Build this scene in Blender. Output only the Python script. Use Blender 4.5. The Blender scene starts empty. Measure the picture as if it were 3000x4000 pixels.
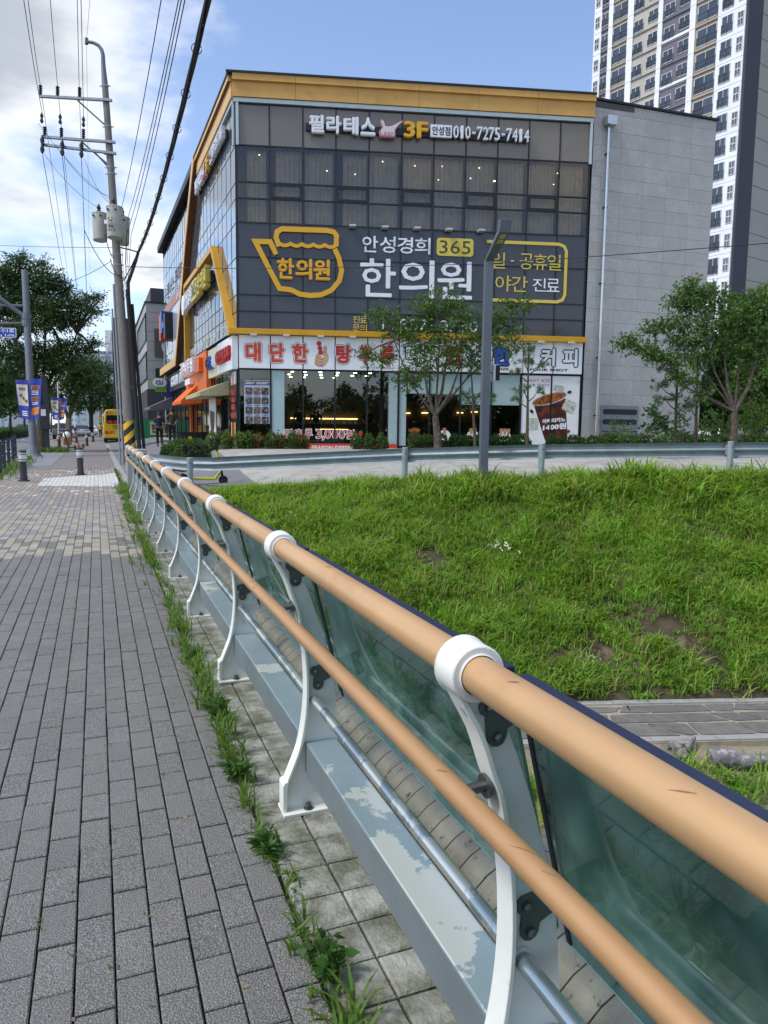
import bpy, math, random
import numpy as np
random.seed(7); rng = np.random.default_rng(7)
SC = bpy.context.scene; COL = SC.collection
PI = math.pi; R = math.radians

# ------------------------------------------------------------------ camera
FPX, IW, IH = 2850.0, 3000.0, 4000.0
YAW, PITCH, ROLL, EYE = R(21.45), R(6.39), R(0.67), 1.5
_f = np.array([math.sin(YAW)*math.cos(PITCH), math.cos(YAW)*math.cos(PITCH), -math.sin(PITCH)])
_r0 = np.array([math.cos(YAW), -math.sin(YAW), 0.0]); _u0 = np.cross(_r0, _f)
_r = math.cos(ROLL)*_r0 + math.sin(ROLL)*_u0; _u = -math.sin(ROLL)*_r0 + math.cos(ROLL)*_u0
EYEP = np.array([0.0, 0.0, EYE])
cam = bpy.data.cameras.new('camera'); camo = bpy.data.objects.new('camera', cam); COL.objects.link(camo)
import mathutils
camo.matrix_world = mathutils.Matrix(((_r[0], _u[0], -_f[0], 0), (_r[1], _u[1], -_f[1], 0), (_r[2], _u[2], -_f[2], EYE), (0, 0, 0, 1)))
cam.sensor_fit = 'VERTICAL'; cam.sensor_height = 36.0; cam.lens = FPX/IH*36.0
cam.clip_start = 0.05; cam.clip_end = 6000
SC.camera = camo

# ------------------------------------------------------------------ light, sky, exposure
SUN_AZ, SUN_EL = R(-94), R(54)            # azimuth from +Y towards +X, elevation
sdir = np.array([math.sin(SUN_AZ)*math.cos(SUN_EL), math.cos(SUN_AZ)*math.cos(SUN_EL), math.sin(SUN_EL)])
sl = bpy.data.lights.new('sun', 'SUN'); sl.energy = 1.5; sl.angle = R(12); sl.color = (1.0, 0.95, 0.87)
so = bpy.data.objects.new('sun', sl); COL.objects.link(so); so.location = (-30, 0, 60)
so.rotation_euler = mathutils.Vector(-sdir).to_track_quat('-Z', 'Y').to_euler()
W = bpy.data.worlds.new('World'); SC.world = W; W.use_nodes = True
nt = W.node_tree; nt.nodes.clear()
def wn(t, **k):
    n = nt.nodes.new(t)
    for a, b in k.items(): setattr(n, a, b)
    return n
def wl(a, b): nt.links.new(a, b)
def wmath(op, a, b=None, c=None, clamp=False):
    n = wn('ShaderNodeMath', operation=op); n.use_clamp = clamp
    for i, v in enumerate((a, b, c)):
        if v is None: continue
        if isinstance(v, (int, float)): n.inputs[i].default_value = v
        else: wl(v, n.inputs[i])
    return n.outputs[0]
sky = wn('ShaderNodeTexSky', sky_type='NISHITA'); sky.sun_disc = False
sky.sun_elevation = SUN_EL; sky.sun_rotation = SUN_AZ; sky.dust_density = 0.6; sky.ozone_density = 1.6; sky.air_density = 1.0
tc = wn('ShaderNodeTexCoord'); sep = wn('ShaderNodeSeparateXYZ'); wl(tc.outputs['Generated'], sep.inputs[0])
zz = wmath('MAXIMUM', sep.outputs[2], 0.0); den = wmath('ADD', zz, 0.22)
cmb = wn('ShaderNodeCombineXYZ'); wl(wmath('DIVIDE', sep.outputs[0], den), cmb.inputs[0]); wl(wmath('DIVIDE', sep.outputs[1], den), cmb.inputs[1])
def wnoise(scale, detail, rough, off, dist=0.0):
    m = wn('ShaderNodeMapping'); m.inputs['Location'].default_value = off; wl(cmb.outputs[0], m.inputs['Vector'])
    n = wn('ShaderNodeTexNoise'); n.inputs['Scale'].default_value = scale; n.inputs['Detail'].default_value = detail
    n.inputs['Roughness'].default_value = rough; n.inputs['Distortion'].default_value = dist; wl(m.outputs[0], n.inputs['Vector']); return n.outputs['Fac']
def pixdir(x, y):
    d = _r*((x-IW/2)/FPX) - _u*((y-IH/2)/FPX) + _f; return d/np.linalg.norm(d)
def wblob(d, c0, c1):
    n = wn('ShaderNodeVectorMath', operation='DOT_PRODUCT'); nr = wn('ShaderNodeVectorMath', operation='NORMALIZE')
    wl(tc.outputs['Generated'], nr.inputs[0]); wl(nr.outputs[0], n.inputs[0]); n.inputs[1].default_value = tuple(d)
    m = wn('ShaderNodeMapRange', interpolation_type='SMOOTHSTEP'); wl(n.outputs['Value'], m.inputs[0])
    m.inputs[1].default_value = c0; m.inputs[2].default_value = c1; return m.outputs[0]
big = wblob(pixdir(150, 250), math.cos(R(17.5)), math.cos(R(7)))           # the large bank of cloud, upper left
low = wblob(pixdir(330, 1150), math.cos(R(12)), math.cos(R(3)))          # cumulus above the trees
clear = wblob(pixdir(1750, 250), math.cos(R(30)), math.cos(R(10)))        # open blue
hole = wblob(pixdir(210, 760), math.cos(R(10)), math.cos(R(3))); cum = wblob(pixdir(650, 900), math.cos(R(5.5)), math.cos(R(2.0)))
n1 = wnoise(1.7, 9, 0.56, (3.1, 1.7, 0.0), 0.15); n2 = wnoise(0.7, 4, 0.5, (7.3, 2.2, 0.0))
den_ = wmath('ADD', wmath('MULTIPLY', n1, 0.75), wmath('MULTIPLY', n2, 0.35))
den_ = wmath('ADD', den_, wmath('MULTIPLY', big, 0.13)); den_ = wmath('ADD', den_, wmath('MULTIPLY', low, 0.02))
den_ = wmath('SUBTRACT', den_, wmath('MULTIPLY', clear, 0.27))
den_ = wmath('ADD', wmath('SUBTRACT', den_, wmath('MULTIPLY', hole, 0.085)), wmath('MULTIPLY', cum, 0.10))
mk = wn('ShaderNodeMapRange', interpolation_type='SMOOTHSTEP'); wl(den_, mk.inputs[0]); mk.inputs[1].default_value = 0.51; mk.inputs[2].default_value = 0.67
core = wn('ShaderNodeMapRange', interpolation_type='SMOOTHSTEP'); wl(wmath('ADD', den_, wmath('MULTIPLY', wmath('SUBTRACT', wnoise(1.3, 6, 0.55, (1.0, 9.0, 0.0)), 0.5), 0.5)), core.inputs[0]); core.inputs[1].default_value = 0.54; core.inputs[2].default_value = 0.74
cc = wn('ShaderNodeMix', data_type='RGBA'); wl(core.outputs[0], cc.inputs['Factor']); cc.inputs['A'].default_value = (4.7, 4.75, 4.9, 1); cc.inputs['B'].default_value = (2.2, 2.38, 2.65, 1)
hz = wn('ShaderNodeMapRange', interpolation_type='SMOOTHSTEP'); wl(sep.outputs[2], hz.inputs[0]); hz.inputs[1].default_value = 0.0; hz.inputs[2].default_value = 0.30; hz.inputs[3].default_value = 0.35; hz.inputs[4].default_value = 0.0
skyc = wn('ShaderNodeMix', data_type='RGBA', blend_type='MULTIPLY'); skyc.inputs['Factor'].default_value = 1.0
wl(sky.outputs[0], skyc.inputs['A']); skyc.inputs['B'].default_value = (0.95, 0.90, 0.92, 1)
h1 = wn('ShaderNodeMix', data_type='RGBA'); wl(hz.outputs[0], h1.inputs['Factor']); wl(skyc.outputs['Result'], h1.inputs['A']); h1.inputs['B'].default_value = (2.9, 3.7, 4.5, 1)
mx = wn('ShaderNodeMix', data_type='RGBA'); wl(wmath('MULTIPLY', mk.outputs[0], 0.97), mx.inputs['Factor']); wl(h1.outputs['Result'], mx.inputs['A']); wl(cc.outputs['Result'], mx.inputs['B'])
bg = wn('ShaderNodeBackground'); bg.inputs['Strength'].default_value = 0.15; wl(mx.outputs['Result'], bg.inputs['Color'])
wo = wn('ShaderNodeOutputWorld'); wl(bg.outputs[0], wo.inputs['Surface'])
SC.view_settings.view_transform = 'Standard'; SC.view_settings.look = 'None'; SC.view_settings.exposure = 0.78; SC.view_settings.gamma = 1.0
SC.view_settings.use_curve_mapping = False
try:
    SC.cycles.max_bounces = 8; SC.cycles.transparent_max_bounces = 24; SC.cycles.use_denoising = True
    SC.cycles.caustics_reflective = False; SC.cycles.caustics_refractive = False
except Exception: pass

# ------------------------------------------------------------------ pixel helpers: a photograph's ray meets a known depth or plane
def ray(x, y): return _r*((x-IW/2)/FPX) - _u*((y-IH/2)/FPX) + _f
def at(x, y, D): return EYEP + ray(x, y)*D
def on(x, y, ax, val):
    d = ray(x, y); return EYEP + d*((val-EYEP[ax])/d[ax])

# ------------------------------------------------------------------ materials
def lin(h):
    h = h.lstrip('#'); o = []
    for i in (0, 2, 4):
        c = int(h[i:i+2], 16)/255; o.append(c/12.92 if c <= 0.04045 else ((c+0.055)/1.055)**2.4)
    return tuple(o)
MATS = {}
def mat(name, col, rough=0.6, metal=0.0, var=0.12, scale=6.0, bump=0.0, bscale=60.0, spec=0.5, emit=0.0, coat=0.0, island=0.0, objr=0.0, stain=None, stain_scale=3.0, stain_at=(0.5, 0.65), detail=5.0):
    if name in MATS: return MATS[name]
    if isinstance(col, str): col = lin(col)
    m = bpy.data.materials.new(name); m.use_nodes = True; t = m.node_tree; b = t.nodes['Principled BSDF']
    b.inputs['Roughness'].default_value = rough; b.inputs['Metallic'].default_value = metal; b.inputs['Specular IOR Level'].default_value = spec
    if coat: b.inputs['Coat Weight'].default_value = coat; b.inputs['Coat Roughness'].default_value = 0.05
    g = t.nodes.new('ShaderNodeNewGeometry'); cur = None
    rgb = t.nodes.new('ShaderNodeRGB'); rgb.outputs[0].default_value = (*col, 1); cur = rgb.outputs[0]
    def hsv(src, fac):
        h = t.nodes.new('ShaderNodeHueSaturation'); t.links.new(src, h.inputs['Color']); t.links.new(fac, h.inputs['Value']); return h.outputs[0]
    def mrange(src, lo, hi, a=0.0, b_=1.0):
        r = t.nodes.new('ShaderNodeMapRange'); t.links.new(src, r.inputs[0]); r.inputs[1].default_value = a; r.inputs[2].default_value = b_; r.inputs[3].default_value = lo; r.inputs[4].default_value = hi; return r.outputs[0]
    if var > 0:
        n = t.nodes.new('ShaderNodeTexNoise'); n.inputs['Scale'].default_value = scale; n.inputs['Detail'].default_value = detail; n.inputs['Roughness'].default_value = 0.65
        t.links.new(g.outputs['Position'], n.inputs['Vector']); cur = hsv(cur, mrange(n.outputs['Fac'], 1-2*var, 1+2*var, 0.25, 0.75))
    if island > 0: cur = hsv(cur, mrange(g.outputs['Random Per Island'], 1-island, 1+island))
    if objr > 0:
        oi = t.nodes.new('ShaderNodeObjectInfo'); cur = hsv(cur, mrange(oi.outputs['Random'], 1-objr, 1+objr))
    if stain is not None:
        n = t.nodes.new('ShaderNodeTexNoise'); n.inputs['Scale'].default_value = stain_scale; n.inputs['Detail'].default_value = 8; n.inputs['Roughness'].default_value = 0.62
        t.links.new(g.outputs['Position'], n.inputs['Vector']); mx_ = t.nodes.new('ShaderNodeMix'); mx_.data_type = 'RGBA'
        t.links.new(mrange(n.outputs['Fac'], 0, 1, *stain_at), mx_.inputs['Factor']); t.links.new(cur, mx_.inputs['A']); mx_.inputs['B'].default_value = (*(lin(stain) if isinstance(stain, str) else stain), 1); cur = mx_.outputs['Result']
    t.links.new(cur, b.inputs['Base Color'])
    if bump > 0:
        n = t.nodes.new('ShaderNodeTexNoise'); n.inputs['Scale'].default_value = bscale; n.inputs['Detail'].default_value = 4
        t.links.new(g.outputs['Position'], n.inputs['Vector']); bp = t.nodes.new('ShaderNodeBump'); bp.inputs['Strength'].default_value = bump; bp.inputs['Distance'].default_value = 0.02
        t.links.new(n.outputs['Fac'], bp.inputs['Height']); t.links.new(bp.outputs[0], b.inputs['Normal'])
    if emit > 0: b.inputs['Emission Color'].default_value = (*col, 1); b.inputs['Emission Strength'].default_value = emit
    MATS[name] = m; return m
def glassmat(name, tint, refl=0.06, rough=0.02, fres=True, glosscol=(1, 1, 1), ior=1.5, dirt_haze=0.0):
    m = bpy.data.materials.new(name); m.use_nodes = True; t = m.node_tree; t.nodes.clear()
    tr = t.nodes.new('ShaderNodeBsdfTransparent'); tr.inputs[0].default_value = (*tint, 1)
    gl = t.nodes.new('ShaderNodeBsdfGlossy'); gl.inputs['Roughness'].default_value = rough; gl.inputs['Color'].default_value = (*glosscol, 1)
    mi = t.nodes.new('ShaderNodeMixShader'); fr = t.nodes.new('ShaderNodeFresnel'); fr.inputs[0].default_value = ior
    ad = t.nodes.new('ShaderNodeMath'); ad.operation = 'ADD'; ad.use_clamp = True; t.links.new(fr.outputs[0], ad.inputs[0]); ad.inputs[1].default_value = refl
    t.links.new(ad.outputs[0], mi.inputs[0]); t.links.new(tr.outputs[0], mi.inputs[1]); t.links.new(gl.outputs[0], mi.inputs[2])
    out = mi.outputs[0]
    if dirt_haze > 0:
        g = t.nodes.new('ShaderNodeNewGeometry'); n = t.nodes.new('ShaderNodeTexNoise'); n.inputs['Scale'].default_value = 9; n.inputs['Detail'].default_value = 8
        t.links.new(g.outputs['Position'], n.inputs['Vector']); mr = t.nodes.new('ShaderNodeMapRange'); t.links.new(n.outputs['Fac'], mr.inputs[0]); mr.inputs[1].default_value = 0.45; mr.inputs[2].default_value = 0.75; mr.inputs[3].default_value = 0.25*dirt_haze; mr.inputs[4].default_value = dirt_haze
        df = t.nodes.new('ShaderNodeBsdfDiffuse'); df.inputs[0].default_value = (0.33, 0.56, 0.47, 1); m2 = t.nodes.new('ShaderNodeMixShader')
        lw = t.nodes.new('ShaderNodeLayerWeight'); lw.inputs[0].default_value = 0.5; pw_ = t.nodes.new('ShaderNodeMath'); pw_.operation = 'MULTIPLY_ADD'; t.links.new(lw.outputs['Facing'], pw_.inputs[0]); pw_.inputs[1].default_value = 1.9; pw_.inputs[2].default_value = 0.45
        ml = t.nodes.new('ShaderNodeMath'); ml.operation = 'MULTIPLY'; ml.use_clamp = True; t.links.new(mr.outputs[0], ml.inputs[0]); t.links.new(pw_.outputs[0], ml.inputs[1])      # patchy dirt plus painted haze, paler along the pane like a grazing reflection
        t.links.new(ml.outputs[0], m2.inputs[0]); t.links.new(out, m2.inputs[1]); t.links.new(df.outputs[0], m2.inputs[2]); out = m2.outputs[0]
    o = t.nodes.new('ShaderNodeOutputMaterial'); t.links.new(out, o.inputs[0]); MATS[name] = m; return m
def leafmat(name, col, var=0.35, trans=0.45, rough=0.5):
    if isinstance(col, str): col = lin(col)
    m = bpy.data.materials.new(name); m.use_nodes = True; t = m.node_tree; b = t.nodes['Principled BSDF']
    b.inputs['Roughness'].default_value = rough; b.inputs['Specular IOR Level'].default_value = 0.35
    g = t.nodes.new('ShaderNodeNewGeometry'); n = t.nodes.new('ShaderNodeTexNoise'); n.inputs['Scale'].default_value = 1.3; n.inputs['Detail'].default_value = 3
    t.links.new(g.outputs['Position'], n.inputs['Vector'])
    a = t.nodes.new('ShaderNodeMath'); a.operation = 'ADD'; t.links.new(n.outputs['Fac'], a.inputs[0]); t.links.new(g.outputs['Random Per Island'], a.inputs[1])
    r = t.nodes.new('ShaderNodeMapRange'); t.links.new(a.outputs[0], r.inputs[0]); r.inputs[1].default_value = 0.3; r.inputs[2].default_value = 1.6; r.inputs[3].default_value = 1-var; r.inputs[4].default_value = 1+var*1.4
    h = t.nodes.new('ShaderNodeHueSaturation'); h.inputs['Color'].default_value = (*col, 1); t.links.new(r.outputs[0], h.inputs['Value'])
    hr = t.nodes.new('ShaderNodeMapRange'); t.links.new(g.outputs['Random Per Island'], hr.inputs[0]); hr.inputs[3].default_value = 0.478; hr.inputs[4].default_value = 0.515; t.links.new(hr.outputs[0], h.inputs['Hue'])
    t.links.new(h.outputs[0], b.inputs['Base Color'])
    tl = t.nodes.new('ShaderNodeBsdfTranslucent'); h2 = t.nodes.new('ShaderNodeHueSaturation'); h2.inputs['Hue'].default_value = 0.485; h2.inputs['Saturation'].default_value = 1.1; h2.inputs['Value'].default_value = 1.5
    t.links.new(h.outputs[0], h2.inputs['Color']); t.links.new(h2.outputs[0], tl.inputs[0])
    mi = t.nodes.new('ShaderNodeMixShader'); mi.inputs[0].default_value = trans; t.links.new(b.outputs[0], mi.inputs[1]); t.links.new(tl.outputs[0], mi.inputs[2])
    t.links.new(mi.outputs[0], t.nodes['Material Output'].inputs[0]); MATS[name] = m; return m

# ------------------------------------------------------------------ mesh builder
class FR:                                   # a vertical facade: a along it, d outwards, z up
    def __init__(s, p, u, n): s.p = np.array([p[0], p[1], 0.0]); s.u = np.array([u[0], u[1], 0.0]); s.n = np.array([n[0], n[1], 0.0])
    def pt(s, a, d, z): return s.p + s.u*a + s.n*d + np.array([0, 0, z])
WORLD = None
_tcache = {}
def text_geo(s, bold=0.0, spacing=1.0):
    k = (s, bold, spacing)
    if k not in _tcache:
        c = bpy.data.curves.new('lettering', 'FONT'); c.body = s; c.resolution_u = 2; c.extrude = 0.5; c.space_character = spacing
        o = bpy.data.objects.new('lettering', c); me = o.to_mesh()
        V = np.array([v.co[:] for v in me.vertices]); F = [tuple(p.vertices) for p in me.polygons]; o.to_mesh_clear()
        bpy.data.objects.remove(o); bpy.data.curves.remove(c)
        if bold > 0.004:                    # a heavier cut: the outline thickened by shifted copies, each a hair behind the last
            n = 8 if bold > 0.02 else 4; V0, F0 = V, F; V, F = [V0+np.array([0, 0, 0.0])], list(F0)
            for i in range(n): V.append(V0+np.array([bold*math.cos(2*PI*i/n), bold*math.sin(2*PI*i/n), -0.02*(i+1)])); F += [tuple(q+len(V0)*(i+1) for q in f) for f in F0]
            V = np.concatenate(V)
        _tcache[k] = (V, F)
    return _tcache[k]
class MB:
    def __init__(s): s.v = []; s.f = []; s.m = []
    def add(s, V, F, mi=0):
        o = len(s.v); s.v.extend([tuple(map(float, p)) for p in V]); s.f.extend([tuple(i+o for i in f) for f in F]); s.m.extend([mi]*len(F)); return s
    def hexa(s, P, mi=0):                   # 4 bottom (ccw) + 4 top
        return s.add(P, [(3, 2, 1, 0), (4, 5, 6, 7), (0, 1, 5, 4), (1, 2, 6, 5), (2, 3, 7, 6), (3, 0, 4, 7)], mi)
    def box(s, x0, x1, y0, y1, z0, z1, mi=0):
        return s.hexa([(x0, y0, z0), (x1, y0, z0), (x1, y1, z0), (x0, y1, z0), (x0, y0, z1), (x1, y0, z1), (x1, y1, z1), (x0, y1, z1)], mi)
    def obox(s, c, sx, sy, sz, rz=0.0, mi=0):   # c = centre of the base
        ca, sa = math.cos(rz), math.sin(rz); P = []
        for z in (0, sz):
            for x, y in ((-sx/2, -sy/2), (sx/2, -sy/2), (sx/2, sy/2), (-sx/2, sy/2)): P.append((c[0]+x*ca-y*sa, c[1]+x*sa+y*ca, c[2]+z))
        return s.hexa(P, mi)
    def paver(s, x0, x1, y0, y1, z0, z1, b=0.006, mi=0):
        V = [(x0, y0, z0), (x1, y0, z0), (x1, y1, z0), (x0, y1, z0), (x0, y0, z1-b), (x1, y0, z1-b), (x1, y1, z1-b), (x0, y1, z1-b), (x0+b, y0+b, z1), (x1-b, y0+b, z1), (x1-b, y1-b, z1), (x0+b, y1-b, z1)]
        return s.add(V, [(0, 1, 5, 4), (1, 2, 6, 5), (2, 3, 7, 6), (3, 0, 4, 7), (4, 5, 9, 8), (5, 6, 10, 9), (6, 7, 11, 10), (7, 4, 8, 11), (8, 9, 10, 11)], mi)
    def prism(s, P, vec, mi=0, mi_side=None):
        n = len(P); P = [np.array(p, float) for p in P]; vec = np.array(vec, float); o = len(s.v)
        s.v.extend([tuple(p) for p in P] + [tuple(p+vec) for p in P]); F = [tuple(o+i for i in range(n))[::-1], tuple(o+n+i for i in range(n))]; s.f += F; s.m += [mi, mi]
        for i in range(n): j = (i+1) % n; s.f.append((o+i, o+j, o+n+j, o+n+i)); s.m.append(mi if mi_side is None else mi_side)
        return s
    def tube(s, pts, r, n=8, mi=0, cap=True):
        pts = [np.array(p, float) for p in pts]; k = len(pts); rs = [r]*k if not hasattr(r, '__len__') else list(r); V = []; prev = None
        for i, p in enumerate(pts):
            t = pts[min(i+1, k-1)]-pts[max(i-1, 0)]; L = np.linalg.norm(t); t = t/L if L > 1e-9 else np.array([0, 0, 1.0])
            if prev is None: a = np.cross(t, [0, 0, 1.0] if abs(t[2]) < 0.9 else [1.0, 0, 0])
            else: a = prev-t*np.dot(prev, t)
            a /= np.linalg.norm(a); b = np.cross(t, a); prev = a
            for q in range(n): an = 2*PI*q/n; V.append(p+(a*math.cos(an)+b*math.sin(an))*rs[i])
        F = [(i*n+q, i*n+(q+1) % n, (i+1)*n+(q+1) % n, (i+1)*n+q) for i in range(k-1) for q in range(n)]
        if cap: F += [tuple(range(n))[::-1], tuple((k-1)*n+q for q in range(n))]
        return s.add(V, F, mi)
    def lathe(s, prof, c, n=16, mi=0, tilt=None):
        return s.tube([np.array(c)+np.array([0, 0, z]) if tilt is None else np.array(c)+np.array(tilt)*z for r, z in prof], [max(r, 1e-4) for r, z in prof], n, mi)
    # facade-frame shapes
    def fbox(s, fr, a0, a1, d0, d1, z0, z1, mi=0):
        return s.hexa([fr.pt(a, d, z) for z in (z0, z1) for a, d in ((a0, d1), (a1, d1), (a1, d0), (a0, d0))], mi)
    def fpoly(s, fr, pts, d0, d1, mi=0, mi_side=None): return s.prism([fr.pt(a, d0, z) for a, z in pts], fr.n*(d1-d0), mi, mi_side)
    def fdisc(s, fr, a, z, r, d0, d1, n=20, mi=0, rz=None): return s.fpoly(fr, [(a+r*math.cos(2*PI*i/n), z+(rz or r)*math.sin(2*PI*i/n)) for i in range(n)], d0, d1, mi)
    def fstroke(s, fr, pts, w, d0, d1, closed=False, mi=0):
        P = [np.array(p, float) for p in pts]; n = len(P); L = []; Q = []
        for i in range(n):
            a = P[i-1] if (i > 0 or closed) else P[i]; b = P[(i+1) % n] if (i < n-1 or closed) else P[i]
            t1 = P[i]-a; t2 = b-P[i]; l1 = np.linalg.norm(t1); l2 = np.linalg.norm(t2); t1 = t1/l1 if l1 > 0 else t2/l2; t2 = t2/l2 if l2 > 0 else t1
            n1 = np.array([-t1[1], t1[0]]); n2 = np.array([-t2[1], t2[0]]); m = n1+n2; ln = np.linalg.norm(m); m = m/ln if ln > 1e-6 else n1
            k = w/2/max(np.dot(m, n1), 0.35); L.append(P[i]+m*k); Q.append(P[i]-m*k)
        for i in range(n if closed else n-1):
            j = (i+1) % n; s.hexa([fr.pt(p[0], d0, p[1]) for p in (L[i], L[j], Q[j], Q[i])] + [fr.pt(p[0], d1, p[1]) for p in (L[i], L[j], Q[j], Q[i])], mi)
        return s
    def ftext(s, fr, txt, a0, a1, z0, z1, d0, d1, bold=0.0, mi=0, spacing=1.0, shear=0.0):
        V, F = text_geo(txt, bold, spacing)
        if len(V) == 0: return s
        lo = V.min(0); hi = V.max(0); W_ = hi-lo; W_[W_ == 0] = 1; T = (V-lo)/W_
        return s.add([fr.pt(a0+(a1-a0)*t[0], d0+(d1-d0)*t[2], z0+(z1-z0)*t[1]+shear*t[0]) for t in T], F, mi)
    def mesh(s, name, org):
        me = bpy.data.meshes.new(name); V = np.array(s.v, float).reshape(-1, 3)-np.array(org); me.from_pydata([tuple(p) for p in V], [], s.f); return me
def setmats(me, mats, mi=None):
    mats = mats if isinstance(mats, (list, tuple)) else [mats]
    for m in mats: me.materials.append(m)
    if mi is not None and len(mats) > 1: me.polygons.foreach_set('material_index', np.array(mi, dtype=np.int32))
def worg(p):
    o = np.zeros(3)
    while p is not None: o += np.array(p.location); p = p.parent
    return o
def tag(o, label=None, cat=None, group=None, kind=None):
    if label: o['label'] = label
    if cat: o['category'] = cat
    if group: o['group'] = group
    if kind: o['kind'] = kind
    return o
def thing(name, label, cat, loc=(0, 0, 0), group=None):
    o = bpy.data.objects.new(name, None); COL.objects.link(o); o.location = tuple(map(float, loc)); o.empty_display_size = 0.2; return tag(o, label, cat, group)
def part(name, mb, mats, parent=None, org=None, kind=None, label=None, smooth=False, bevel=0.0):
    """one mesh object; its origin is its parent's, or org (world)"""
    pw = worg(parent); ow = pw if org is None else np.array(org, float)
    me = mb.mesh(name, ow); setmats(me, mats, mb.m); o = bpy.data.objects.new(name, me); COL.objects.link(o); o.parent = parent; o.location = tuple(ow-pw)
    if smooth: shade(me, smooth)
    if bevel > 0:
        b = o.modifiers.new('bevel', 'BEVEL'); b.width = bevel; b.segments = 2; b.limit_method = 'ANGLE'; b.angle_limit = R(40)
    if kind: o['kind'] = kind
    if label: o['label'] = label
    return o
def shade(me, ang=40):
    me.polygons.foreach_set('use_smooth', np.ones(len(me.polygons), dtype=bool))
    if ang is not True:
        try: me.set_sharp_from_angle(angle=R(ang))
        except Exception: pass
def one(name, label, cat, mb, mats, loc, group=None, smooth=False, bevel=0.0):
    return tag(part(name, mb, mats, None, org=loc, smooth=smooth, bevel=bevel), label, cat, group)
def struct(name, mb, mats, smooth=False, org=(0, 0, 0)):
    return tag(part(name, mb, mats, None, org=org, smooth=smooth), kind='structure')
def inst(name, me, parent, loc, rz=0.0, kind=None):      # another piece on shared mesh data
    o = bpy.data.objects.new(name, me); COL.objects.link(o); o.parent = parent; o.location = tuple(np.array(loc, float)-worg(parent)); o.rotation_euler = (0, 0, rz); return o
def dup(root, loc, label=None, group=None, rz=None):
    r = root.copy(); COL.objects.link(r); r.location = tuple(map(float, loc))
    if rz is not None: r.rotation_euler = (0, 0, rz)
    if label: r['label'] = label
    if group: r['group'] = group
    for ch in list(root.children):
        c = ch.copy(); COL.objects.link(c); c.parent = r
        for g in list(ch.children):
            d = g.copy(); COL.objects.link(d); d.parent = c
    return r
def quads(name, V, mats, parent=None, org=None, kind=None, mi=None):      # V: (n,4,3) loose quads
    n = len(V); pw = worg(parent); ow = pw if org is None else np.array(org, float)
    me = bpy.data.meshes.new(name); me.vertices.add(n*4); me.loops.add(n*4); me.polygons.add(n)
    me.vertices.foreach_set('co', (V.reshape(-1, 3)-ow).astype(np.float32).ravel()); me.loops.foreach_set('vertex_index', np.arange(n*4, dtype=np.int32))
    me.polygons.foreach_set('loop_start', np.arange(0, n*4, 4, dtype=np.int32)); me.update(calc_edges=True); setmats(me, mats, mi)
    o = bpy.data.objects.new(name, me); COL.objects.link(o); o.parent = parent; o.location = tuple(ow-pw)
    if kind: o['kind'] = kind
    return o
def unit(v): return v/np.maximum(np.linalg.norm(v, axis=-1, keepdims=True), 1e-9)
def sst(x): x = np.clip(x, 0, 1); return x*x*(3-2*x)
# ================================================================== THE SETTING
def zs(Y): return 0.005*float(np.clip(Y-20, 0, 90))
RX = [0.75, 2.18, 6.9, 9.64, 13.7, 17.8, 24, 46]
RY = [20.4, 19.1, 16.75, 14.65, 13.0, 11.6, 9.6, 3.0]
RZ = [0.0, -0.06, 0.26, 0.42, 0.52, 0.6, 0.7, 0.9]
def rail_y(X): return float(np.interp(X, RX, RY))
def rail_z(X): return float(np.interp(X, RX, RZ))
def ground(X, Y):
    if X < 0.75: return zs(Y)
    a = float(sst((X-0.75)/3.6)); far = float(sst((Y-62)/30)); zb = zs(Y)+(0.80-zs(Y))*a*(1-far)
    s = float(sst((Y-rail_y(X))/9.0)); return rail_z(X)*(1-s)+zb*s
m_dark = mat('paver_dark', '#656460', 0.85, var=0.10, scale=2.2, island=0.12, bump=0.6, bscale=170, stain='#afada8', stain_scale=230, stain_at=(0.46, 0.68), detail=8)
m_beige = mat('paver_beige', '#a29a8b', 0.85, var=0.10, scale=3, island=0.08, bump=0.4, bscale=150)
m_purple = mat('paver_purple_grey', '#8a8988', 0.85, var=0.10, scale=3, island=0.08, bump=0.4, bscale=150)
m_brown = mat('paver_brown', '#958b80', 0.85, var=0.12, scale=3, island=0.10, bump=0.4, bscale=150)
m_white = mat('paver_white', '#c9c9c2', 0.8, var=0.08, scale=3, island=0.05)
m_joint = mat('paver_joint_sand', '#2c2a26', 0.95, var=0.3, scale=14, stain='#3e4a26', stain_scale=5, stain_at=(0.62, 0.75))
m_asph = mat('asphalt', '#77777a', 0.9, var=0.10, scale=0.8, bump=0.3, bscale=120, stain='#8a8a8a', stain_scale=160, stain_at=(0.55, 0.7))
m_conc = mat('concrete', '#a9a79f', 0.85, var=0.10, scale=1.2, bump=0.2, bscale=60, stain='#8c8a80', stain_scale=2.5, stain_at=(0.5, 0.7))
m_gran = mat('granite', '#a3a39f', 0.75, var=0.08, scale=4, stain='#7c7c7a', stain_scale=120, stain_at=(0.52, 0.62))
m_soil = mat('soil', '#5d5140', 0.95, var=0.25, scale=3, bump=0.6, bscale=25, stain='#857a66', stain_scale=1.7, stain_at=(0.5, 0.7))
m_lane = mat('lane_paint', '#d5d5d0', 0.7, var=0.1, scale=5)
m_yell = mat('yellow_lane_paint', '#c79a33', 0.7, var=0.15, scale=5)
m_grd = mat('far_ground', '#8a8a80', 0.95, var=0.2, scale=0.2)

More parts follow.
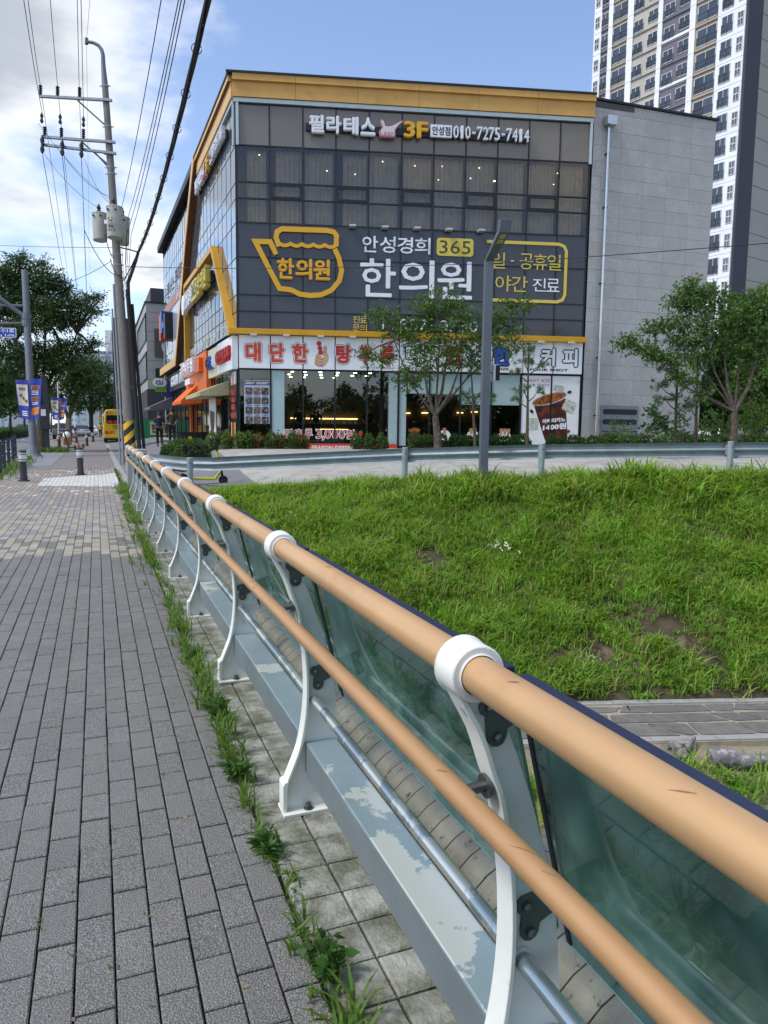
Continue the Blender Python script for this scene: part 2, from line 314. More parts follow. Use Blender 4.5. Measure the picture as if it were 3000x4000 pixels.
mb = MB()
mb.add([(-3000, -3000, -4.4), (3000, -3000, -4.4), (3000, 4000, -4.4), (-3000, 4000, -4.4)], [(0, 1, 2, 3)])
struct('ground', mb, m_soil)
mb = MB(); mb.add([(-900, 112, 0.42), (900, 112, 0.42), (900, 3500, 0.42), (-900, 3500, 0.42)], [(0, 1, 2, 3)])
struct('far_ground', mb, m_grd)

# ---- bridge deck and pavement
deck = struct('bridge_deck', MB().box(-16.5, 1.385, -12, 19.8, -1.15, -0.13), m_conc)
def strip(x0, x1, y0, y1, dz, step=4.0, nx=1):
    m = MB(); ys = np.arange(y0, y1+step*0.5, step); V = []; xs = np.linspace(x0, x1, nx+1)
    for y in ys:
        for x in xs: V.append((x, y, zs(y)+dz))
    k = nx+1; F = [(i*k+j, i*k+j+1, (i+1)*k+j+1, (i+1)*k+j) for i in range(len(ys)-1) for j in range(nx)]; return m.add(V, F)
pav = struct('pavement', strip(-3.56, 0.93, -8, 27.6, -0.022, 1.0), m_joint)
SPX, SPY = 0.1045, 0.2
cand = []; ccx = 0.004
for k in range(-34, 5):
    x0 = ccx+SPX*k; off = 0.075 if k % 2 else 0.175
    for j in range(2, 138):
        y0 = off+SPY*(j-1); xc, yc = x0+SPX/2, y0+SPY/2
        if xc < -3.5: continue
        q = np.array([xc, yc, 0])-EYEP; d = q@_f
        if d < 0.3: continue
        px = IW/2+FPX*(q@_r)/d; py = IH/2-FPX*(q@_u)/d
        if px < -260 or py > 4500: continue
        cand.append((d, x0, y0, px, py))
cand.sort()
g = 0.0028
pm = [MB().paver(-SPX/2+g, SPX/2-g, -SPY/2+g*1.4, SPY/2-g*1.4, -0.03, 0, 0.0035).mesh('paver', (0, 0, 0))]
setmats(pm[0], [mat('paver_dark_single', '#656460', 0.85, var=0.10, scale=2.2, objr=0.12, bump=0.6, bscale=170, stain='#afada8', stain_scale=230, stain_at=(0.46, 0.68), detail=8)])
field = MB()
for i, (d, x0, y0, px, py) in enumerate(cand):
    xc, yc = x0+SPX/2, y0+SPY/2; jz = rng.normal(0, 0.0012)
    if i < 300:
        o = inst('paver', pm[0], pav, (xc+rng.normal(0, 0.0006), yc+rng.normal(0, 0.001), jz), rng.normal(0, 0.004)); continue
    r = rng.random(); Y = yc+0.35*math.sin(xc*1.7)-0.12*xc
    inwhite = 19.9+0.25*(0.5-xc) < yc < 24.6+1.6*xc*0.6 and xc > -1.45+ (0 if yc > 20.9 else 0)
    if Y < 9.0: c = 0
    elif Y < 10.7: c = 0 if r < 0.42 else 1
    elif Y < 14.4: c = 1 if r < 0.62 else 2
    elif Y < 17.4: c = 2 if r < 0.55 else (3 if r < 0.8 else 1)
    elif inwhite: c = 4
    else: c = 3 if r < 0.55 else (2 if r < 0.75 else (1 if r < 0.93 else 4))
    field.paver(x0+g, x0+SPX-g, y0+g*1.4, y0+SPY-g*1.4, zs(yc)-0.03, zs(yc)+jz, 0.0035, c)
part('paver_field', field, [m_dark, m_beige, m_purple, m_brown, m_white], pav, kind='stuff')

# far pavement: too far off to tell the pavers apart
m_far = mat('far_paving', '#8d867e', 0.85, var=0.12, scale=1.5)
t = m_far.node_tree; b = t.nodes['Principled BSDF']; br = t.nodes.new('ShaderNodeTexBrick'); gg = t.nodes.new('ShaderNodeNewGeometry'); mp = t.nodes.new('ShaderNodeMapping')
mp.inputs['Rotation'].default_value = (0, 0, PI/2); t.links.new(gg.outputs['Position'], mp.inputs['Vector']); t.links.new(mp.outputs[0], br.inputs['Vector'])
br.inputs['Scale'].default_value = 1.0; br.inputs['Brick Width'].default_value = 0.2; br.inputs['Row Height'].default_value = 0.105; br.inputs['Mortar Size'].default_value = 0.006
br.inputs['Color1'].default_value = (*lin('#8f8880'), 1); br.inputs['Color2'].default_value = (*lin('#7c7a7b'), 1); br.inputs['Mortar'].default_value = (*lin('#4a463f'), 1); t.links.new(br.outputs[0], b.inputs['Base Color'])
struct('far_pavement', strip(-3.56, 0.62, 27.6, 111.6, 0.0, 3.0), m_far)
mb = strip(-3.3, -1.6, 29.5, 41.5, 0.006, 3.0); struct('slate_paving', mb, mat('slate_paving', '#868a8e', 0.85, var=0.12, scale=2))

# kerb stones
gk = struct('kerb', strip(0.605, 0.815, 20.4, 111, -0.1, 3.0), m_gran)
km = MB().paver(-0.1, 0.1, -0.49, 0.49, -0.14, 0.012, 0.012).mesh('kerb_stone', (0, 0, 0)); setmats(km, [m_gran])
for i in range(40): y = 20.9+i; inst('kerb_stone', km, gk, (0.715, y, zs(y)+0.004))
gk2 = struct('road_kerb', strip(-3.74, -3.54, -6, 111, -0.1, 3.0), m_gran)
for i in range(46): y = 14.9+i; inst('kerb_stone', km, gk2, (-3.65, y, zs(y)))

# left road
struct('road', strip(-15.6, -3.74, -8, 111.9, -0.13, 3.0, 3), m_asph)
mk_ = struct('road_markings', strip(-3.98, -3.86, 0, 111, -0.126, 3.0), m_yell)
for x in (-6.9, -10.1):
    for k in range(14):
        y = 8+k*8.0
        if 44 < y+1 < 54: continue
        part('lane_dash', strip(x-0.07, x+0.07, y, y+3.0, -0.126, 1.5), m_lane, mk_)
for k in range(12): part('crossing_stripe', strip(-4.6-k*0.95-0.45, -4.6-k*0.95, 46.5, 50.5, -0.126, 2.0), m_lane, mk_)
struct('opposite_pavement', strip(-21, -15.6, -8, 111.9, 0.0, 3.0), m_brown)
struct('road_verge', strip(-60, -21, -8, 111.9, -0.02, 6.0), m_soil)

# ---- the tiled edge strip and the rounded bridge kerb under the railing
m_tile = mat('edge_tile', '#999a90', 0.9, var=0.10, scale=7, stain='#6f7260', stain_scale=6, stain_at=(0.42, 0.60), bump=0.5, bscale=70, island=0.06)
m_tileobj = mat('edge_tile_single', '#a3a49a', 0.9, var=0.12, scale=7, stain='#686b58', stain_scale=6.5, stain_at=(0.40, 0.60), bump=0.5, bscale=70, objr=0.08)
edge = struct('edge_strip', strip(0.545, 1.0, 0.2, 19.6, -0.02, 1.0), m_joint)
tm = []
for w in (0.158, 0.196):
    me = MB().paver(-w/2, w/2, -0.0765, 0.0765, -0.03, 0, 0.006).mesh('tile', (0, 0, 0)); setmats(me, [m_tileobj]); tm.append(me)
ef = MB()
for j in range(118):
    y = 0.437+0.1612*j
    for q, (xc, w) in enumerate(((0.622, 0.158), (0.805, 0.196))):
        jz = rng.normal(0, 0.001)
        if y < 7.5: inst('tile', tm[q], edge, (xc, y, jz), rng.normal(0, 0.004))
        else: ef.paver(xc-w/2, xc+w/2, y-0.0765, y+0.0765, -0.03, jz, 0.006)
part('tile_field', ef, m_tile, edge, kind='stuff')
m_curb = mat('kerb_concrete', '#92907f', 0.85, var=0.14, scale=5, stain='#4f4d49', stain_scale=28, stain_at=(0.60, 0.68), bump=0.4, bscale=40, objr=0.06)
prof = [(0.945+0.225*(1-math.cos(PI*i/14)), 0.245*math.sin(PI*i/14)**0.75) for i in range(15)]
bk = struct('bridge_kerb', MB().prism([(1.17+(x-1.17)*0.975, 0.2, z*0.97-0.012) for x, z in prof]+[(1.38, 0.2, -0.14), (0.945, 0.2, -0.14)], (0, 19.3, 0)), m_joint)
cb = MB().prism([(x, -0.0498, z) for x, z in prof]+[(1.395, -0.0498, -0.13), (0.945, -0.0498, -0.13)], (0, 0.0996, 0)).mesh('kerb_block', (0, 0, 0)); setmats(cb, [m_curb]); shade(cb, 50)
for j in range(180): inst('kerb_block', cb, bk, (0, 0.34+0.105*j, rng.normal(0, 0.0008)))

# ---- side road, plaza in front of the shops
xs_ = [0.815, 1.3, 2.0, 2.9, 3.9]; xp_ = [3.9, 4.6, 5.6, 7, 8.5, 10, 12, 14, 16, 18, 21, 26, 34, 46]
def sheet(name, xs, m, t1=112.0):
    M_ = MB(); V = []; T = list(np.linspace(0, 0.12, 9))+[0.16, 0.2, 0.27, 0.36, 0.5, 0.7, 1.0]
    for x in xs:
        y0 = rail_y(x)-0.08
        for tt in T: y = y0+tt*(t1-y0); V.append((x, y, ground(x, y)))
    k = len(T); M_.add(V, [(i*k+j, (i+1)*k+j, (i+1)*k+j+1, i*k+j+1) for i in range(len(xs)-1) for j in range(k-1)]); return struct(name, M_, m, smooth=True)
sheet('side_road', xs_, m_asph); sheet('plaza', xp_, m_conc)

# ---- the grass bank, the stream path and the water
BT = [(0.9, 20.2, -0.06), (2.2, 18.8, -0.10), (6.9, 16.62, 0.26), (9.6, 14.58, 0.42), (13.7, 12.92, 0.52), (17.8, 11.52, 0.60), (24, 9.5, 0.70), (46, 2.9, 0.90)]
BB = [(0.9, 12.2, -3.02), (2.2, 11.6, -3.02), (6.9, 10.02, -3.02), (8.8, 9.44, -3.02), (11.1, 8.74, -3.02), (14, 7.86, -3.02), (19, 6.3, -3.02), (38, 0.5, -3.02)]
def lerp_line(L, s):
    i = min(int(s), len(L)-2); f = s-i; return np.array(L[i])*(1-f)+np.array(L[i+1])*f
def bank_pt(s, t):
    a, b = lerp_line(BT, s), lerp_line(BB, s); p = a*(1-t)+b*t
    p[2] += 0.10*math.sin(PI*t**0.62)+0.07*math.sin(s*4.3+1.5*math.sin(t*6))*math.sin(PI*t)+0.06*math.sin(s*7.1+t*5)*math.sin(PI*t)+0.05*math.sin(s*17+t*13)*math.sin(PI*t); return p
NS, NT = 84, 34
V = [bank_pt(7*i/NS, j/NT) for i in range(NS+1) for j in range(NT+1)]
F = [(i*(NT+1)+j, i*(NT+1)+j+1, (i+1)*(NT+1)+j+1, (i+1)*(NT+1)+j) for i in range(NS) for j in range(NT)]
bank = struct('bank', MB().add(V, F), mat('bank_soil', '#4a4230', 0.95, var=0.3, scale=3, bump=0.6, bscale=25, stain='#7d715d', stain_scale=1.3, stain_at=(0.58, 0.7)), smooth=True)
PO = np.array([7.0, 9.95, -3.02]); PE = np.array([0.957, -0.29, 0]); PW = np.array([-0.29, -0.957, 0])
def pp(e, w, z=0.0): return PO+PE*e+PW*w+np.array([0, 0, z])
def pbox(m, e0, e1, w0, w1, z0, z1, mi=0): return m.hexa([pp(e, w, z) for z in (z0, z1) for e, w in ((e0, w0), (e0, w1), (e1, w1), (e1, w0))], mi)
path = struct('stream_path', pbox(MB(), -9, 16, 0.0, 1.62, -0.3, 0.0), mat('path_mortar', '#a39a84', 0.9, var=0.12, scale=6, bump=0.3, bscale=60))
m_flag = mat('flagstone', '#6f6d68', 0.85, var=0.14, scale=5, objr=0.12, bump=0.4, bscale=60)
rows = [0.17, 0.53, 0.93, 1.43]
for r_ in range(3):
    e = -8.8+rng.random()*0.3; cut = rng.normal(0, 0.13, 2)
    while e < 15.6:
        L_ = rng.uniform(0.45, 1.0); c2_ = rng.normal(0, 0.14, 2); w0, w1 = rows[r_]+0.022, rows[r_+1]-0.022; j_ = lambda s=0.032: rng.normal(0, s)
        P = [(e+cut[0]+0.025, w0+abs(j_())), (e+L_*0.5+j_(0.06), w0+0.35*abs(j_(0.03))), (e+L_+c2_[0]-0.025, w0+abs(j_())), (e+L_+(c2_[0]+c2_[1])/2-0.02, (w0+w1)/2+j_(0.04)), (e+L_+c2_[1]-0.025, w1-abs(j_())), (e+L_*0.45+j_(0.06), w1-0.35*abs(j_(0.03))), (e+cut[1]+0.025, w1-abs(j_())), (e+(cut[0]+cut[1])/2+0.02, (w0+w1)/2+j_(0.04))]
        c = pp(e+L_/2, (w0+w1)/2); part('flagstone', MB().prism([pp(a, b_, -0.02) for a, b_ in P], (0, 0, 0.032+abs(j_(0.004)))), m_flag, path, org=c); e += L_; cut = c2_
for k in range(25):
    for w in (0.07, 1.53): part('kerb_stone', pbox(MB(), -9+k+0.006, -8+k-0.006, w-0.075, w+0.075, -0.1, 0.03+rng.normal(0, 0.003)), m_gran, path, org=pp(-8.5+k, w), bevel=0.008)
mb = MB(); NE, prf = 60, [(1.6, -0.05), (1.95, -0.07), (2.3, -0.1), (2.6, -0.32), (3.1, -0.62), (3.8, -0.8), (4.6, -1.0), (7, -1.3)]
V = [pp(-9+25*i/NE, w+0.12*math.sin(i*1.3)*(w > 2), z+0.04*math.sin(i*0.9+w*3)) for i in range(NE+1) for w, z in prf]
k = len(prf); mb.add(V, [(i*k+j, (i+1)*k+j, (i+1)*k+j+1, i*k+j+1) for i in range(NE) for j in range(k-1)])
struct('stream_margin', mb, mat('wet_earth', '#8d8370', 0.95, var=0.22, scale=3, bump=0.5, bscale=20), smooth=True)
mw = bpy.data.materials.new('stream_water'); mw.use_nodes = True; b = mw.node_tree.nodes['Principled BSDF']; b.inputs['Base Color'].default_value = (0.018, 0.026, 0.018, 1); b.inputs['Roughness'].default_value = 0.12
n = mw.node_tree.nodes.new('ShaderNodeTexNoise'); n.inputs['Scale'].default_value = 4; bp = mw.node_tree.nodes.new('ShaderNodeBump'); bp.inputs['Strength'].default_value = 0.25; bp.inputs['Distance'].default_value = 0.05
mw.node_tree.links.new(n.outputs['Fac'], bp.inputs['Height']); mw.node_tree.links.new(bp.outputs[0], b.inputs['Normal'])
mb = MB(); mb.add([(-16, -14, -3.95), (60, -14, -3.95), (60, 12, -3.95), (-16, 12, -3.95)], [(0, 1, 2, 3)]); struct('stream', mb, mw)

# grass: tufts scattered over the bank
gm = [leafmat('grass_blade', (0.20, 0.345, 0.055), 0.50, 0.45, 0.55), leafmat('grass_blade_pale', (0.31, 0.39, 0.10), 0.40, 0.45, 0.55)]
gc = bpy.data.collections.new('tufts')
def tuft(nb, hmin, hmax, wid, spread, lean, mi=0):
    V = []; F = []
    for b_ in range(nb):
        a = rng.random()*2*PI; rr = spread*math.sqrt(rng.random()); bx, by = rr*math.cos(a), rr*math.sin(a); h = rng.uniform(hmin, hmax); a2 = rng.random()*2*PI; dx, dy = math.cos(a2), math.sin(a2); ln = rng.uniform(0.2, 1.0)*lean*h
        w = wid*rng.uniform(0.7, 1.3); o = len(V); tx, ty = -dy, dx
        for q, (t_, ww) in enumerate(((0, 0.7), (0.4, 1.0), (0.75, 0.75), (1.0, 0.05))):
            px, py, pz = bx+dx*ln*t_**2, by+dy*ln*t_**2, h*(t_-0.38*(ln/h)*t_**2.4)
            V += [(px-tx*w*ww/2, py-ty*w*ww/2, pz), (px+tx*w*ww/2, py+ty*w*ww/2, pz)]
        F += [(o, o+1, o+3, o+2), (o+2, o+3, o+5, o+4), (o+4, o+5, o+7, o+6)]
    me = bpy.data.meshes.new('tuft'); me.from_pydata(V, [], F); me.materials.append(gm[mi]); o = bpy.data.objects.new('tuft', me); gc.objects.link(o)
for k in range(6): tuft(17, 0.12, 0.36, 0.017, 0.14, 1.25, 0)
for k in range(4): tuft(15, 0.12, 0.36, 0.016, 0.14, 1.35, 1)
for k in range(3): tuft(24, 0.06, 0.22, 0.036, 0.15, 1.3, 0)
m_flw = mat('white_flower', '#dfe0d2', 0.8, var=0.05)
fv = []
for k in range(7):
    c_ = np.array([rng.normal(0, .09), rng.normal(0, .09), rng.uniform(.24, .36)])
    for q in range(3): s_ = .012; e_ = c_+rng.normal(0, .014, 3); fv.append([e_+np.array(o_)*s_ for o_ in ((-1, -1, .3), (1, -1, 0), (1, 1, -.3), (-1, 1, 0))])
me_ = bpy.data.meshes.new('tuft'); me_.from_pydata([tuple(p) for q in fv for p in q], [], [tuple(range(4*i, 4*i+4)) for i in range(len(fv))]); me_.materials.append(m_flw); flower = bpy.data.objects.new('tuft', me_)
fcol = bpy.data.collections.new('flowers'); fcol.objects.link(flower)
def scatter(name, V, F, dens, density, smin, smax, label, coll=gc):
    me = bpy.data.meshes.new(name); me.from_pydata([tuple(p) for p in V], [], F)
    sc_ = [0.95+0.38*math.sin(p[0]*2.9+1.3*math.sin(p[1]*1.7))*math.sin(p[1]*3.3+0.8*math.sin(p[0]*2.1)) for p in V]; a2_ = me.attributes.new('sc', 'FLOAT', 'POINT'); a2_.data.foreach_set('value', np.array(sc_, dtype=np.float32))
    at_ = me.attributes.new('dens', 'FLOAT', 'POINT'); at_.data.foreach_set('value', np.array(dens, dtype=np.float32))
    o = bpy.data.objects.new(name, me); COL.objects.link(o); tag(o, label, 'grass', kind='stuff')
    ng = bpy.data.node_groups.new(name, 'GeometryNodeTree'); ng.interface.new_socket('Geometry', in_out='INPUT', socket_type='NodeSocketGeometry'); ng.interface.new_socket('Geometry', in_out='OUTPUT', socket_type='NodeSocketGeometry')
    N = ng.nodes.new; L = ng.links.new; gi = N('NodeGroupInput'); go = N('NodeGroupOutput'); dp = N('GeometryNodeDistributePointsOnFaces'); na = N('GeometryNodeInputNamedAttribute'); na.data_type = 'FLOAT'; na.inputs['Name'].default_value = 'dens'
    mu = N('ShaderNodeMath'); mu.operation = 'MULTIPLY'; mu.inputs[1].default_value = density; L(na.outputs['Attribute'], mu.inputs[0]); L(gi.outputs[0], dp.inputs['Mesh']); L(mu.outputs[0], dp.inputs['Density'])
    ip = N('GeometryNodeInstanceOnPoints'); ci = N('GeometryNodeCollectionInfo'); ci.inputs['Collection'].default_value = coll; ci.inputs['Separate Children'].default_value = True; ci.inputs['Reset Children'].default_value = True
    L(ci.outputs[0], ip.inputs['Instance']); ip.inputs['Pick Instance'].default_value = True
    rv = N('FunctionNodeRandomValue'); rv.data_type = 'FLOAT_VECTOR'; rv.inputs[0].default_value = (-0.22, -0.22, 0); rv.inputs[1].default_value = (0.22, 0.22, 6.283); L(rv.outputs[0], ip.inputs['Rotation'])
    rs = N('FunctionNodeRandomValue'); rs.data_type = 'FLOAT'; rs.inputs[2].default_value = smin; rs.inputs[3].default_value = smax; nb_ = N('GeometryNodeInputNamedAttribute'); nb_.data_type = 'FLOAT'; nb_.inputs['Name'].default_value = 'sc'; m2_ = N('ShaderNodeMath'); m2_.operation = 'MULTIPLY'; L(rs.outputs[1], m2_.inputs[0]); L(nb_.outputs['Attribute'], m2_.inputs[1]); L(m2_.outputs[0], ip.inputs['Scale'])
    L(dp.outputs[0], ip.inputs['Points']); L(ip.outputs[0], go.inputs[0]); md = o.modifiers.new('scatter', 'NODES'); md.node_group = ng; return o
bare = [(2600, 2470, 0.30), (2720, 2560, 0.30), (2800, 2580, 0.22), (2480, 2460, 0.2), (2290, 2500, 0.26), (2190, 2540, 0.2), (1700, 2220, 0.35), (1620, 2200, 0.25), (2540, 2580, 0.16), (2350, 2560, 0.18)]
V = [bank_pt(6*i/NS, j/NT)+np.array([0, 0, 0.005]) for i in range(NS+1) for j in range(NT+1)]
qv = (np.array(V)-EYEP); dz_ = qv@_f; pxv = np.stack([IW/2+FPX*(qv@_r)/dz_, IH/2-FPX*(qv@_u)/dz_], 1)
bp_ = [(V[int(np.argmin(np.hypot(pxv[:, 0]-x, pxv[:, 1]-y)))], r_) for x, y, r_ in bare]
dens = []
for i in range(NS+1):
    for j in range(NT+1):
        p = V[i*(NT+1)+j]; d = 0.75+0.35*math.sin(p[0]*1.9+p[1]*1.1)*math.sin(p[1]*2.3-p[0]*0.6)
        for c, r_ in bp_:
            q = math.hypot(p[0]-c[0], p[1]-c[1])
            if q < r_*2.2: d *= 0.12+0.88*sst((q-r_*0.6)/(r_*1.6))
        if j >= NT-1: d *= 0.35
        dens.append(max(d, 0.05))
scatter('grass', V, F, dens, 175, 0.6, 1.2, 'tall green grass covering the stream bank below the guardrail')
scatter('wild_flowers', V, F, [max(0.0, math.sin(p[0]*1.7+1)*math.sin(p[1]*2.1)-0.35) for p in V], 3.0, 0.8, 1.3, 'sprinkling of small white wild flowers among the grass of the bank', fcol)
V = [pp(-9+25*i/NE, w, z+0.02) for i in range(NE+1) for w, z in ((2.25, -0.12), (2.6, -0.32), (3.1, -0.62), (3.8, -0.8), (4.6, -1.0), (6.0, -1.15))]
F = [(i*6+j, (i+1)*6+j, (i+1)*6+j+1, i*6+j+1) for i in range(NE) for j in range(5)]
dens = [(0.25+0.75*(math.sin(i*0.8+2) > -0.2))*(0.6 if j == 0 else 1) for i in range(NE+1) for j in range(6)]
V2 = [bank_pt(1.9+4.1*i/NS, 0.16*j/6) for i in range(NS+1) for j in range(7)]; F2 = [(i*7+j, i*7+j+1, (i+1)*7+j+1, (i+1)*7+j) for i in range(NS) for j in range(6)]
scatter('tall_grass', V2, F2, [min(1.0, i/14)*max(0.25, 0.75+0.5*math.sin(i*0.37)*math.sin(i*0.113+2)) for i in range(NS+1) for j in range(7)], 115, 1.3, 1.95, 'taller grass growing up along the foot of the guardrail posts')
scatter('stream_weeds', V, F, dens, 120, 0.7, 1.3, 'dark tangled weeds along the stream below the flagstone path')
# ================================================================== RAILING, GUARDRAIL, LAMP
m_ppaint = mat('post_paint', '#eceee4', 0.5, var=0.04, scale=5, stain='#8c8068', stain_scale=16, stain_at=(0.64, 0.76))
m_bronze = mat('bronze_rail', '#cfa676', 0.42, metal=0.25, var=0.05, scale=2.0, spec=0.4, stain='#b98a5e', stain_scale=2.3, stain_at=(0.55, 0.8))
m_bronze2 = mat('bronze_mid_rail', '#be9468', 0.45, metal=0.25, var=0.05, scale=3, spec=0.4, stain='#9c7242', stain_scale=3, stain_at=(0.64, 0.72))
m_galv = mat('galvanised', '#a9b4b8', 0.33, metal=0.85, var=0.08, scale=5)
m_beam = mat('peeling_beam_skylit', '#a0b4b8', 0.36, metal=0.45, var=0.06, scale=4, stain='#dbe0d6', stain_scale=1.9, stain_at=(0.565, 0.575), detail=8)
m_beamtop = m_beam; m_beam = mat('beam_side_shaded', '#8a9597', 0.42, metal=0.4, var=0.08, scale=3, stain='#6f797b', stain_scale=9, stain_at=(0.62, 0.75))  # same beam: top painted paler for sky reflection, side darker for shade
m_pipe = mat('peeling_pipe', '#a3b3b8', 0.28, metal=0.8, var=0.06, scale=4, stain='#dcdfd6', stain_scale=5.5, stain_at=(0.50, 0.53))
m_bracket = mat('bracket_grey', '#5e6460', 0.5, metal=0.4, var=0.08, scale=9)
m_bolt = mat('bolt_steel', '#6d6f6d', 0.4, metal=0.8, var=0.1, scale=20)
m_rub = mat('black_rubber', '#17181a', 0.7, var=0.05)
m_cap = mat('dark_blue_cap', '#2c3550', 0.45, metal=0.3, var=0.05)
m_rglass = glassmat('railing_glass', (0.56, 0.86, 0.75), 0.03, 0.015, dirt_haze=0.22)
RB = (0.66, 2.68, 0.0)
rl = thing('bridge_railing', 'bronze tube railing on curved white posts with green glass panels along the bridge pavement', 'railing', RB)
flc = [(0.645, 0.125), (0.672, 0.19), (0.699, 0.262), (0.718, 0.357), (0.728, 0.478), (0.722, 0.628), (0.695, 0.793), (0.674, 0.853), (0.646, 0.932), (0.612, 0.995), (0.594, 1.03)]
webb = [(0.672, 1.012), (0.705, 0.965), (0.744, 0.872), (0.778, 0.78), (0.806, 0.69), (0.832, 0.60), (0.848, 0.513), (0.862, 0.36), (0.866, 0.01)]
RCX, RCZ = 0.636, 1.058
def smoothline(P, n=3):
    P = [np.array(p, float) for p in P]; o = []
    for i in range(len(P)-1):
        a = P[max(i-1, 0)]; b = P[i]; c = P[i+1]; d = P[min(i+2, len(P)-1)]
        for k in range(n): t_ = k/n; o.append(0.5*((2*b)+(-a+c)*t_+(2*a-5*b+4*c-d)*t_**2+(-a+3*b-3*c+d)*t_**3))
    return o+[P[-1]]
fl = smoothline(flc)
def post_meshes():
    w = MB(); P = [(x+0.006, z) for x, z in fl]+[tuple(p) for p in webb]+[(0.648, 0.01)]
    w.prism([(x, -0.006, z) for x, z in P], (0, 0.012, 0))
    n = len(fl); V = []
    for i in range(n):
        t_ = fl[min(i+1, n-1)]-fl[max(i-1, 0)]; q = fl[i]+np.array([t_[1], -t_[0]])/np.linalg.norm(t_)*0.011
        V += [(fl[i][0], -0.03, fl[i][1]), (fl[i][0], 0.03, fl[i][1]), (q[0], 0.03, q[1]), (q[0], -0.03, q[1])]
    w.add(V, [(4*i+j, 4*i+(j+1) % 4, 4*i+4+(j+1) % 4, 4*i+4+j) for i in range(n-1) for j in range(4)]+[(3, 2, 1, 0), (4*n-4, 4*n-3, 4*n-2, 4*n-1)])
    sh = MB().prism([(0.633, -0.033, 0.012), (0.647, -0.033, 0.012), (0.653, -0.033, 0.128), (0.641, -0.033, 0.134), (0.633, -0.033, 0.12)], (0, 0.066, 0))
    bp = MB().box(0.632, 0.875, -0.055, 0.055, 0.0, 0.0115)
    co = MB(); N = 28; V = []
    for y in (-0.034, 0.034):
        for r in (0.038, 0.0545):
            for i in range(N): V.append((RCX+r*math.cos(2*PI*i/N), y, RCZ+r*math.sin(2*PI*i/N)))
    F = []
    for i in range(N):
        j = (i+1) % N; F += [(N+i, N+j, 3*N+j, 3*N+i), (i, j, 2*N+j, 2*N+i), (i, j, N+j, N+i), (2*N+i, 2*N+j, 3*N+j, 3*N+i)]
    co.add(V, F)
    bl = MB().lathe([(0.019, 0.0117), (0.019, 0.016), (0.012, 0.016), (0.011, 0.034), (0.0, 0.036)], (0.66, -0.03, 0), 10)
    def bracket(pts, bolts):
        return MB().prism([(x, -0.0145, z) for x, z in pts], (0, 0.008, 0))
    def blob(b1, b2, tip1, tip2):
        P = []; r = 0.021
        for (cx, cz), a0, a1 in ((b1, 80, 250), (b2, 170, 350)):
            for k in range(6): a = R(a0+(a1-a0)*k/5); P.append((cx+r*math.cos(a), cz+r*math.sin(a)))
        return P+[(b2[0]+0.024, b2[1]+0.014), tip2, tip1]
    u_ = bracket(blob((0.672, 0.985), (0.69, 0.925), (0.742, 1.005), (0.768, 0.958)), 0)
    l_ = bracket(blob((0.768, 0.562), (0.779, 0.505), (0.842, 0.598), (0.862, 0.548)), 0)
    sb_ = MB().tube([(0.66, -0.0148, 0), (0.66, -0.022, 0)], 0.0105, 8).tube([(0.66, -0.022, 0), (0.66, -0.0265, 0)], [0.0085, 0.003], 8)
    st = MB().tube([(0.627, 0, 0.82), (0.684, 0, 0.824)], 0.011, 10).tube([(0.672, 0, 0.823), (0.682, 0, 0.824)], 0.024, 12)
    hb = MB().tube([(0.762, -0.016, 0.449), (0.762, 0.016, 0.449)], 0.025, 14)
    return dict(post=(w, m_ppaint), shoe=(sh, m_ppaint), base_plate=(bp, m_ppaint), collar=(co, m_ppaint), bolt=(bl, m_bolt), side_bolt=(sb_, m_bolt), upper=(u_, m_bracket), lower=(l_, m_bracket), rail_stub=(st, m_bolt), pipe_sleeve=(hb, m_ppaint))
PM_ = {}
for k, (b, m) in post_meshes().items():
    me = b.mesh(k, (0.66, 0, 0)); setmats(me, m); PM_[k] = me
    if k in ('collar', 'rail_stub', 'pipe_sleeve', 'post'): shade(me, 35)
PY = [1.17, 2.68]+[2.68+1.6*i for i in range(1, 10)]
for y in [-0.4]+PY:
    p = inst('post', PM_['post'], rl, (0.66, y, 0)); p.location = (0, y-RB[1], 0)
    bv = p.modifiers.new('bevel', 'BEVEL'); bv.width = 0.0018; bv.segments = 2; bv.limit_method = 'ANGLE'; bv.angle_limit = R(50)
    for nm, k in (('shoe', 'shoe'), ('base_plate', 'base_plate'), ('collar', 'collar'), ('bracket', 'upper'), ('bracket', 'lower'), ('rail_stub', 'rail_stub'), ('pipe_sleeve', 'pipe_sleeve')):
        c = bpy.data.objects.new(nm, PM_[k]); COL.objects.link(c); c.parent = p
        if k in ('shoe', 'collar', 'base_plate', 'upper', 'lower'):
            bv = c.modifiers.new('bevel', 'BEVEL'); bv.width = 0.0035 if k == 'collar' else 0.0015; bv.segments = 2; bv.limit_method = 'ANGLE'; bv.angle_limit = R(40)
    for k, x, z in (('bolt', 0.735, 0), ('bolt', 0.83, 0), ('side_bolt', 0.672, 0.985), ('side_bolt', 0.69, 0.925), ('side_bolt', 0.768, 0.562), ('side_bolt', 0.779, 0.505)):
        c = bpy.data.objects.new('bolt', PM_[k]); COL.objects.link(c); c.parent = p; c.location = (x-0.66, 0, z)
YE = 17.16
part('top_rail', MB().tube([(RCX, y, RCZ) for y in np.linspace(-1.6, YE, 24)], 0.0358, 32), m_bronze, rl, smooth=50)
for i, (a, b) in enumerate(((-1.6, 10.75), (10.755, YE+0.25))):
    part('mid_rail', MB().tube([(0.615, y, 0.82) for y in np.linspace(a, b, 14)], 0.0232, 24), m_bronze2, rl, smooth=50)
for y in (10.75, 15.4): part('rail_joint', MB().tube([(0.615, y-0.006, 0.82), (0.615, y+0.006, 0.82)], 0.0243, 20), m_rub, rl)
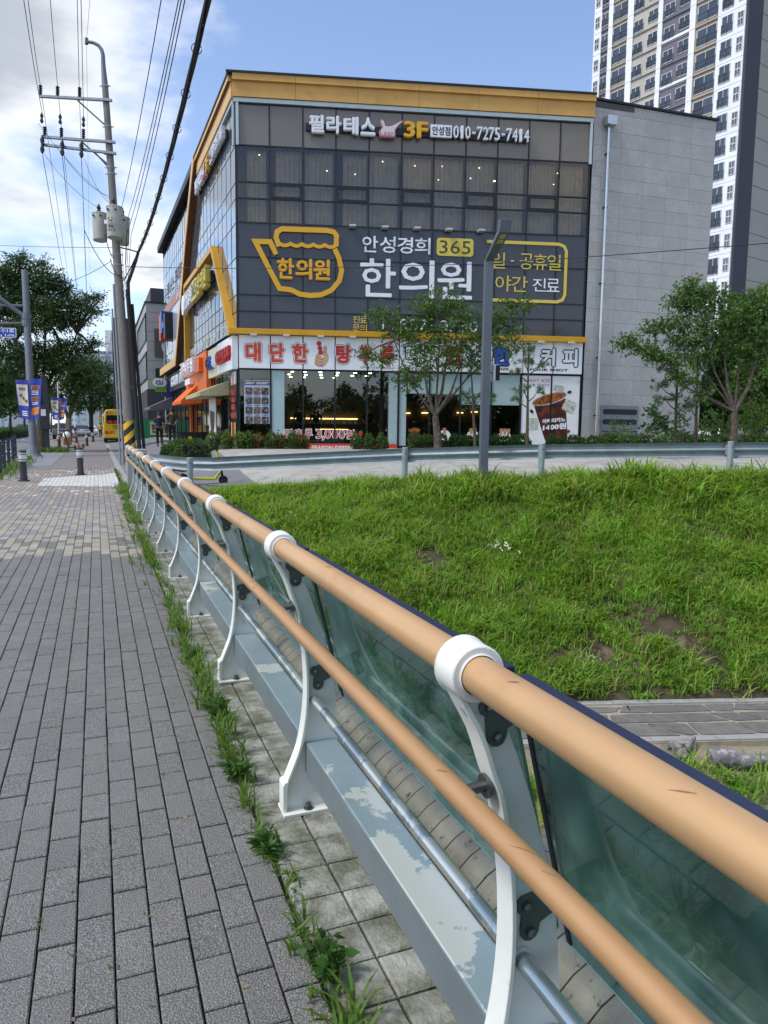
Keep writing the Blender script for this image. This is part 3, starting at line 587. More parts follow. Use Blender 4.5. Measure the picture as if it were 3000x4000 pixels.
part('lower_pipe', MB().tube([(0.762, y, 0.449) for y in np.linspace(-1.6, YE, 24)], 0.0182, 20), m_pipe, rl, smooth=50)
for a, b in zip([-1.6]+[y for y in [-0.4]+PY], [-0.4]+PY+[YE]):
    if b-a > 0.3:
        bb_ = MB().box(0.727, 0.855, a+0.008, b-0.008, 0.155, 0.28); bb_.m[1] = 1; part('box_beam', bb_, [m_beam, m_beamtop], rl, bevel=0.006)
gx0, gz0, gx1, gz1 = 0.741, 1.024, 0.884, 0.445
def gl_pt(t_, dd, y): # along the pane's slope, t 0 top 1 bottom, dd thickness
    nx, nz = 0.972, 0.235; return (gx0+(gx1-gx0)*t_+nx*dd, y, gz0+(gz1-gz0)*t_+nz*dd)
for a, b in zip([-0.4]+PY, PY+[YE]):
    if b-a < 0.3: continue
    y0, y1 = a+0.045, b-0.012
    g_ = part('glass_panel', MB().hexa([gl_pt(1, 0, y0), gl_pt(1, 0.008, y0), gl_pt(1, 0.008, y1), gl_pt(1, 0, y1), gl_pt(0, 0, y0), gl_pt(0, 0.008, y0), gl_pt(0, 0.008, y1), gl_pt(0, 0, y1)]), m_rglass, rl)
    for yy in (y1,):
        part('gasket', MB().hexa([gl_pt(1, -0.003, yy), gl_pt(1, 0.012, yy), gl_pt(1, 0.012, yy+0.014), gl_pt(1, -0.003, yy+0.014), gl_pt(0, -0.003, yy), gl_pt(0, 0.012, yy), gl_pt(0, 0.012, yy+0.014), gl_pt(0, -0.003, yy+0.014)]), m_rub, g_)
    part('glass_cap', MB().box(gx0-0.012, gx0+0.018, y0-0.005, y1+0.005, gz0-0.006, gz0+0.016), m_cap, g_, bevel=0.003)

m_gedge = mat('edge_highlight_teal', '#7fc7b0', 0.15, var=0.05, spec=0.8)  # pale teal strip painted as the highlight on each pane's lower edge
for o_ in [o for o in rl.children if o.name.startswith('glass_panel')]:
    ys_ = [v.co.y+RB[1] for v in o_.data.vertices]; y0, y1 = min(ys_), max(ys_)
    part('edge_highlight', MB().hexa([gl_pt(1.006, -0.0005, y0), gl_pt(1.006, 0.0085, y0), gl_pt(1.006, 0.0085, y1), gl_pt(1.006, -0.0005, y1), gl_pt(1.0005, -0.0005, y0), gl_pt(1.0005, 0.0085, y0), gl_pt(1.0005, 0.0085, y1), gl_pt(1.0005, -0.0005, y1)]), m_gedge, o_)
m_scuff = mat('rail_scuff', '#8a6a4c', 0.6, var=0.25, scale=40)
def scuff(cx, cz, r, y, ang, ln, wd):
    V = []; n = 6
    for i in range(n+1):
        t_ = i/n; w = wd*math.sin(PI*min(max(t_, .08), .92))*rng.uniform(.6, 1.2)
        for s_ in (-1, 1): a = R(ang)+(t_-.5)*ln/r*0.5+s_*w/r/2; V.append((cx+(r+.0005)*math.cos(a), y+(t_-.5)*ln+s_*w*0.2, cz+(r+.0005)*math.sin(a)))
    part('scuff_mark', MB().add(V, [(2*i, 2*i+2, 2*i+3, 2*i+1) for i in range(n)]), m_scuff, rl)
for cx, cz, r, y, ang, ln, wd in ((RCX, RCZ, .0358, 2.05, 95, .03, .006), (RCX, RCZ, .0358, 1.0, 108, .02, .009), (RCX, RCZ, .0358, .62, 120, .03, .004), (RCX, RCZ, .0358, 3.6, 110, .05, .005), (RCX, RCZ, .0358, 5.4, 100, .04, .007), (.615, .82, .0232, 1.22, 110, .03, .008), (.615, .82, .0232, 1.10, 70, .02, .010), (.615, .82, .0232, .93, 100, .05, .003), (.615, .82, .0232, .86, 95, .03, .0025), (.615, .82, .0232, 3.1, 110, .04, .005), (.615, .82, .0232, 4.3, 120, .03, .006)): scuff(cx, cz, r, y, ang, ln, wd)

pl = thing('end_pillar', 'square granite pillar with a capped top at the far end of the bridge railing', 'pillar', (0.88, 18.95, 0))
part('shaft', MB().box(0.66, 1.10, 18.75, 19.19, -0.05, 0.80), m_gran, pl, bevel=0.015)
part('neck', MB().box(0.68, 1.08, 18.77, 19.17, 0.80, 0.85), m_rub, pl)
part('cap', MB().box(0.64, 1.12, 18.73, 19.21, 0.85, 0.97), m_gran, pl, bevel=0.015)

# ---- guardrail
grd = thing('guardrail', 'galvanised corrugated steel guardrail curving along the top of the grass bank', 'guardrail', (6.9, rail_y(6.9), rail_z(6.9)))
m_grail = mat('guardrail_steel', '#9aa5a8', 0.58, metal=0.3, var=0.09, scale=3, stain='#8a9496', stain_scale=2, stain_at=(0.5, 0.75))
line = [(1.25, 21.3), (2.0, 19.75)]+[(x, rail_y(x)) for x in np.linspace(2.6, 26, 34)]
prw = [(0.0, -0.172), (0.012, -0.16), (0.078, -0.118), (0.083, -0.10), (0.083, -0.075), (0.072, -0.06), (0.004, -0.012), (0.004, 0.012), (0.072, 0.06), (0.083, 0.075), (0.083, 0.10), (0.078, 0.118), (0.012, 0.16), (0.0, 0.172)]
def wbeam(pts, y0=None):
    m = MB(); V = []; n = len(pts); k = len(prw)
    for i, p in enumerate(pts):
        q0 = np.array(pts[max(i-1, 0)]); q1 = np.array(pts[min(i+1, n-1)]); t_ = (q1-q0)/np.linalg.norm(q1-q0); nn = np.array([-t_[1], t_[0]]); z = rail_z(p[0])+0.62
        for th in (0.0, 0.006):
            for d, zz_ in prw: V.append((p[0]+nn[0]*(d+0.09+th), p[1]+nn[1]*(d+0.09+th), z+zz_))
    for i in range(n-1):
        for j in range(k-1): o = i*2*k+j; F1 = (o, o+1, o+2*k+1, o+2*k); m.f.append(F1); m.m.append(0); m.f.append(tuple(x+k for x in F1)[::-1]); m.m.append(0)
        for j in (0, k-1): o = i*2*k+j; m.f.append((o, o+k, o+3*k, o+2*k)); m.m.append(0)
    m.v = V; return m
step = 6
for i in range(0, len(line)-1, step):
    seg = line[i:i+step+1]
    if len(seg) > 1: part('rail_section', wbeam(seg), m_grail, grd, smooth=60)
gp = [on(741, 1700, 1, 19.1), None]
pxs = [741, 1582, 2116, 2852]
gposts = []
for x_ in pxs:
    d_ = ray(x_, 1780); best = min(np.linspace(10, 26, 1600), key=lambda D: abs((EYEP+d_*D)[1]-rail_y((EYEP+d_*D)[0]))); gposts.append((EYEP+d_*best)[:2])
gposts += [np.array([18.2, rail_y(18.2)]), np.array([22.2, rail_y(22.2)])]
for X, Y in gposts:
    zg = rail_z(X); p = part('guardrail_post', MB().tube([(X, Y, zg-0.9), (X, Y, zg+0.80)], 0.0725, 20).tube([(X, Y, zg+0.80), (X, Y, zg+0.815)], [0.076, 0.066], 20), m_grail, grd, org=(X, Y, zg), smooth=40)
    part('bolt', MB().tube([(X-0.005, Y-0.088, zg+0.68), (X-0.005, Y-0.06, zg+0.68)], 0.018, 8), m_bolt, p)
    part('offset_block', MB().obox((X+0.03, Y+0.09, zg+0.5), 0.12, 0.10, 0.24, math.atan2(-0.3, 0.95)), m_grail, p)

# ---- square street lamp on the bank
lp = at(1886, 1890, 17.2); LB = (lp[0], lp[1], lp[2])
lam = thing('street_lamp', 'square grey street lamp with an angled head standing on the grass bank', 'street lamp', LB)
m_lamp = mat('lamp_grey', '#666d76', 0.45, metal=0.3, var=0.05, scale=3)
yaw = -YAW+R(6)
footing = MB().obox((lp[0], lp[1], lp[2]-1.1), 0.60, 0.60, 1.08, yaw)
part('footing', footing, mat('footing_concrete', '#a8917a', 0.9, var=0.15, scale=5), lam, bevel=0.02)
ca, sa = math.cos(yaw), math.sin(yaw)
def lpt(x, y, z): return (lp[0]+x*ca-y*sa, lp[1]+x*sa+y*ca, lp[2]+z)
bs = MB().hexa([lpt(x*w, y*w, z) for z, w in ((-0.02, 0.205), (0.22, 0.115)) for x, y in ((-1, -1), (1, -1), (1, 1), (-1, 1))])
part('base', bs, m_lamp, lam, bevel=0.008)
zt = 5.08
part('pole', MB().hexa([lpt(x*0.094, y*0.094, z) for z in (0.22, zt) for x, y in ((-1, -1), (1, -1), (1, 1), (-1, 1))]), m_lamp, lam, bevel=0.008)
hd = MB(); e0 = [lpt(x*0.094, y*0.094, zt) for x, y in ((-1, -1), (1, -1), (1, 1), (-1, 1))]; e1 = [lpt(0.18+x*0.125, -0.55+y*0.10, zt+0.50+(0.05 if y > 0 else -0.02)) for x, y in ((-1, -1), (1, -1), (1, 1), (-1, 1))]
e2 = [lpt(0.20+x*0.125, -0.60+y*0.10, zt+0.74+(0.05 if y > 0 else 0.0)) for x, y in ((-1, -1), (1, -1), (1, 1), (-1, 1))]
hd.hexa(e0+e1).hexa(e1+e2); part('lamp_head', hd, m_lamp, lam, bevel=0.006)
c0 = np.mean([e1[0], e1[1], e0[0], e0[1]], axis=0)*0.45+0.55*np.mean([e1[0], e1[1]], axis=0)
ax_ = np.array(e1[1])-np.array(e1[0]); ax_ /= np.linalg.norm(ax_); up_ = np.mean([e1[0], e1[1]], axis=0)-np.mean([e0[0], e0[1]], axis=0); up_ /= np.linalg.norm(up_); nn_ = np.cross(ax_, up_)
ln_ = MB()
for q in (-0.5, 0.5): ln_.prism([c0+ax_*(sx*0.065)+up_*(q*0.13+sy*0.05)+nn_*0.004 for sx, sy in ((-1, -1), (1, -1), (1, 1), (-1, 1))], nn_*0.012)
part('lamp_lens', ln_, mat('lamp_lens', '#b8ad72', 0.3, var=0.2, scale=60), lam)
sp = at(1930, 1457, 17.05)
spk = thing('loudspeaker', 'white loudspeaker box with a black grille mounted on the square lamp post', 'loudspeaker', sp)
yb = yaw+R(18)
part('body', MB().obox((sp[0], sp[1], sp[2]-0.19), 0.17, 0.2, 0.38, yb), mat('white_plastic', '#d6d6d2', 0.4, var=0.03), spk, bevel=0.02)
cb_, sb_ = math.cos(yb), math.sin(yb)
part('grille', MB().obox((sp[0]+0.035*cb_+0.101*sb_, sp[1]+0.035*sb_-0.101*cb_, sp[2]-0.175), 0.11, 0.012, 0.35, yb).obox((sp[0]+0.087*cb_, sp[1]+0.087*sb_, sp[2]-0.175), 0.012, 0.17, 0.35, yb), m_rub, spk, bevel=0.003)
part('mounting_arm', MB().tube([lpt(0.05, -0.05, sp[2]-lp[2]), (sp[0], sp[1], sp[2])], 0.018, 8), m_bolt, spk)

# ---- driftwood by the stream
a = on(2775, 2985, 2, -3.08); b = on(3090, 2990, 2, -3.08)
m_log = mat('weathered_wood', '#777478', 0.9, var=0.3, scale=6, bump=0.8, bscale=14, stain='#aaa7a6', stain_scale=11, stain_at=(0.52, 0.62))
tt = np.linspace(0, 1, 12); one('driftwood_log', 'weathered grey log lying beside the flagstone path', 'log', MB().tube([a*(1-t)+b*t+np.array([0.02*math.sin(9*t), 0.02*math.cos(7*t), 0.08+0.02*math.sin(11*t)]) for t in tt], [0.10+0.03*math.sin(5*t+1) for t in tt], 12), m_log, a, smooth=60)
c = on(2640, 2930, 2, -3.05); mb = MB()
for k in range(7):
    q = c+np.array([rng.normal(0, 0.10), rng.normal(0, 0.08), rng.uniform(0, 0.06)]); e = q+np.array([rng.normal(0, 0.16), rng.normal(0, 0.12), rng.uniform(0.02, 0.2)]); mb.tube([q, (q+e)/2+rng.normal(0, 0.02, 3), e], [0.075, 0.085, 0.04], 8)
one('driftwood_stump', 'pale broken root stump lying at the near edge of the flagstone path', 'stump', mb, mat('pale_driftwood', '#8f8c88', 0.9, var=0.3, scale=9, bump=0.8, bscale=20, stain='#55524f', stain_scale=12, stain_at=(0.5, 0.6)), c, smooth=60)
# ================================================================== BUILDINGS
CA = np.array([5.096, 28.391]); CRt = np.array([18.254, 24.768])
FF = FR(CA, (0.964, -0.265), (-0.265, -0.964)); FL = FR(CA, (-0.0129, 0.9999), (-0.9999, -0.0129)); FG = FR(CRt, (0.9981, -0.061), (-0.061, -0.9981))
def fpx(fr, x, y, d=0.0):
    p = fr.pt(0, d, 0); r = ray(x, y); t_ = np.dot(p-EYEP, fr.n)/np.dot(r, fr.n); q = EYEP+r*t_; return float(np.dot(q-fr.p, fr.u)), float(q[2])
m_blk = mat('black_frame', '#1c1f26', 0.45, metal=0.2, var=0.04)
m_film = mat('dark_film_panel', '#3e4149', 0.14, var=0.06, scale=0.6, spec=0.5, objr=0.07)
m_span = mat('grey_spandrel', '#7b756d', 0.16, var=0.05, scale=0.8, objr=0.05)
m_win = glassmat('tinted_window', (0.90, 0.86, 0.80), 0.0, 0.02)
m_shop = glassmat('shop_glass', (0.82, 0.86, 0.84), 0.025, 0.01)
m_mir = mat('mirror_glass', '#3c4a5c', 0.03, metal=0.78, var=0.0, spec=0.8)
MATS['mirror_glass'].node_tree.nodes['Principled BSDF'].inputs['Base Color'].default_value = (0.36, 0.44, 0.52, 1)
for l_ in list(MATS['mirror_glass'].node_tree.links):
    if l_.to_socket.name == 'Base Color': MATS['mirror_glass'].node_tree.links.remove(l_)
m_mirfilm = mat('mirror_film', '#4a5561', 0.09, metal=0.35, var=0.04, scale=0.6, spec=0.7, objr=0.05)
m_och = mat('ochre_cladding', '#d3a355', 0.5, var=0.07, scale=1.5, objr=0.03, stain='#bd8d47', stain_scale=1.2, stain_at=(0.58, 0.75))
m_och_sun = mat('ochre_sunlit', '#dfb676', 0.5, var=0.06, scale=2)  # paler copy of the ochre, sunlight on the side face painted in
m_brn = mat('brown_soffit', '#6d4024', 0.6, var=0.1, scale=2)
m_gold = mat('gold_band', '#d09a17', 0.4, var=0.05, scale=2, metal=0.1)
m_alu = mat('pale_gutter', '#b9c7c6', 0.4, metal=0.3, var=0.05)
m_wht = mat('sign_white', '#f0f3f3', 0.45, var=0.03, scale=1.5, stain='#d5d8d4', stain_scale=2.2, stain_at=(0.62, 0.8))
m_let = mat('letter_white', '#e6e9ee', 0.4, var=0.02)
m_lety = mat('letter_yellow', '#e0a91c', 0.4, var=0.03)
m_pyel = mat('print_yellow', '#d7c24e', 0.4, var=0.02)
m_pwht = mat('print_white', '#eceff2', 0.4, var=0.02)
m_red = mat('print_red', '#c42a24', 0.4, var=0.03); m_orr = mat('print_orange_red', '#d5482a', 0.4, var=0.03)
m_blu = mat('print_blue', '#1e52b0', 0.4, var=0.03); m_ink = mat('print_ink', '#1d1d22', 0.5, var=0.02)
m_cof = mat('print_coffee', '#3f1a10', 0.35, var=0.35, scale=3.5, stain='#7c3a1c', stain_scale=3.2, stain_at=(0.5, 0.65))
m_amb = mat('print_amber', '#a85f22', 0.35, var=0.4, scale=9, stain='#5a2610', stain_scale=8, stain_at=(0.5, 0.58))
m_ice = mat('print_ice', '#c9ccc0', 0.3, var=0.35, scale=10, stain='#7d785c', stain_scale=11, stain_at=(0.55, 0.66))
m_skin = mat('print_skin', '#d3a884', 0.45, var=0.05); m_grn = mat('print_green', '#3f8f3c', 0.45, var=0.1)
m_lamp_on = mat('downlight', '#ffe6bd', 0.4, var=0, emit=16.0); m_strip_on = mat('warm_strip_light', '#ffcf86', 0.4, var=0, emit=2.2)
m_room = mat('interior_wall', '#5a5243', 0.8, var=0.15, scale=0.8); m_roomd = mat('interior_dark', '#34322f', 0.8, var=0.08); m_teal = mat('interior_teal', '#a9c2c2', 0.7, var=0.04)
m_cur = mat('curtain_cloth', '#dedbd6', 0.9, var=0.10, scale=4)
def sheer(name, src, fac):
    m = src.copy(); m.name = name; t = m.node_tree; o = t.nodes['Material Output']; s_ = o.inputs[0].links[0].from_socket; tr = t.nodes.new('ShaderNodeBsdfTransparent'); mi = t.nodes.new('ShaderNodeMixShader'); mi.inputs[0].default_value = fac
    t.links.new(tr.outputs[0], mi.inputs[1]); t.links.new(s_, mi.inputs[2]); t.links.new(mi.outputs[0], o.inputs[0]); return m
m_sheer = sheer('sheer_curtain', m_cur, 0.84)

bld = thing('commercial_building', 'three storey glass building with an ochre parapet and large shop signs on the corner', 'building', (CA[0], CA[1], 0.75))
UC = [0.03, 1.235, 2.47, 3.70, 4.95, 6.19, 7.42, 8.66, 9.90, 11.12, 12.35, 13.56]
ZR = [5.27, 5.93, 6.54, 7.92, 9.17, 10.04, 10.62, 11.92, 13.37]
# solid core behind the panels
co = MB(); co.fbox(FF, 0.1, 13.6, -0.45, -0.12, 3.9, 9.12).fbox(FF, 0.1, 13.6, -0.45, -0.12, 11.97, 14.05)
co.fbox(FL, 0.1, 26.95, -0.4, -0.12, 3.8, 14.05)
core = part('core_wall', co, m_roomd, bld)
rb = MB().prism([FF.pt(-0.03, 0.06, 14.02), FF.pt(13.62, 0.06, 14.02), FG.pt(5.7, -0.1, 14.02), (24.0, 54, 14.02), FL.pt(27.0, 0.06, 14.02)], (0, 0, 0.2)); part('roof', rb, mat('roof_felt', '#5a5a58', 0.9), bld)
bk_ = MB().prism([FG.pt(5.7, -0.2, 0.3), FG.pt(5.5, -0.2, 0.3), (23.8, 54, 0.3), (24.0, 54, 0.3)], (0, 0, 13.7)).prism([(24.0, 54, 0.3), (24.0, 54.2, 0.3), FL.pt(27.0, -0.1, 0.3), FL.pt(26.9, -0.1, 0.3)], (0, 0, 13.7))
part('rear_wall', bk_, m_room, bld)
# third floor room, curtains, downlights
rm = MB().fbox(FF, 0.1, 13.5, -5.0, -4.9, 9.1, 11.95).fbox(FF, 0.1, 13.5, -5.0, -0.13, 9.06, 9.12).fbox(FF, 0.1, 13.5, -5.0, -0.13, 11.95, 12.0)
part('upper_room', rm, m_room, bld)
for k, (u0, u1) in enumerate(((0.35, 1.1), (1.45, 2.42), (2.55, 3.62), (3.98, 4.9), (5.0, 6.1), (6.3, 7.36), (7.48, 8.6), (8.72, 9.85), (9.96, 11.05), (11.2, 12.3), (12.42, 13.45))):
    m = MB(); n = 66; V = []; ph = rng.random()*6
    for i in range(n+1):
        a = u0+(u1-u0)*i/n; d = -0.34+0.045*math.sin(a*34+ph+1.3*math.sin(a*3.1))+0.02*math.sin(a*71)
        for z in (9.14, 11.9): V.append(FF.pt(a, d, z))
    m.add(V, [(2*i, 2*i+2, 2*i+3, 2*i+1) for i in range(n)]); part('curtain', m, m_sheer, bld, smooth=True)
for k in range(11):
    for d in (-1.1, -2.6): 
        if rng.random() < 0.55: part('downlight', MB().lathe([(0.03, 11.93), (0.03, 11.948)], FF.pt(0.8+k*1.22+rng.normal(0, 0.12), d+rng.normal(0, 0.1), 0), 10), m_lamp_on, bld)
# front panes
for c in range(11):
    for r in range(8):
        a0, a1, z0, z1 = UC[c]+0.022, UC[c+1]-0.022, ZR[r]+0.022, ZR[r+1]-0.022
        m = m_film if r < 4 else (m_win if r < 7 else m_span)
        if r == 1 and c in (5, 6):
            pm_ = MB().hexa([FF.pt(a, d, z) for z, dd in ((z0, 0.13), (z1, 0.0)) for a, d in ((a0, dd+0.02), (a1, dd+0.02), (a1, dd), (a0, dd))])
            part('open_sash', pm_, m, bld); continue
        j = rng.normal(0, 0.004, 4)
        part('glass_pane', MB().hexa([FF.pt(a, d, z) for z, q in ((z0, 0), (z1, 2)) for a, d in ((a0, j[q]), (a1, j[q+1]), (a1, -0.02+j[q+1]), (a0, -0.02+j[q]))]), m, bld)
        if r == 5 and c % 2 == 1: part('sash_frame', MB().fstroke(FF, [(a0+0.05, z0+0.05), (a1-0.05, z0+0.05), (a1-0.05, z1-0.05), (a0+0.05, z1-0.05)], 0.075, 0.0, 0.03, closed=True), m_blk, bld)
mg = MB()
for u in UC: mg.fbox(FF, u-0.024, u+0.024, -0.1, 0.024, 5.26, 13.4)
for z in ZR: mg.fbox(FF, 0.0, 13.58, -0.1, 0.021, z-0.024, z+0.024)
part('front_mullions', mg, m_blk, bld)
part('corner_post', MB().fbox(FF, -0.03, 0.03, -0.1, 0.03, 5.26, 13.5), m_blk, bld)
# parapet, gutter, gold band
for k in range(6):
    a0 = -0.08+k*2.29; a1 = min(a0+2.28, 13.63); part('parapet_panel', MB().fbox(FF, a0, a1, -0.1, 0.16, 13.56, 14.10), m_och, bld); part('parapet_trim', MB().fbox(FF, a0, a1, -0.1, 0.26, 14.10, 14.33), m_och, bld)
for k in range(4):
    a0 = 0.03+k*2.25; a1 = a0+2.24; part('parapet_panel', MB().fbox(FL, a0, a1, -0.1, 0.16, 13.56, 14.10), m_och_sun, bld); part('parapet_trim', MB().fbox(FL, a0, a1, -0.1, 0.26, 14.12, 14.33), m_och_sun, bld); part('soffit_trim', MB().fbox(FL, a0, a1, -0.1, 0.27, 14.095, 14.12), m_brn, bld)
part('coping', MB().fbox(FF, -0.3, 13.64, -0.2, 0.30, 14.33, 14.40).fbox(FL, -0.0, 9.1, -0.2, 0.30, 14.332, 14.402).fbox(FL, 9.1, 28.0, -0.2, 0.30, 13.95, 14.33), m_blk, bld)
part('gutter', MB().fbox(FF, -0.05, 13.62, 0.0, 0.11, 13.40, 13.54).fbox(FF, 0.02, 0.12, 0.022, 0.10, 11.9, 13.40).fbox(FF, 13.5, 13.6, 0.022, 0.10, 11.85, 13.40).fbox(FL, 0.03, 9.0, 0.0, 0.11, 13.40, 13.54).fbox(FL, 0.03, 0.16, 0.02, 0.10, 11.9, 13.40), m_alu, bld)
part('gold_band', MB().fbox(FF, -0.30, 13.60, 0.0, 0.32, 5.05, 5.255), m_gold, bld, bevel=0.01)
# left face panes
LC = [0.03+1.0*k for k in range(28)]; LC[-1] = 27.0
for c in range(27):
    for r in range(8):
        a0, a1, z0, z1 = LC[c]+0.018, LC[c+1]-0.018, ZR[r]+0.02, ZR[r+1]-0.02
        ingold = (a0 < 13.5 and z1 < 9.2 and a0 > 4.6-(9.2-z1)*1.02)
        j = rng.normal(0, 0.0022, 4)
        part('glass_pane', MB().hexa([FL.pt(a, d, z) for z, q in ((z0, 0), (z1, 2)) for a, d in ((a0, j[q]), (a1, j[q+1]), (a1, -0.02+j[q+1]), (a0, -0.02+j[q]))]), m_mirfilm if ingold else m_mir, bld)
mg = MB()
for u in LC: mg.fbox(FL, u-0.018, u+0.018, -0.1, 0.008, 5.26, 13.95)
for z in ZR: mg.fbox(FL, 0.03, 27.0, -0.1, 0.006, z-0.02, z+0.02)
part('side_mullions', mg, m_blk, bld)
# slanting timber-coloured frame and gold frame on the side face
sl_ = [(8.9, 14.2), (12.3, 11.3), (15.0, 8.5), (18.0, 5.45), (27.6, 5.45)]
part('slanted_frame', MB().fstroke(FL, sl_, 0.40, 0.0, 0.30, mi=0), m_brn, bld); part('frame_face', MB().fstroke(FL, [(a, z+0.02) for a, z in sl_], 0.46, 0.302, 0.34), m_och_sun, bld)
gl_ = [(13.85, 5.1), (13.85, 9.15), (4.45, 9.15), (0.42, 5.15)]
part('gold_frame', MB().fstroke(FL, gl_, 0.24, 0.0, 0.26), m_gold, bld)
part('gold_return', MB().fbox(FL, 0.0, 0.55, 0.27, 0.32, 5.05, 5.255), m_gold, bld)

# ---- granite end wall
wall = thing('granite_wall', 'plain grey granite end wall joined to the right of the glass building', 'wall', FG.pt(2.7, 0, 0.8))
m_grp = mat('granite_panel', '#bab8b4', 0.7, var=0.07, scale=1.6, stain='#a3a19d', stain_scale=26, stain_at=(0.5, 0.60), objr=0.05, detail=8)
zj = [0.3, 1.3, 2.45, 3.05, 3.65, 4.22, 4.76, 5.3, 5.91, 6.42, 6.9, 7.41, 7.95, 8.45, 8.97, 9.47, 9.98, 10.46, 10.97, 11.47, 12.04, 12.64, 13.2, 13.86, 14.24]
uj = [0.02, 0.42, 1.30, 2.38, 3.5, 4.62, 5.78]
part('core', MB().fbox(FG, 0.02, 5.74, -0.5, -0.045, 0.3, 14.2), m_roomd, wall)
for i in range(len(uj)-1):
    for k in range(len(zj)-1): part('granite_panel', MB().fbox(FG, uj[i]+0.004, uj[i+1]-0.004, -0.04, rng.normal(0, 0.0015), zj[k]+0.004, zj[k+1]-0.004), m_grp, wall)
part('coping', MB().fbox(FG, 0.0, 5.86, -0.5, 0.08, 14.25, 14.33), m_blk, wall)
part('end_return', MB().fbox(FG, 5.745, 5.79, -6, 0.0, 0.3, 14.24), m_grp, wall)
m_ss = mat('stainless', '#c7c9c9', 0.22, metal=0.95, var=0.05)
dp_ = thing('drainpipe', 'stainless steel drainpipe with a square hopper on the granite wall', 'drainpipe', FG.pt(0.62, 0.12, 0.8))
part('pipe', MB().tube([FG.pt(0.62, 0.12, z) for z in (0.8, 4.0, 8.0, 13.4)], 0.055, 14), m_ss, dp_, smooth=50)
part('hopper', MB().fbox(FG, 0.42, 0.84, 0.0, 0.34, 13.32, 13.66), m_ss, dp_, bevel=0.01)
for z in (2.2, 4.5, 7.4, 10.3, 12.3): part('clamp', MB().fbox(FG, 0.54, 0.70, 0.0, 0.15, z-0.02, z+0.02), m_blk, dp_)
cab = thing('vent_door', 'grey metal vent door with two long slots set in the granite wall', 'vent door', FG.pt(1.77, 0.0, 0.9))
m_cab = mat('cabinet_grey', '#7f868f', 0.45, metal=0.2, var=0.06)
part('panel', MB().fbox(FG, 0.88, 2.68, 0.004, 0.05, 0.9, 2.62), m_cab, cab, bevel=0.01)
for z in (2.36, 1.95):
    s_ = MB(); s_.fpoly(FG, [(1.78+sg*(0.72)+0.11*math.cos(R(a_))*1, z+0.11*math.sin(R(a_))) for sg, rg in ((1, range(-90, 91, 30)), (-1, range(90, 271, 30))) for a_ in rg], 0.052, 0.058); part('slot', s_, m_blk, cab)
for z in (1.55,): part('rail', MB().fbox(FG, 0.92, 2.64, 0.05, 0.065, z, z+0.03), m_blk, cab)

# ---- third floor sign on the front
def letters(root, fr, txt, a0, a1, z0, z1, d0, d1, m, bold=0.03, gap=0.12):
    n = len(txt); w = (a1-a0)/n
    for i, ch in enumerate(txt):
        if ch == ' ': continue
        k = 0.5 if ch in '-.,·1' else 1.0; h0, h1 = z0, z1
        if ch == '-': h0, h1 = z0+(z1-z0)*0.42, z0+(z1-z0)*0.56
        if ch in '.,·': h0, h1 = (z0, z0+(z1-z0)*0.14) if ch != '·' else (z0+(z1-z0)*0.43, z0+(z1-z0)*0.57)
        g_ = gap/2 if k == 1 else (0.28 if ch != '-' else 0.2)
        if ch in '.,·': g_ = 0.38
        part('letter', MB().ftext(fr, ch, a0+w*(i+g_), a0+w*(i+1-g_), h0, h1, d0, d1, bold), m, root)
def lean_logo(root, fr, f):
    body = [(0.10, 0.98), (0.16, 0.92), (0.22, 0.62), (0.42, 0.58), (0.60, 0.66), (0.98, 0.98), (1.0, 0.93), (0.80, 0.66), (0.74, 0.50), (0.68, 0.42), (0.70, 0.05), (0.62, 0.0), (0.05, 0.0), (0.02, 0.30), (0.10, 0.42), (0.16, 0.55), (0.07, 0.86)]
    part('emblem', MB().fpoly(fr, [f(x, y) for x, y in body], 0.10, 0.27), mat('emblem_pink', '#d9a3b1', 0.4, var=0.08, scale=5), root)
    ins = [(0.5+(x-0.5)*0.86, 0.45+(y-0.45)*0.88) for x, y in body]; part('emblem_face', MB().fpoly(fr, [f(x, y) for x, y in ins], 0.27, 0.28), mat('emblem_pale', '#d9cdd2', 0.4, var=0.04), root)
    a, z = f(0.04, 0.04); a2, z2 = f(0.66, 0.36); part('emblem_lettering', MB().ftext(fr, 'Lean', a, a2, z, z2, 0.28, 0.285, 0.01), mat('emblem_text', '#c4707f', 0.4, var=0), root)
sg = thing('pilates_sign', 'row of white and yellow channel letters with a phone number under the front parapet', 'sign', FF.pt(6.8, 0.2, 12.4))
part('backing_bar', MB().fbox(FF, 2.57, 11.05, 0.02, 0.12, 12.52, 12.78), m_blk, sg)
letters(sg, FF, '필라테스', 2.66, 5.2, 12.40, 13.04, 0.12, 0.26, m_let, 0.045)
lean_logo(sg, FF, lambda x, y: (5.28+0.9*x, 12.39+0.62*y))
letters(sg, FF, '3F', 6.2, 7.18, 12.41, 13.0, 0.12, 0.26, m_lety, 0.035)
part('plate', MB().fbox(FF, 7.24, 8.05, 0.12, 0.24, 12.49, 12.93), m_let, sg); part('plate_lettering', MB().ftext(FF, '안성점', 7.30, 7.99, 12.55, 12.87, 0.241, 0.247, 0.02), m_ink, sg)
letters(sg, FF, '010-7275-7414', 8.1, 11.06, 12.48, 12.94, 0.12, 0.26, m_let, 0.008, 0.12)
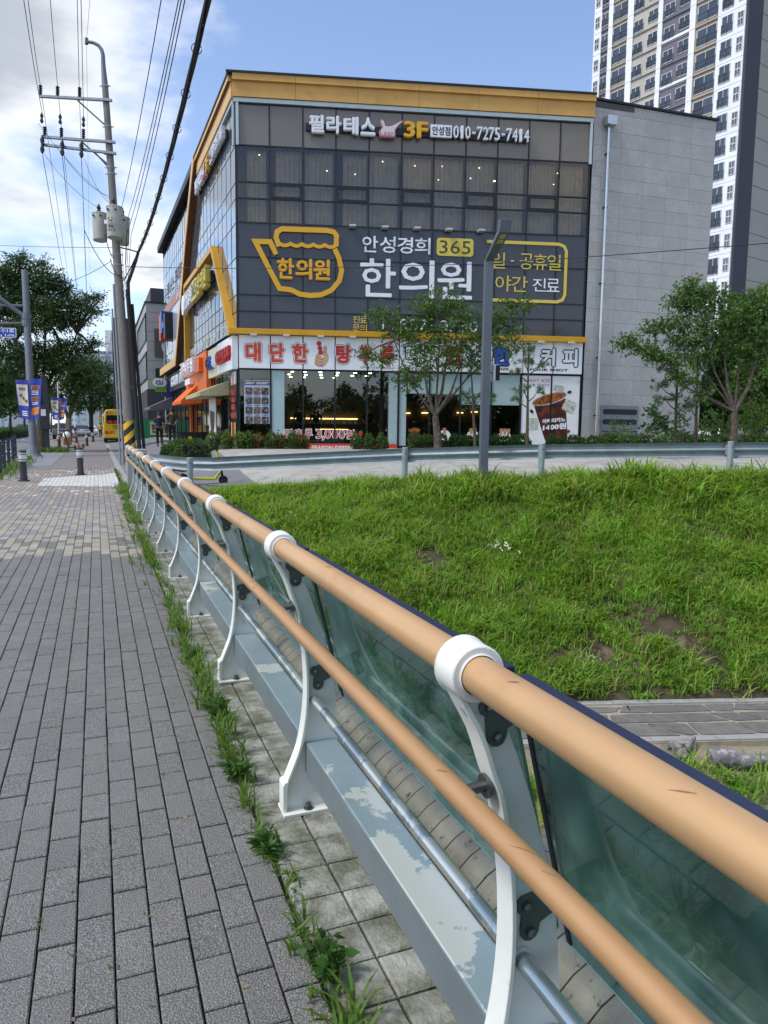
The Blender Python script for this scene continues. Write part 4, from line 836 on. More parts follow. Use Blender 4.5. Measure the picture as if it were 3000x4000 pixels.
# the same sign on the side face
sg = thing('side_pilates_sign', 'row of channel letters on black backing under the side parapet', 'sign', FL.pt(5, 0.2, 12.5))
part('backing_bar', MB().fbox(FL, 1.3, 9.0, 0.02, 0.12, 12.66, 12.92), m_blk, sg)
letters(sg, FL, '필라테스', 8.95, 6.6, 12.56, 13.2, 0.12, 0.28, m_let, 0.045); lean_logo(sg, FL, lambda x, y: (6.5-0.8*x, 12.56+0.62*y))
letters(sg, FL, '3F', 5.65, 4.75, 12.56, 13.16, 0.12, 0.28, m_lety, 0.035); part('plate', MB().fbox(FL, 3.9, 4.65, 0.12, 0.24, 12.62, 13.06), m_let, sg); part('plate_lettering', MB().ftext(FL, '안성점', 4.6, 3.95, 12.68, 13.0, 0.241, 0.247, 0.02), m_ink, sg)
letters(sg, FL, '010-7275-7414', 3.85, 1.35, 12.6, 13.06, 0.12, 0.28, m_let, 0.02, 0.10)

# ---- clinic lettering and kettle emblem on the dark film
kt = thing('kettle_emblem', 'yellow kettle outline emblem around yellow letters on the dark facade film', 'emblem', FF.pt(2.4, 0.05, 6.6))
def c3(x, y): return fpx(FF, 800+.5425*x, 250+.5425*y)
lid = [c3(*p) for p in ((535, 1318), (514, 1250), (522, 1212), (556, 1192), (880, 1203), (928, 1214), (948, 1240), (945, 1318))]
body = [c3(*p) for p in ((522, 1352), (508, 1358), (470, 1284), (365, 1282), (476, 1500), (540, 1620))]+[(2.02, 6.75), (2.35, 6.60), (2.75, 6.56), (3.15, 6.60), (3.55, 6.78), (3.85, 7.15)]+[c3(*p) for p in ((985, 1490), (965, 1400), (935, 1335))]
part('body_outline', MB().fstroke(FF, body, 0.185, 0.03, 0.10), m_lety, kt); part('lid_outline', MB().fstroke(FF, lid, 0.185, 0.03, 0.101), m_lety, kt)
wv = [(1.58+(3.72-1.58)*i/40, 8.40-0.0*i+0.075*abs(math.sin(PI*5*i/40))*-1+0.04) for i in range(41)]
part('wave', MB().fstroke(FF, wv, 0.13, 0.03, 0.10), m_lety, kt)
letters(kt, FF, '한의원', 1.48, 3.52, 7.13, 7.90, 0.03, 0.14, m_lety, 0.035, 0.06)
cs = thing('clinic_sign', 'white and yellow clinic lettering on the dark film beside the kettle emblem', 'sign', FF.pt(8.0, 0.03, 6.6))
letters(cs, FF, '안성경희', 4.68, 7.38, 8.25, 8.86, 0.025, 0.034, m_pwht, 0.012, 0.10)
def rrect(a0, a1, z0, z1, r, n=6):
    P = []
    for cx, cz, s0 in ((a1-r, z1-r, 0), (a0+r, z1-r, 90), (a0+r, z0+r, 180), (a1-r, z0+r, 270)):
        for k in range(n+1): a = R(s0+90*k/n); P.append((cx+r*math.cos(a), cz+r*math.sin(a)))
    return P
part('number_plate', MB().fpoly(FF, rrect(7.59, 9.03, 8.22, 8.89, 0.12), 0.025, 0.034), m_pyel, cs); part('number', MB().ftext(FF, '365', 7.70, 8.92, 8.31, 8.80, 0.035, 0.040, 0.0), mat('number_ink', '#43432f', 0.5, var=0), cs)
letters(cs, FF, '한의원', 4.58, 9.08, 6.60, 8.03, 0.025, 0.034, m_pwht, 0.012, 0.08)
part('frame_line', MB().fstroke(FF, [(9.55, 8.82), (12.45, 8.82), (12.66, 8.74), (12.75, 8.55), (12.75, 6.9), (12.66, 6.70), (12.45, 6.62), (9.55, 6.62)], 0.12, 0.025, 0.034), m_pyel, cs)
letters(cs, FF, '일·공휴일', 9.75, 12.55, 7.82, 8.42, 0.025, 0.034, m_pyel, 0.0, 0.02); letters(cs, FF, '야간', 9.92, 11.24, 6.96, 7.56, 0.025, 0.034, m_pyel, 0.0, 0.04); letters(cs, FF, '진료', 11.42, 12.54, 7.0, 7.5, 0.025, 0.034, m_pwht, -0.008, 0.05)
letters(cs, FF, '진료', 4.37, 4.93, 5.60, 5.86, 0.025, 0.034, m_pyel, 0.0, 0.05); letters(cs, FF, '문의', 4.37, 4.93, 5.29, 5.55, 0.025, 0.034, m_pyel, 0.0, 0.05)
letters(cs, FF, 'T.857-0750', 5.35, 9.3, 5.36, 5.80, 0.025, 0.034, m_pwht, 0.0, 0.12)
# spot lamps above the signs
m_spot = mat('spot_white', '#c9ccd0', 0.4, var=0.03)
for u, z in ((4.33, 9.13), (5.57, 9.13), (6.8, 9.14), (8.03, 9.14), (9.28, 9.15), (0.63, 5.0), (1.85, 5.0), (3.14, 5.0), (4.35, 5.01), (11.75, 5.0), (12.98, 5.0)):
    part('spot_lamp', MB().fbox(FF, u-0.12, u+0.12, 0.03 if z > 6 else 0.14, 0.36 if z > 6 else 0.46, z-0.015, z+0.04).fbox(FF, u-0.015, u+0.015, 0.02, 0.2, z-0.03, z-0.0155), m_spot, bld)

# ---- fascia signs over the shops
t1 = thing('tanghulu_fascia', 'white fascia sign with big red outlined letters and a hand holding a fruit skewer', 'sign', FF.pt(3.1, 0.1, 3.8))
for k in range(5): part('sign_panel', MB().fbox(FF, UC[k]+0.022, UC[k+1]-0.022, 0.0, 0.12, 3.80, 5.03), m_wht, t1)
def outlined(root, fr, ch, a0, a1, z0, z1, d, mfill, b=0.05, mo=None, mid=True):
    part('letter_edge', MB().ftext(fr, ch, a0-0.05*np.sign(a1-a0), a1+0.05*np.sign(a1-a0), z0-0.05, z1+0.05, d, d+0.003, 0.10), mo or m_ink, root)
    if mid: part('letter_rim', MB().ftext(fr, ch, a0-0.03*np.sign(a1-a0), a1+0.03*np.sign(a1-a0), z0-0.03, z1+0.03, d+0.003, d+0.006, 0.078), m_wht, root)
    part('letter', MB().ftext(fr, ch, a0, a1, z0, z1, d+0.006, d+0.009, b), mfill, root)
for ch, a0, a1, m in (('대', 0.29, 0.88, m_orr), ('단', 1.2, 1.76, m_orr), ('한', 2.06, 2.66, m_orr), ('탕', 3.72, 4.33, m_red), ('후', 4.61, 5.14, m_red), ('루', 5.44, 6.0, m_red)): outlined(t1, FF, ch, a0, a1, 4.03, 4.76, 0.121, m)
part('subtitle', MB().ftext(FF, 'GREAT TANGHULU', 4.67, 6.0, 3.87, 3.95, 0.121, 0.124, 0.0), m_ink, t1)
def hpx(x, y): return fpx(FF, 1180+.2521*x, 1280+.2521*y, 0.12)
hand = [(250, 398), (222, 420), (203, 490), (200, 560), (225, 585), (262, 602), (300, 597), (345, 588), (382, 545), (404, 500), (408, 455), (398, 415), (376, 382), (384, 330), (380, 296), (362, 286), (340, 292), (328, 330), (322, 385), (312, 425), (330, 440), (346, 462), (322, 470), (295, 445), (275, 415)]
part('hand_edge', MB().fpoly(FF, [hpx(305+(x-305)*1.035, 445+(y-445)*1.03) for x, y in hand], 0.121, 0.123), m_ink, t1); part('hand', MB().fpoly(FF, [hpx(*p) for p in hand], 0.123, 0.126), m_skin, t1)
for ln in (((225, 440), (265, 480), (310, 500), (345, 465)), ((212, 500), (255, 530), (300, 548), (330, 520)), ((207, 545), (250, 575), (290, 588), (322, 558)), ((335, 380), (350, 384), (375, 383))): part('finger_line', MB().fstroke(FF, [hpx(*p) for p in ln], 0.012, 0.126, 0.1275), m_ink, t1)
part('skewer', MB().fstroke(FF, [hpx(256, 200), hpx(288, 420)], 0.012, 0.1275, 0.129).fstroke(FF, [hpx(300, 570), hpx(314, 626)], 0.012, 0.1275, 0.129), m_ink, t1)
for x, y in ((264, 246), (277, 316), (288, 384)): u, z = hpx(x, y); part('fruit', MB().fdisc(FF, u, z, 0.093, 0.129, 0.132, 18, rz=0.09), m_red, t1)
t2 = thing('coffee_fascia', 'white fascia sign with outlined blue and white letters and a takeaway cup drawing', 'sign', FF.pt(9.9, 0.1, 3.85))
for k in range(5, 11): part('sign_panel', MB().fbox(FF, UC[k]+0.022, UC[k+1]-0.022, 0.0, 0.12, 3.82, 5.06), m_wht, t2)
for ch, a0, a1, m in (('대', 6.45, 7.15, m_wht), ('단', 8.05, 8.65, m_red), ('한', 9.9, 10.62, m_blu), ('커', 11.84, 12.42, m_wht), ('피', 12.74, 13.34, m_wht)): outlined(t2, FF, ch, a0, a1, 4.10, 4.80, 0.121, m, 0.04, None, False)
for tx, a0, a1 in (('GREAT SIZE', 9.35, 10.55), ('FOUR SHOT', 11.4, 12.98)): part('subtitle', MB().ftext(FF, tx, a0, a1, 3.91, 4.01, 0.121, 0.124, 0.035), m_ink, t2)
cupo = [(11.12, 4.98), (11.58, 4.98), (11.5, 4.06), (11.2, 4.06)]; part('cup_drawing', MB().fstroke(FF, cupo, 0.014, 0.121, 0.124, closed=True), m_ink, t2); part('cup_straw', MB().fstroke(FF, [(11.14, 4.85), (11.3, 4.1)], 0.02, 0.124, 0.126), m_red, t2); part('cup_hand', MB().fpoly(FF, [(11.2, 4.3), (11.3, 4.4), (11.48, 4.42), (11.5, 4.28), (11.4, 4.15), (11.24, 4.2)], 0.124, 0.126), m_skin, t2)

# ---- ground floor shop front
zf = 0.80
gf = MB()
for u in UC[:]: gf.fbox(FF, u-0.03, u+0.03, -0.06, 0.03, zf-0.1, 3.8)
gf.fbox(FF, 0.0, 13.58, -0.06, 0.03, 3.74, 3.815).fbox(FF, 0.0, 11.1, -0.06, 0.03, zf-0.1, zf+0.1)
part('shop_frame', gf, m_blk, bld)
for c in range(9): part('shop_window', MB().fbox(FF, UC[c]+0.032, UC[c+1]-0.032, -0.02, -0.01, zf+0.1, 3.74), m_shop, bld)
ro = MB().fbox(FF, 0.1, 13.5, -6.1, -6.0, zf-0.1, 2.9).fbox(FF, 13.4, 13.5, -6.0, -0.1, zf-0.1, 3.8)
part('shop_interior', ro, m_room, bld); part('shop_ceiling', MB().fbox(FF, 0.1, 13.5, -6.0, -0.1, 3.80, 3.88).fbox(FF, 0.1, 13.5, -6.1, -6.0, 2.9, 3.88), mat('interior_ceiling', '#3c3a36', 0.8, var=0.06), bld); part('shop_floor', MB().fbox(FF, 0.1, 13.5, -6.0, -0.07, zf-0.12, zf), m_room, bld)
part('side_partition', MB().fbox(FF, 6.3, 6.4, -6.0, -0.3, zf, 3.8), m_room, bld)
for a0, a1, d in ((1.27, 1.75, -0.004), (5.80, 6.15, -0.004), (6.23, 6.5, -0.004)): part('interior_column', MB().fbox(FF, a0, a1, d-0.4, d, zf, 3.8), m_teal, bld)
part('soffit', MB().fbox(FF, 6.56, 8.64, -0.6, -0.004, 2.95, 3.74).fbox(FF, 8.66, 11.05, -0.6, -0.004, 2.55, 3.74), m_teal, bld)
for a0, a1 in ((1.85, 2.85), (2.9, 3.95), (4.0, 4.8)): part('menu_screen', MB().fbox(FF, a0, a1, -4.6, -4.5, 2.35, 2.85), m_roomd, bld)
part('counter', MB().fbox(FF, 1.9, 5.6, -4.0, -3.4, zf, 1.75), m_roomd, bld); part('shelf_light', MB().fbox(FF, 1.85, 5.0, -5.9, -5.85, 1.98, 2.04), m_strip_on, bld); part('counter_light', MB().fbox(FF, 2.6, 4.4, -3.38, -3.37, 1.5, 1.53), m_strip_on, bld)
for k in range(24):
    a = 1.95+k*0.125+rng.normal(0, 0.01); h = rng.uniform(0.08, 0.22); part('jar', MB().fbox(FF, a, a+0.08, -3.75, -3.65, 1.75, 1.75+h), mat('jar_%d' % (k % 4), ('#9c8f7c', '#7a5b45', '#b9b4aa', '#5f5c58')[k % 4], 0.4), bld)
for k in range(16):
    u = 1.9+(k % 6)*0.66+rng.normal(0, 0.05); d = -1.2-(k//6)*1.5; part('downlight', MB().lathe([(0.065, 3.78), (0.065, 3.797)], FF.pt(u, d, 0), 12), m_lamp_on, bld)
for u, z in ((7.35, 2.3), (8.2, 2.32), (9.9, 2.35), (10.6, 2.4)): part('wall_lamp', MB().fbox(FF, u-0.15, u+0.15, -5.95, -5.85, z, z+0.05), m_strip_on, bld); part('wall_poster', MB().fbox(FF, u-0.14, u+0.14, -5.99, -5.96, z-0.65, z-0.1), m_brn, bld)
# coffee poster on the two right-hand bays
ps = thing('coffee_poster', 'tall white poster of an iced coffee cup filling the right end of the shop front', 'poster', FF.pt(12.3, 0.02, 0.9))
for k in (9, 10): part('panel', MB().fbox(FF, UC[k]+0.032, UC[k+1]-0.032, -0.02, 0.01, zf, 3.76), m_wht, ps)
def qpx(x, y): return fpx(FF, 2030+.2626*x, 1440+.2626*y, 0.0)
part('cup', MB().fpoly(FF, [qpx(*p) for p in ((212, 545), (360, 1020), (380, 1075), (700, 1075), (710, 990), (682, 440), (560, 500), (430, 540), (330, 552))], 0.011, 0.014), m_cof, ps)
part('cup_top', MB().fpoly(FF, [qpx(440+250*math.cos(t_)*0.98+10*math.sin(t_), 450-math.cos(t_)*62-math.sin(t_)*72) for t_ in np.linspace(0, 2*PI, 28, endpoint=False)], 0.014, 0.017), m_amb, ps)
part('cup_rim', MB().fstroke(FF, [qpx(440+250*math.cos(t_)+10*math.sin(t_), 450-math.cos(t_)*62-math.sin(t_)*76) for t_ in np.linspace(0, 2*PI, 32, endpoint=False)], 0.035, 0.017, 0.02, closed=True), mat('print_rim', '#b9aaa6', 0.3, var=0.1), ps)
for pts in (((320, 460), (360, 390), (470, 375), (480, 440), (400, 480)), ((500, 420), (540, 370), (640, 350), (660, 390), (600, 430)), ((480, 490), (520, 430), (590, 450), (570, 500))): part('ice_in_cup', MB().fpoly(FF, [qpx(*p) for p in pts], 0.017, 0.019), m_amb, ps)
for (x, y, w, h, r) in ((580, 295, 75, 45, 10), (735, 560, 90, 85, 25), (190, 820, 75, 85, 0)):
    part('ice_cube', MB().fpoly(FF, [qpx(x+w*cx_*math.cos(R(r))-h*cy_*math.sin(R(r)), y+w*cx_*math.sin(R(r))+h*cy_*math.cos(R(r))) for cx_, cy_ in ((-1, -0.8), (-0.8, -1), (0.8, -1), (1, -0.8), (1, 0.8), (0.8, 1), (-0.8, 1), (-1, 0.8))], 0.018, 0.021), m_ice, ps)
for x, y, r in ((740, 350, -20), (178, 635, 40), (718, 935, -20)): part('coffee_bean', MB().fpoly(FF, [qpx(x+34*math.cos(t_)*math.cos(R(r))-22*math.sin(t_)*math.sin(R(r)), y+34*math.cos(t_)*math.sin(R(r))+22*math.sin(t_)*math.cos(R(r))) for t_ in np.linspace(0, 2*PI, 14, endpoint=False)], 0.021, 0.024), m_cof, ps)
for tx, a0, a1, z0, z1, sh in (('아메리카노', 12.02, 12.98, 1.83, 2.02, 0.10), ('1400원', 12.05, 13.03, 1.55, 1.80, 0.10)): part('price_lettering', MB().ftext(FF, tx, a0, a1, z0, z1, 0.021, 0.024, 0.05, shear=sh), m_wht, ps)
for tx, m, z in (('GREAT SIZE', m_red, 3.48), ('FOUR SHOT', m_ink, 3.30)): part('slogan', MB().ftext(FF, tx, 11.2, 12.28, z, z+0.12, 0.011, 0.014, 0.0), m, ps)
# window prints
mn = thing('dessert_menu', 'pale blue dessert menu poster with twelve pictures inside the left shop window', 'poster', FF.pt(0.7, -0.03, 1.7))
part('sheet', MB().fbox(FF, 0.22, 1.19, -0.009, -0.002, 1.7, 3.35), mat('menu_blue', '#a9b5cf', 0.5, var=0.03), mn); part('header', MB().fbox(FF, 0.23, 1.18, -0.002, 0.001, 3.17, 3.32), m_ink, mn); part('header_lettering', MB().ftext(FF, 'GREAT DESSERT', 0.26, 1.16, 3.2, 3.29, 0.001, 0.003, 0.02), m_wht, mn)
for k in range(12):
    u = 0.27+(k % 3)*0.305; z = 2.80-(k//3)*0.365; part('picture', MB().fpoly(FF, rrect(u, u+0.27, z, z+0.27, 0.04, 3), -0.002, 0.001), mat('dish_%d' % (k % 3), ('#4f4038', '#64564a', '#39302e')[k % 3], 0.5, var=0.45, scale=14, stain='#b9a78e', stain_scale=12, stain_at=(0.55, 0.62)), mn); part('caption', MB().fbox(FF, u+0.05, u+0.22, -0.002, 0.001, z-0.06, z-0.035), m_ink, mn)
pr = thing('price_decal', 'red outlined price lettering stuck on the shop window', 'decal', FF.pt(3.1, 0.0, 1.14))
for i, (ch, a0, a1) in enumerate((('탕', 1.78, 2.08), ('후', 2.16, 2.46), ('루', 2.54, 2.82), ('3', 2.98, 3.18), (',', 3.22, 3.28), ('0', 3.32, 3.54), ('0', 3.6, 3.82), ('0', 3.88, 4.08), ('원', 4.14, 4.46))):
    z0, z1 = (1.16, 1.5) if ch != ',' else (1.08, 1.24); part('letter_rim', MB().ftext(FF, ch, a0-0.03, a1+0.03, z0-0.025, z1+0.025, -0.009, -0.006, 0.05), m_wht, pr); part('letter', MB().ftext(FF, ch, a0, a1, z0, z1, -0.006, -0.003, 0.015), m_red if i < 3 else m_orr, pr)
for u in (1.52, 4.72):
    st_ = thing('strawberry_decal', 'small strawberry sticker %s the red price lettering' % ('left of' if u < 3 else 'right of'), 'decal', FF.pt(u, 0, 1.25)); st_['group'] = 'strawberry stickers on the shop window'
    part('fruit', MB().fpoly(FF, [(u-0.08, 1.44), (u+0.08, 1.44), (u+0.085, 1.38), (u+0.03, 1.27), (u, 1.25), (u-0.03, 1.27), (u-0.085, 1.38)], -0.009, -0.006), m_red, st_); part('leaf', MB().fpoly(FF, [(u-0.06, 1.44), (u, 1.49), (u+0.06, 1.44), (u, 1.41)], -0.006, -0.003), m_grn, st_)
rd = thing('season_banner', 'low red banner with white lettering along the foot of the shop window', 'banner', FF.pt(4.4, 0.05, 0.72)); part('cloth', MB().fbox(FF, 1.9, 6.15, 0.035, 0.05, 0.62, 0.96), m_orr, rd); part('lettering', MB().ftext(FF, 'SEASON DESSERT', 2.8, 4.6, 0.72, 0.88, 0.051, 0.055, 0.04), m_wht, rd)
for k, (u, lab) in enumerate(((8.05, 'round white sticker with one drink cup behind the forked tree'), (9.2, 'round white sticker with two drink cups beside the lamp post'), (10.5, 'round white sticker with three drink cups right of the lamp post'))):
    dc = thing('drink_decal', lab, 'decal', FF.pt(u, 0, 1.1), 'round drink stickers on the shop window'); part('disc', MB().fdisc(FF, u, 1.28, 0.26, -0.009, -0.006, 24), m_wht, dc)
    for q in range(k+1): a = u+(q-k/2)*0.15; part('drink', MB().fpoly(FF, [(a-0.05, 1.38), (a+0.05, 1.38), (a+0.07, 1.62), (a-0.07, 1.62)], -0.006, -0.003), mat('drink_tan', '#b98f66', 0.5, var=0.2, scale=12), dc)
cb2 = thing('coffee_cup_decal', 'brown coffee cup sticker on the glass at the foot of the shop window', 'decal', FF.pt(6.82, 0, 1.1)); part('cup', MB().fpoly(FF, [(6.62, 1.5), (7.06, 1.5), (6.98, 1.1), (6.7, 1.1)], -0.009, -0.006), m_cof, cb2); part('foam', MB().fdisc(FF, 6.84, 1.52, 0.24, -0.006, -0.003, 20, rz=0.09), m_amb, cb2)

# ---- shops along the side face
gs = MB()
for a in [0.1, 1.5, 3.5, 5.6, 6.2, 8.0, 9.6, 11.2, 13.0, 14.6, 16.2, 18.4, 20.5, 22.5, 24.8, 26.9]: gs.fbox(FL, a-0.05, a+0.05, -0.1, 0.03, 0.6, 3.8)
gs.fbox(FL, 0.05, 26.95, -0.1, 0.025, 2.95, 3.03); part('side_shop_frame', gs, m_blk, bld)
m_sg = mat('side_shop_glass', '#20262a', 0.05, var=0.15, scale=0.7, spec=0.9, metal=0.2)
for i in range(15):
    e_ = [0.1, 1.5, 3.5, 5.6, 6.2, 8.0, 9.6, 11.2, 13.0, 14.6, 16.2, 18.4, 20.5, 22.5, 24.8, 26.9]
    for z0, z1 in ((0.6, 2.95), (3.03, 3.8)): part('side_shop_pane', MB().fbox(FL, e_[i]+0.05, e_[i+1]-0.05, -0.06, 0.0, z0, z1), m_sg, bld)
w1 = thing('side_fascia', 'white boxed fascia with small red and blue letters around the shop corner', 'sign', FL.pt(3, 0.2, 3.75))
part('sign_panel', MB().fbox(FL, -0.02, 3.4, 0.0, 0.22, 3.76, 5.0), m_wht, w1); part('sign_panel', MB().fbox(FL, 3.42, 6.2, 0.0, 0.16, 3.76, 5.0), mat('sign_cream', '#c9c9ac', 0.5, var=0.04), w1)
for i, ch in enumerate('대단한탕후루'): part('letter', MB().ftext(FL, ch, 3.2-i*0.52, 2.75-i*0.52, 4.1, 4.66, 0.22, 0.34, 0.04), m_red, w1)
for i, ch in enumerate('대단한커피'): part('letter', MB().ftext(FL, ch, 6.05-i*0.54, 5.6-i*0.54, 4.1, 4.66, 0.16, 0.32, 0.04), (m_ink, m_blu, m_blu, m_wht, m_wht)[i], w1)
w2 = thing('orange_fascia', 'bright orange fascia with chunky white raised letters above the orange awning', 'sign', FL.pt(10, 0.2, 3.95))
m_org = mat('orange_board', '#d96a24', 0.5, var=0.05, scale=2); part('board', MB().fbox(FL, 6.25, 13.65, 0.0, 0.25, 3.3, 5.05), m_org, w2); part('box', MB().fbox(FL, 7.2, 8.3, 0.26, 0.45, 4.15, 4.8), m_org, w2)
for i, ch in enumerate('국수나무집'): part('letter', MB().ftext(FL, ch, 13.5-i*1.05, 12.6-i*1.05, 4.2, 4.95, 0.25, 0.6, 0.04), m_wht, w2)
part('small_plate', MB().fbox(FL, 10.5, 12.5, 0.26, 0.45, 3.75, 4.05), m_wht, w2)
w3 = thing('chicken_fascia', 'black fascia with tall white letters beside the orange one', 'sign', FL.pt(17.5, 0.2, 3.9)); part('board', MB().fbox(FL, 13.9, 21.4, 0.0, 0.2, 3.85, 4.9), m_blk, w3)
letters(w3, FL, 'KYOCHON 1991', 20.8, 14.4, 4.1, 4.7, 0.2, 0.3, m_wht, 0.03, 0.10)
w4 = thing('store_sign', 'projecting purple and green convenience store sign reading CU', 'sign', FL.pt(22.6, 1.1, 3.7)); m_pur = mat('cu_purple', '#4a3a86', 0.4, var=0.03); m_cug = mat('cu_green', '#7db53a', 0.4, var=0.03)
FC = FR(FL.pt(22.6, 0, 0)[:2], (1.0, 0.0), (0.0, -1.0))      # its face looks down the street
part('upright', MB().fbox(FC, -0.72, -0.08, -0.1, 0.05, 3.55, 4.65), m_pur, w4); part('green_tab', MB().fbox(FC, -1.12, -0.4, 0.052, 0.12, 3.85, 4.3), m_cug, w4)
part('bubble_rim', MB().fpoly(FC, rrect(-1.36, -0.36, 4.12, 4.78, 0.30, 8), 0.122, 0.20), m_cug, w4); part('bubble', MB().fpoly(FC, rrect(-1.29, -0.43, 4.19, 4.71, 0.25, 8), 0.20, 0.215), m_wht, w4); part('lettering', MB().ftext(FC, 'CU', -1.10, -0.62, 4.30, 4.60, 0.215, 0.225, 0.06), m_pur, w4); part('store_board', MB().fbox(FL, 21.6, 26.9, 0.0, 0.2, 3.85, 4.7), m_pur, w4)
def wedge(nm, lab, a0, a1, zt_, zb, dout, zo0, zo1, m):
    return one(nm, lab, 'awning', MB().prism([FL.pt(a0, 0.02, zb), FL.pt(a0, 0.02, zt_), FL.pt(a0, dout, zo1), FL.pt(a0, dout, zo0)], FL.u*(a1-a0)), m, FL.pt((a0+a1)/2, 0, zb))
wedge('cream_awning', 'cream sloping awning over the corner shop door', 1.75, 6.2, 3.42, 2.85, 1.2, 2.78, 2.93, mat('cream_canvas', '#bdb58c', 0.8, var=0.06))
wedge('orange_awning', 'orange canvas awning under the orange fascia', 9.2, 13.2, 3.85, 2.75, 1.05, 2.7, 2.85, mat('orange_canvas', '#e06a20', 0.8, var=0.06))
wedge('grey_awning', 'dark grey awning over the convenience store entrance', 22.5, 27.5, 3.55, 2.75, 1.5, 2.7, 2.85, mat('grey_canvas', '#6a6c70', 0.8, var=0.06))
for a, lab in ((12.9, 'orange door post at the far side of the orange shop'), (6.05, 'orange door post at the near side of the orange shop')): one('door_post', lab, 'door post', MB().fbox(FL, a-0.14, a+0.14, 0.03, 0.16, 0.7, 2.95), m_org, FL.pt(a, 0.1, 0.7), 'orange door posts')
ad = thing('standing_banner', 'white standing banner with a coffee cup beside the corner shop door', 'banner', FL.pt(4.4, 0.4, 0.8)); part('sheet', MB().fbox(FL, 3.6, 5.4, 0.25, 0.28, 0.85, 2.8), m_wht, ad); part('cup', MB().fpoly(FL, [(4.9, 1.2), (4.1, 1.3), (3.85, 2.2), (5.15, 2.3)], 0.28, 0.285), m_cof, ad); part('lettering', MB().ftext(FL, '1400원', 5.2, 3.8, 0.95, 1.2, 0.285, 0.29, 0.04), m_ink, ad)
nn = thing('neon_panel', 'dark corner window with red tanghulu price lettering and fruit skewers', 'sign', FL.pt(0.8, 0.03, 0.9)); part('pane', MB().fbox(FL, 0.12, 1.48, 0.03, 0.05, 0.75, 3.7), m_sg, nn)
for i, ch in enumerate('탕후루'): part('letter', MB().ftext(FL, ch, 1.25, 0.35, 2.78-i*0.3, 3.04-i*0.3, 0.05, 0.056, 0.03), m_red, nn)
part('price', MB().ftext(FL, '3000원', 1.3, 0.3, 1.9, 2.12, 0.05, 0.056, 0.03), m_red, nn)
for k, (u, m) in enumerate(((1.15, m_pyel), (0.8, m_red), (0.45, m_pyel))): part('skewer', MB().fstroke(FL, [(u, 0.8), (u, 1.75)], 0.16, 0.05, 0.056), m, nn)
for k in range(4): part('fruit', MB().fstroke(FL, [(1.25-k*0.25, 3.2), (1.25-k*0.25, 3.5)], 0.14, 0.05, 0.056), m_wht if k % 2 else m_red, nn)
ck = thing('side_clinic_sign', 'raised clinic letters inside the gold frame of the side face', 'sign', FL.pt(9, 0.3, 7.6)); part('backing_bar', MB().fbox(FL, 4.9, 13.0, 0.05, 0.2, 7.95, 8.35), m_blk, ck)
letters(ck, FL, '안성경희', 12.5, 9.75, 7.68, 8.6, 0.2, 0.42, m_let, 0.03); part('number_plate', MB().fbox(FL, 7.9, 9.6, 0.2, 0.42, 7.68, 8.6), m_pyel, ck); part('number', MB().ftext(FL, '365', 9.5, 8.0, 7.8, 8.5, 0.421, 0.43, 0.02), m_ink, ck); letters(ck, FL, '한의원', 7.8, 4.95, 7.68, 8.6, 0.2, 0.42, m_pyel, 0.03)
part('round_logo', MB().fdisc(FL, 13.1, 8.05, 0.52, 0.2, 0.42, 24), m_wht, ck); part('phone_lettering', MB().ftext(FL, 'T.857-0750', 10.0, 6.3, 6.95, 7.3, 0.022, 0.03, 0.0), m_pwht, ck)
for tx, a, m in (('관절통증', 13.3, m_pwht), ('추나', 11.6, m_pwht), ('여성질환', 10.2, m_pwht), ('성장', 7.6, m_pyel), ('교통사고', 5.9, m_pwht), ('다이어트', 3.4, m_pwht)): part('treatment_lettering', MB().ftext(FL, tx, a, a-0.42*len(tx), 5.38, 5.72, 0.022, 0.03, 0.0), m, ck)
ms = thing('music_school_window_lettering', 'brown lettering over a red band on the far half of the side glass', 'lettering', FL.pt(20, 0.02, 9.2)); m_brl = mat('lettering_brown', '#6f6558', 0.5, var=0.04); m_redb = mat('band_red', '#a0464a', 0.4, var=0.04)
part('brown_lettering', MB().ftext(FL, '캔버스 뮤직아이', 24.8, 14.6, 10.15, 11.2, 0.02, 0.028, 0.01), m_brl, ms); part('round_logo', MB().fstroke(FL, [(26.0+0.42*math.cos(t_), 10.7+0.42*math.sin(t_)) for t_ in np.linspace(0, 2*PI, 20, endpoint=False)], 0.08, 0.02, 0.028, closed=True), m_brl, ms)
part('red_band', MB().fpoly(FL, [(26.95, 9.2), (14.3, 9.2), (13.6, 9.88), (26.95, 9.88)], 0.02, 0.028), m_redb, ms); part('yellow_lettering', MB().ftext(FL, '성인 전문 음악 교육', 26.5, 20.0, 9.34, 9.74, 0.029, 0.034, 0.0), m_pyel, ms); part('white_lettering', MB().ftext(FL, '문의 677-0', 19.5, 14.9, 9.34, 9.74, 0.029, 0.034, 0.0), m_pwht, ms)
part('pale_film', MB().fpoly(FL, [(21.5, 5.98), (17.5, 5.98), (14.5, 9.15), (21.5, 9.15)], 0.018, 0.024), mat('pale_film', '#b9bfd0', 0.2, var=0.03, metal=0.3), ms)
hs = thing('letter_emblem', 'raised H shaped emblem of coloured bars on the far half of the side glass', 'sign', FL.pt(23.5, 0.3, 7.3))
for a, z0, z1, col in ((25.3, 7.5, 9.2, 'print_orange_red'), (24.3, 7.9, 9.3, 'print_blue'), (22.2, 7.3, 8.9, 'black_frame'), (23.2, 8.1, 8.5, 'print_blue')): part('bar', MB().fbox(FL, a-0.4, a+0.4, 0.03, 0.5, z0, z1), MATS[col], hs)

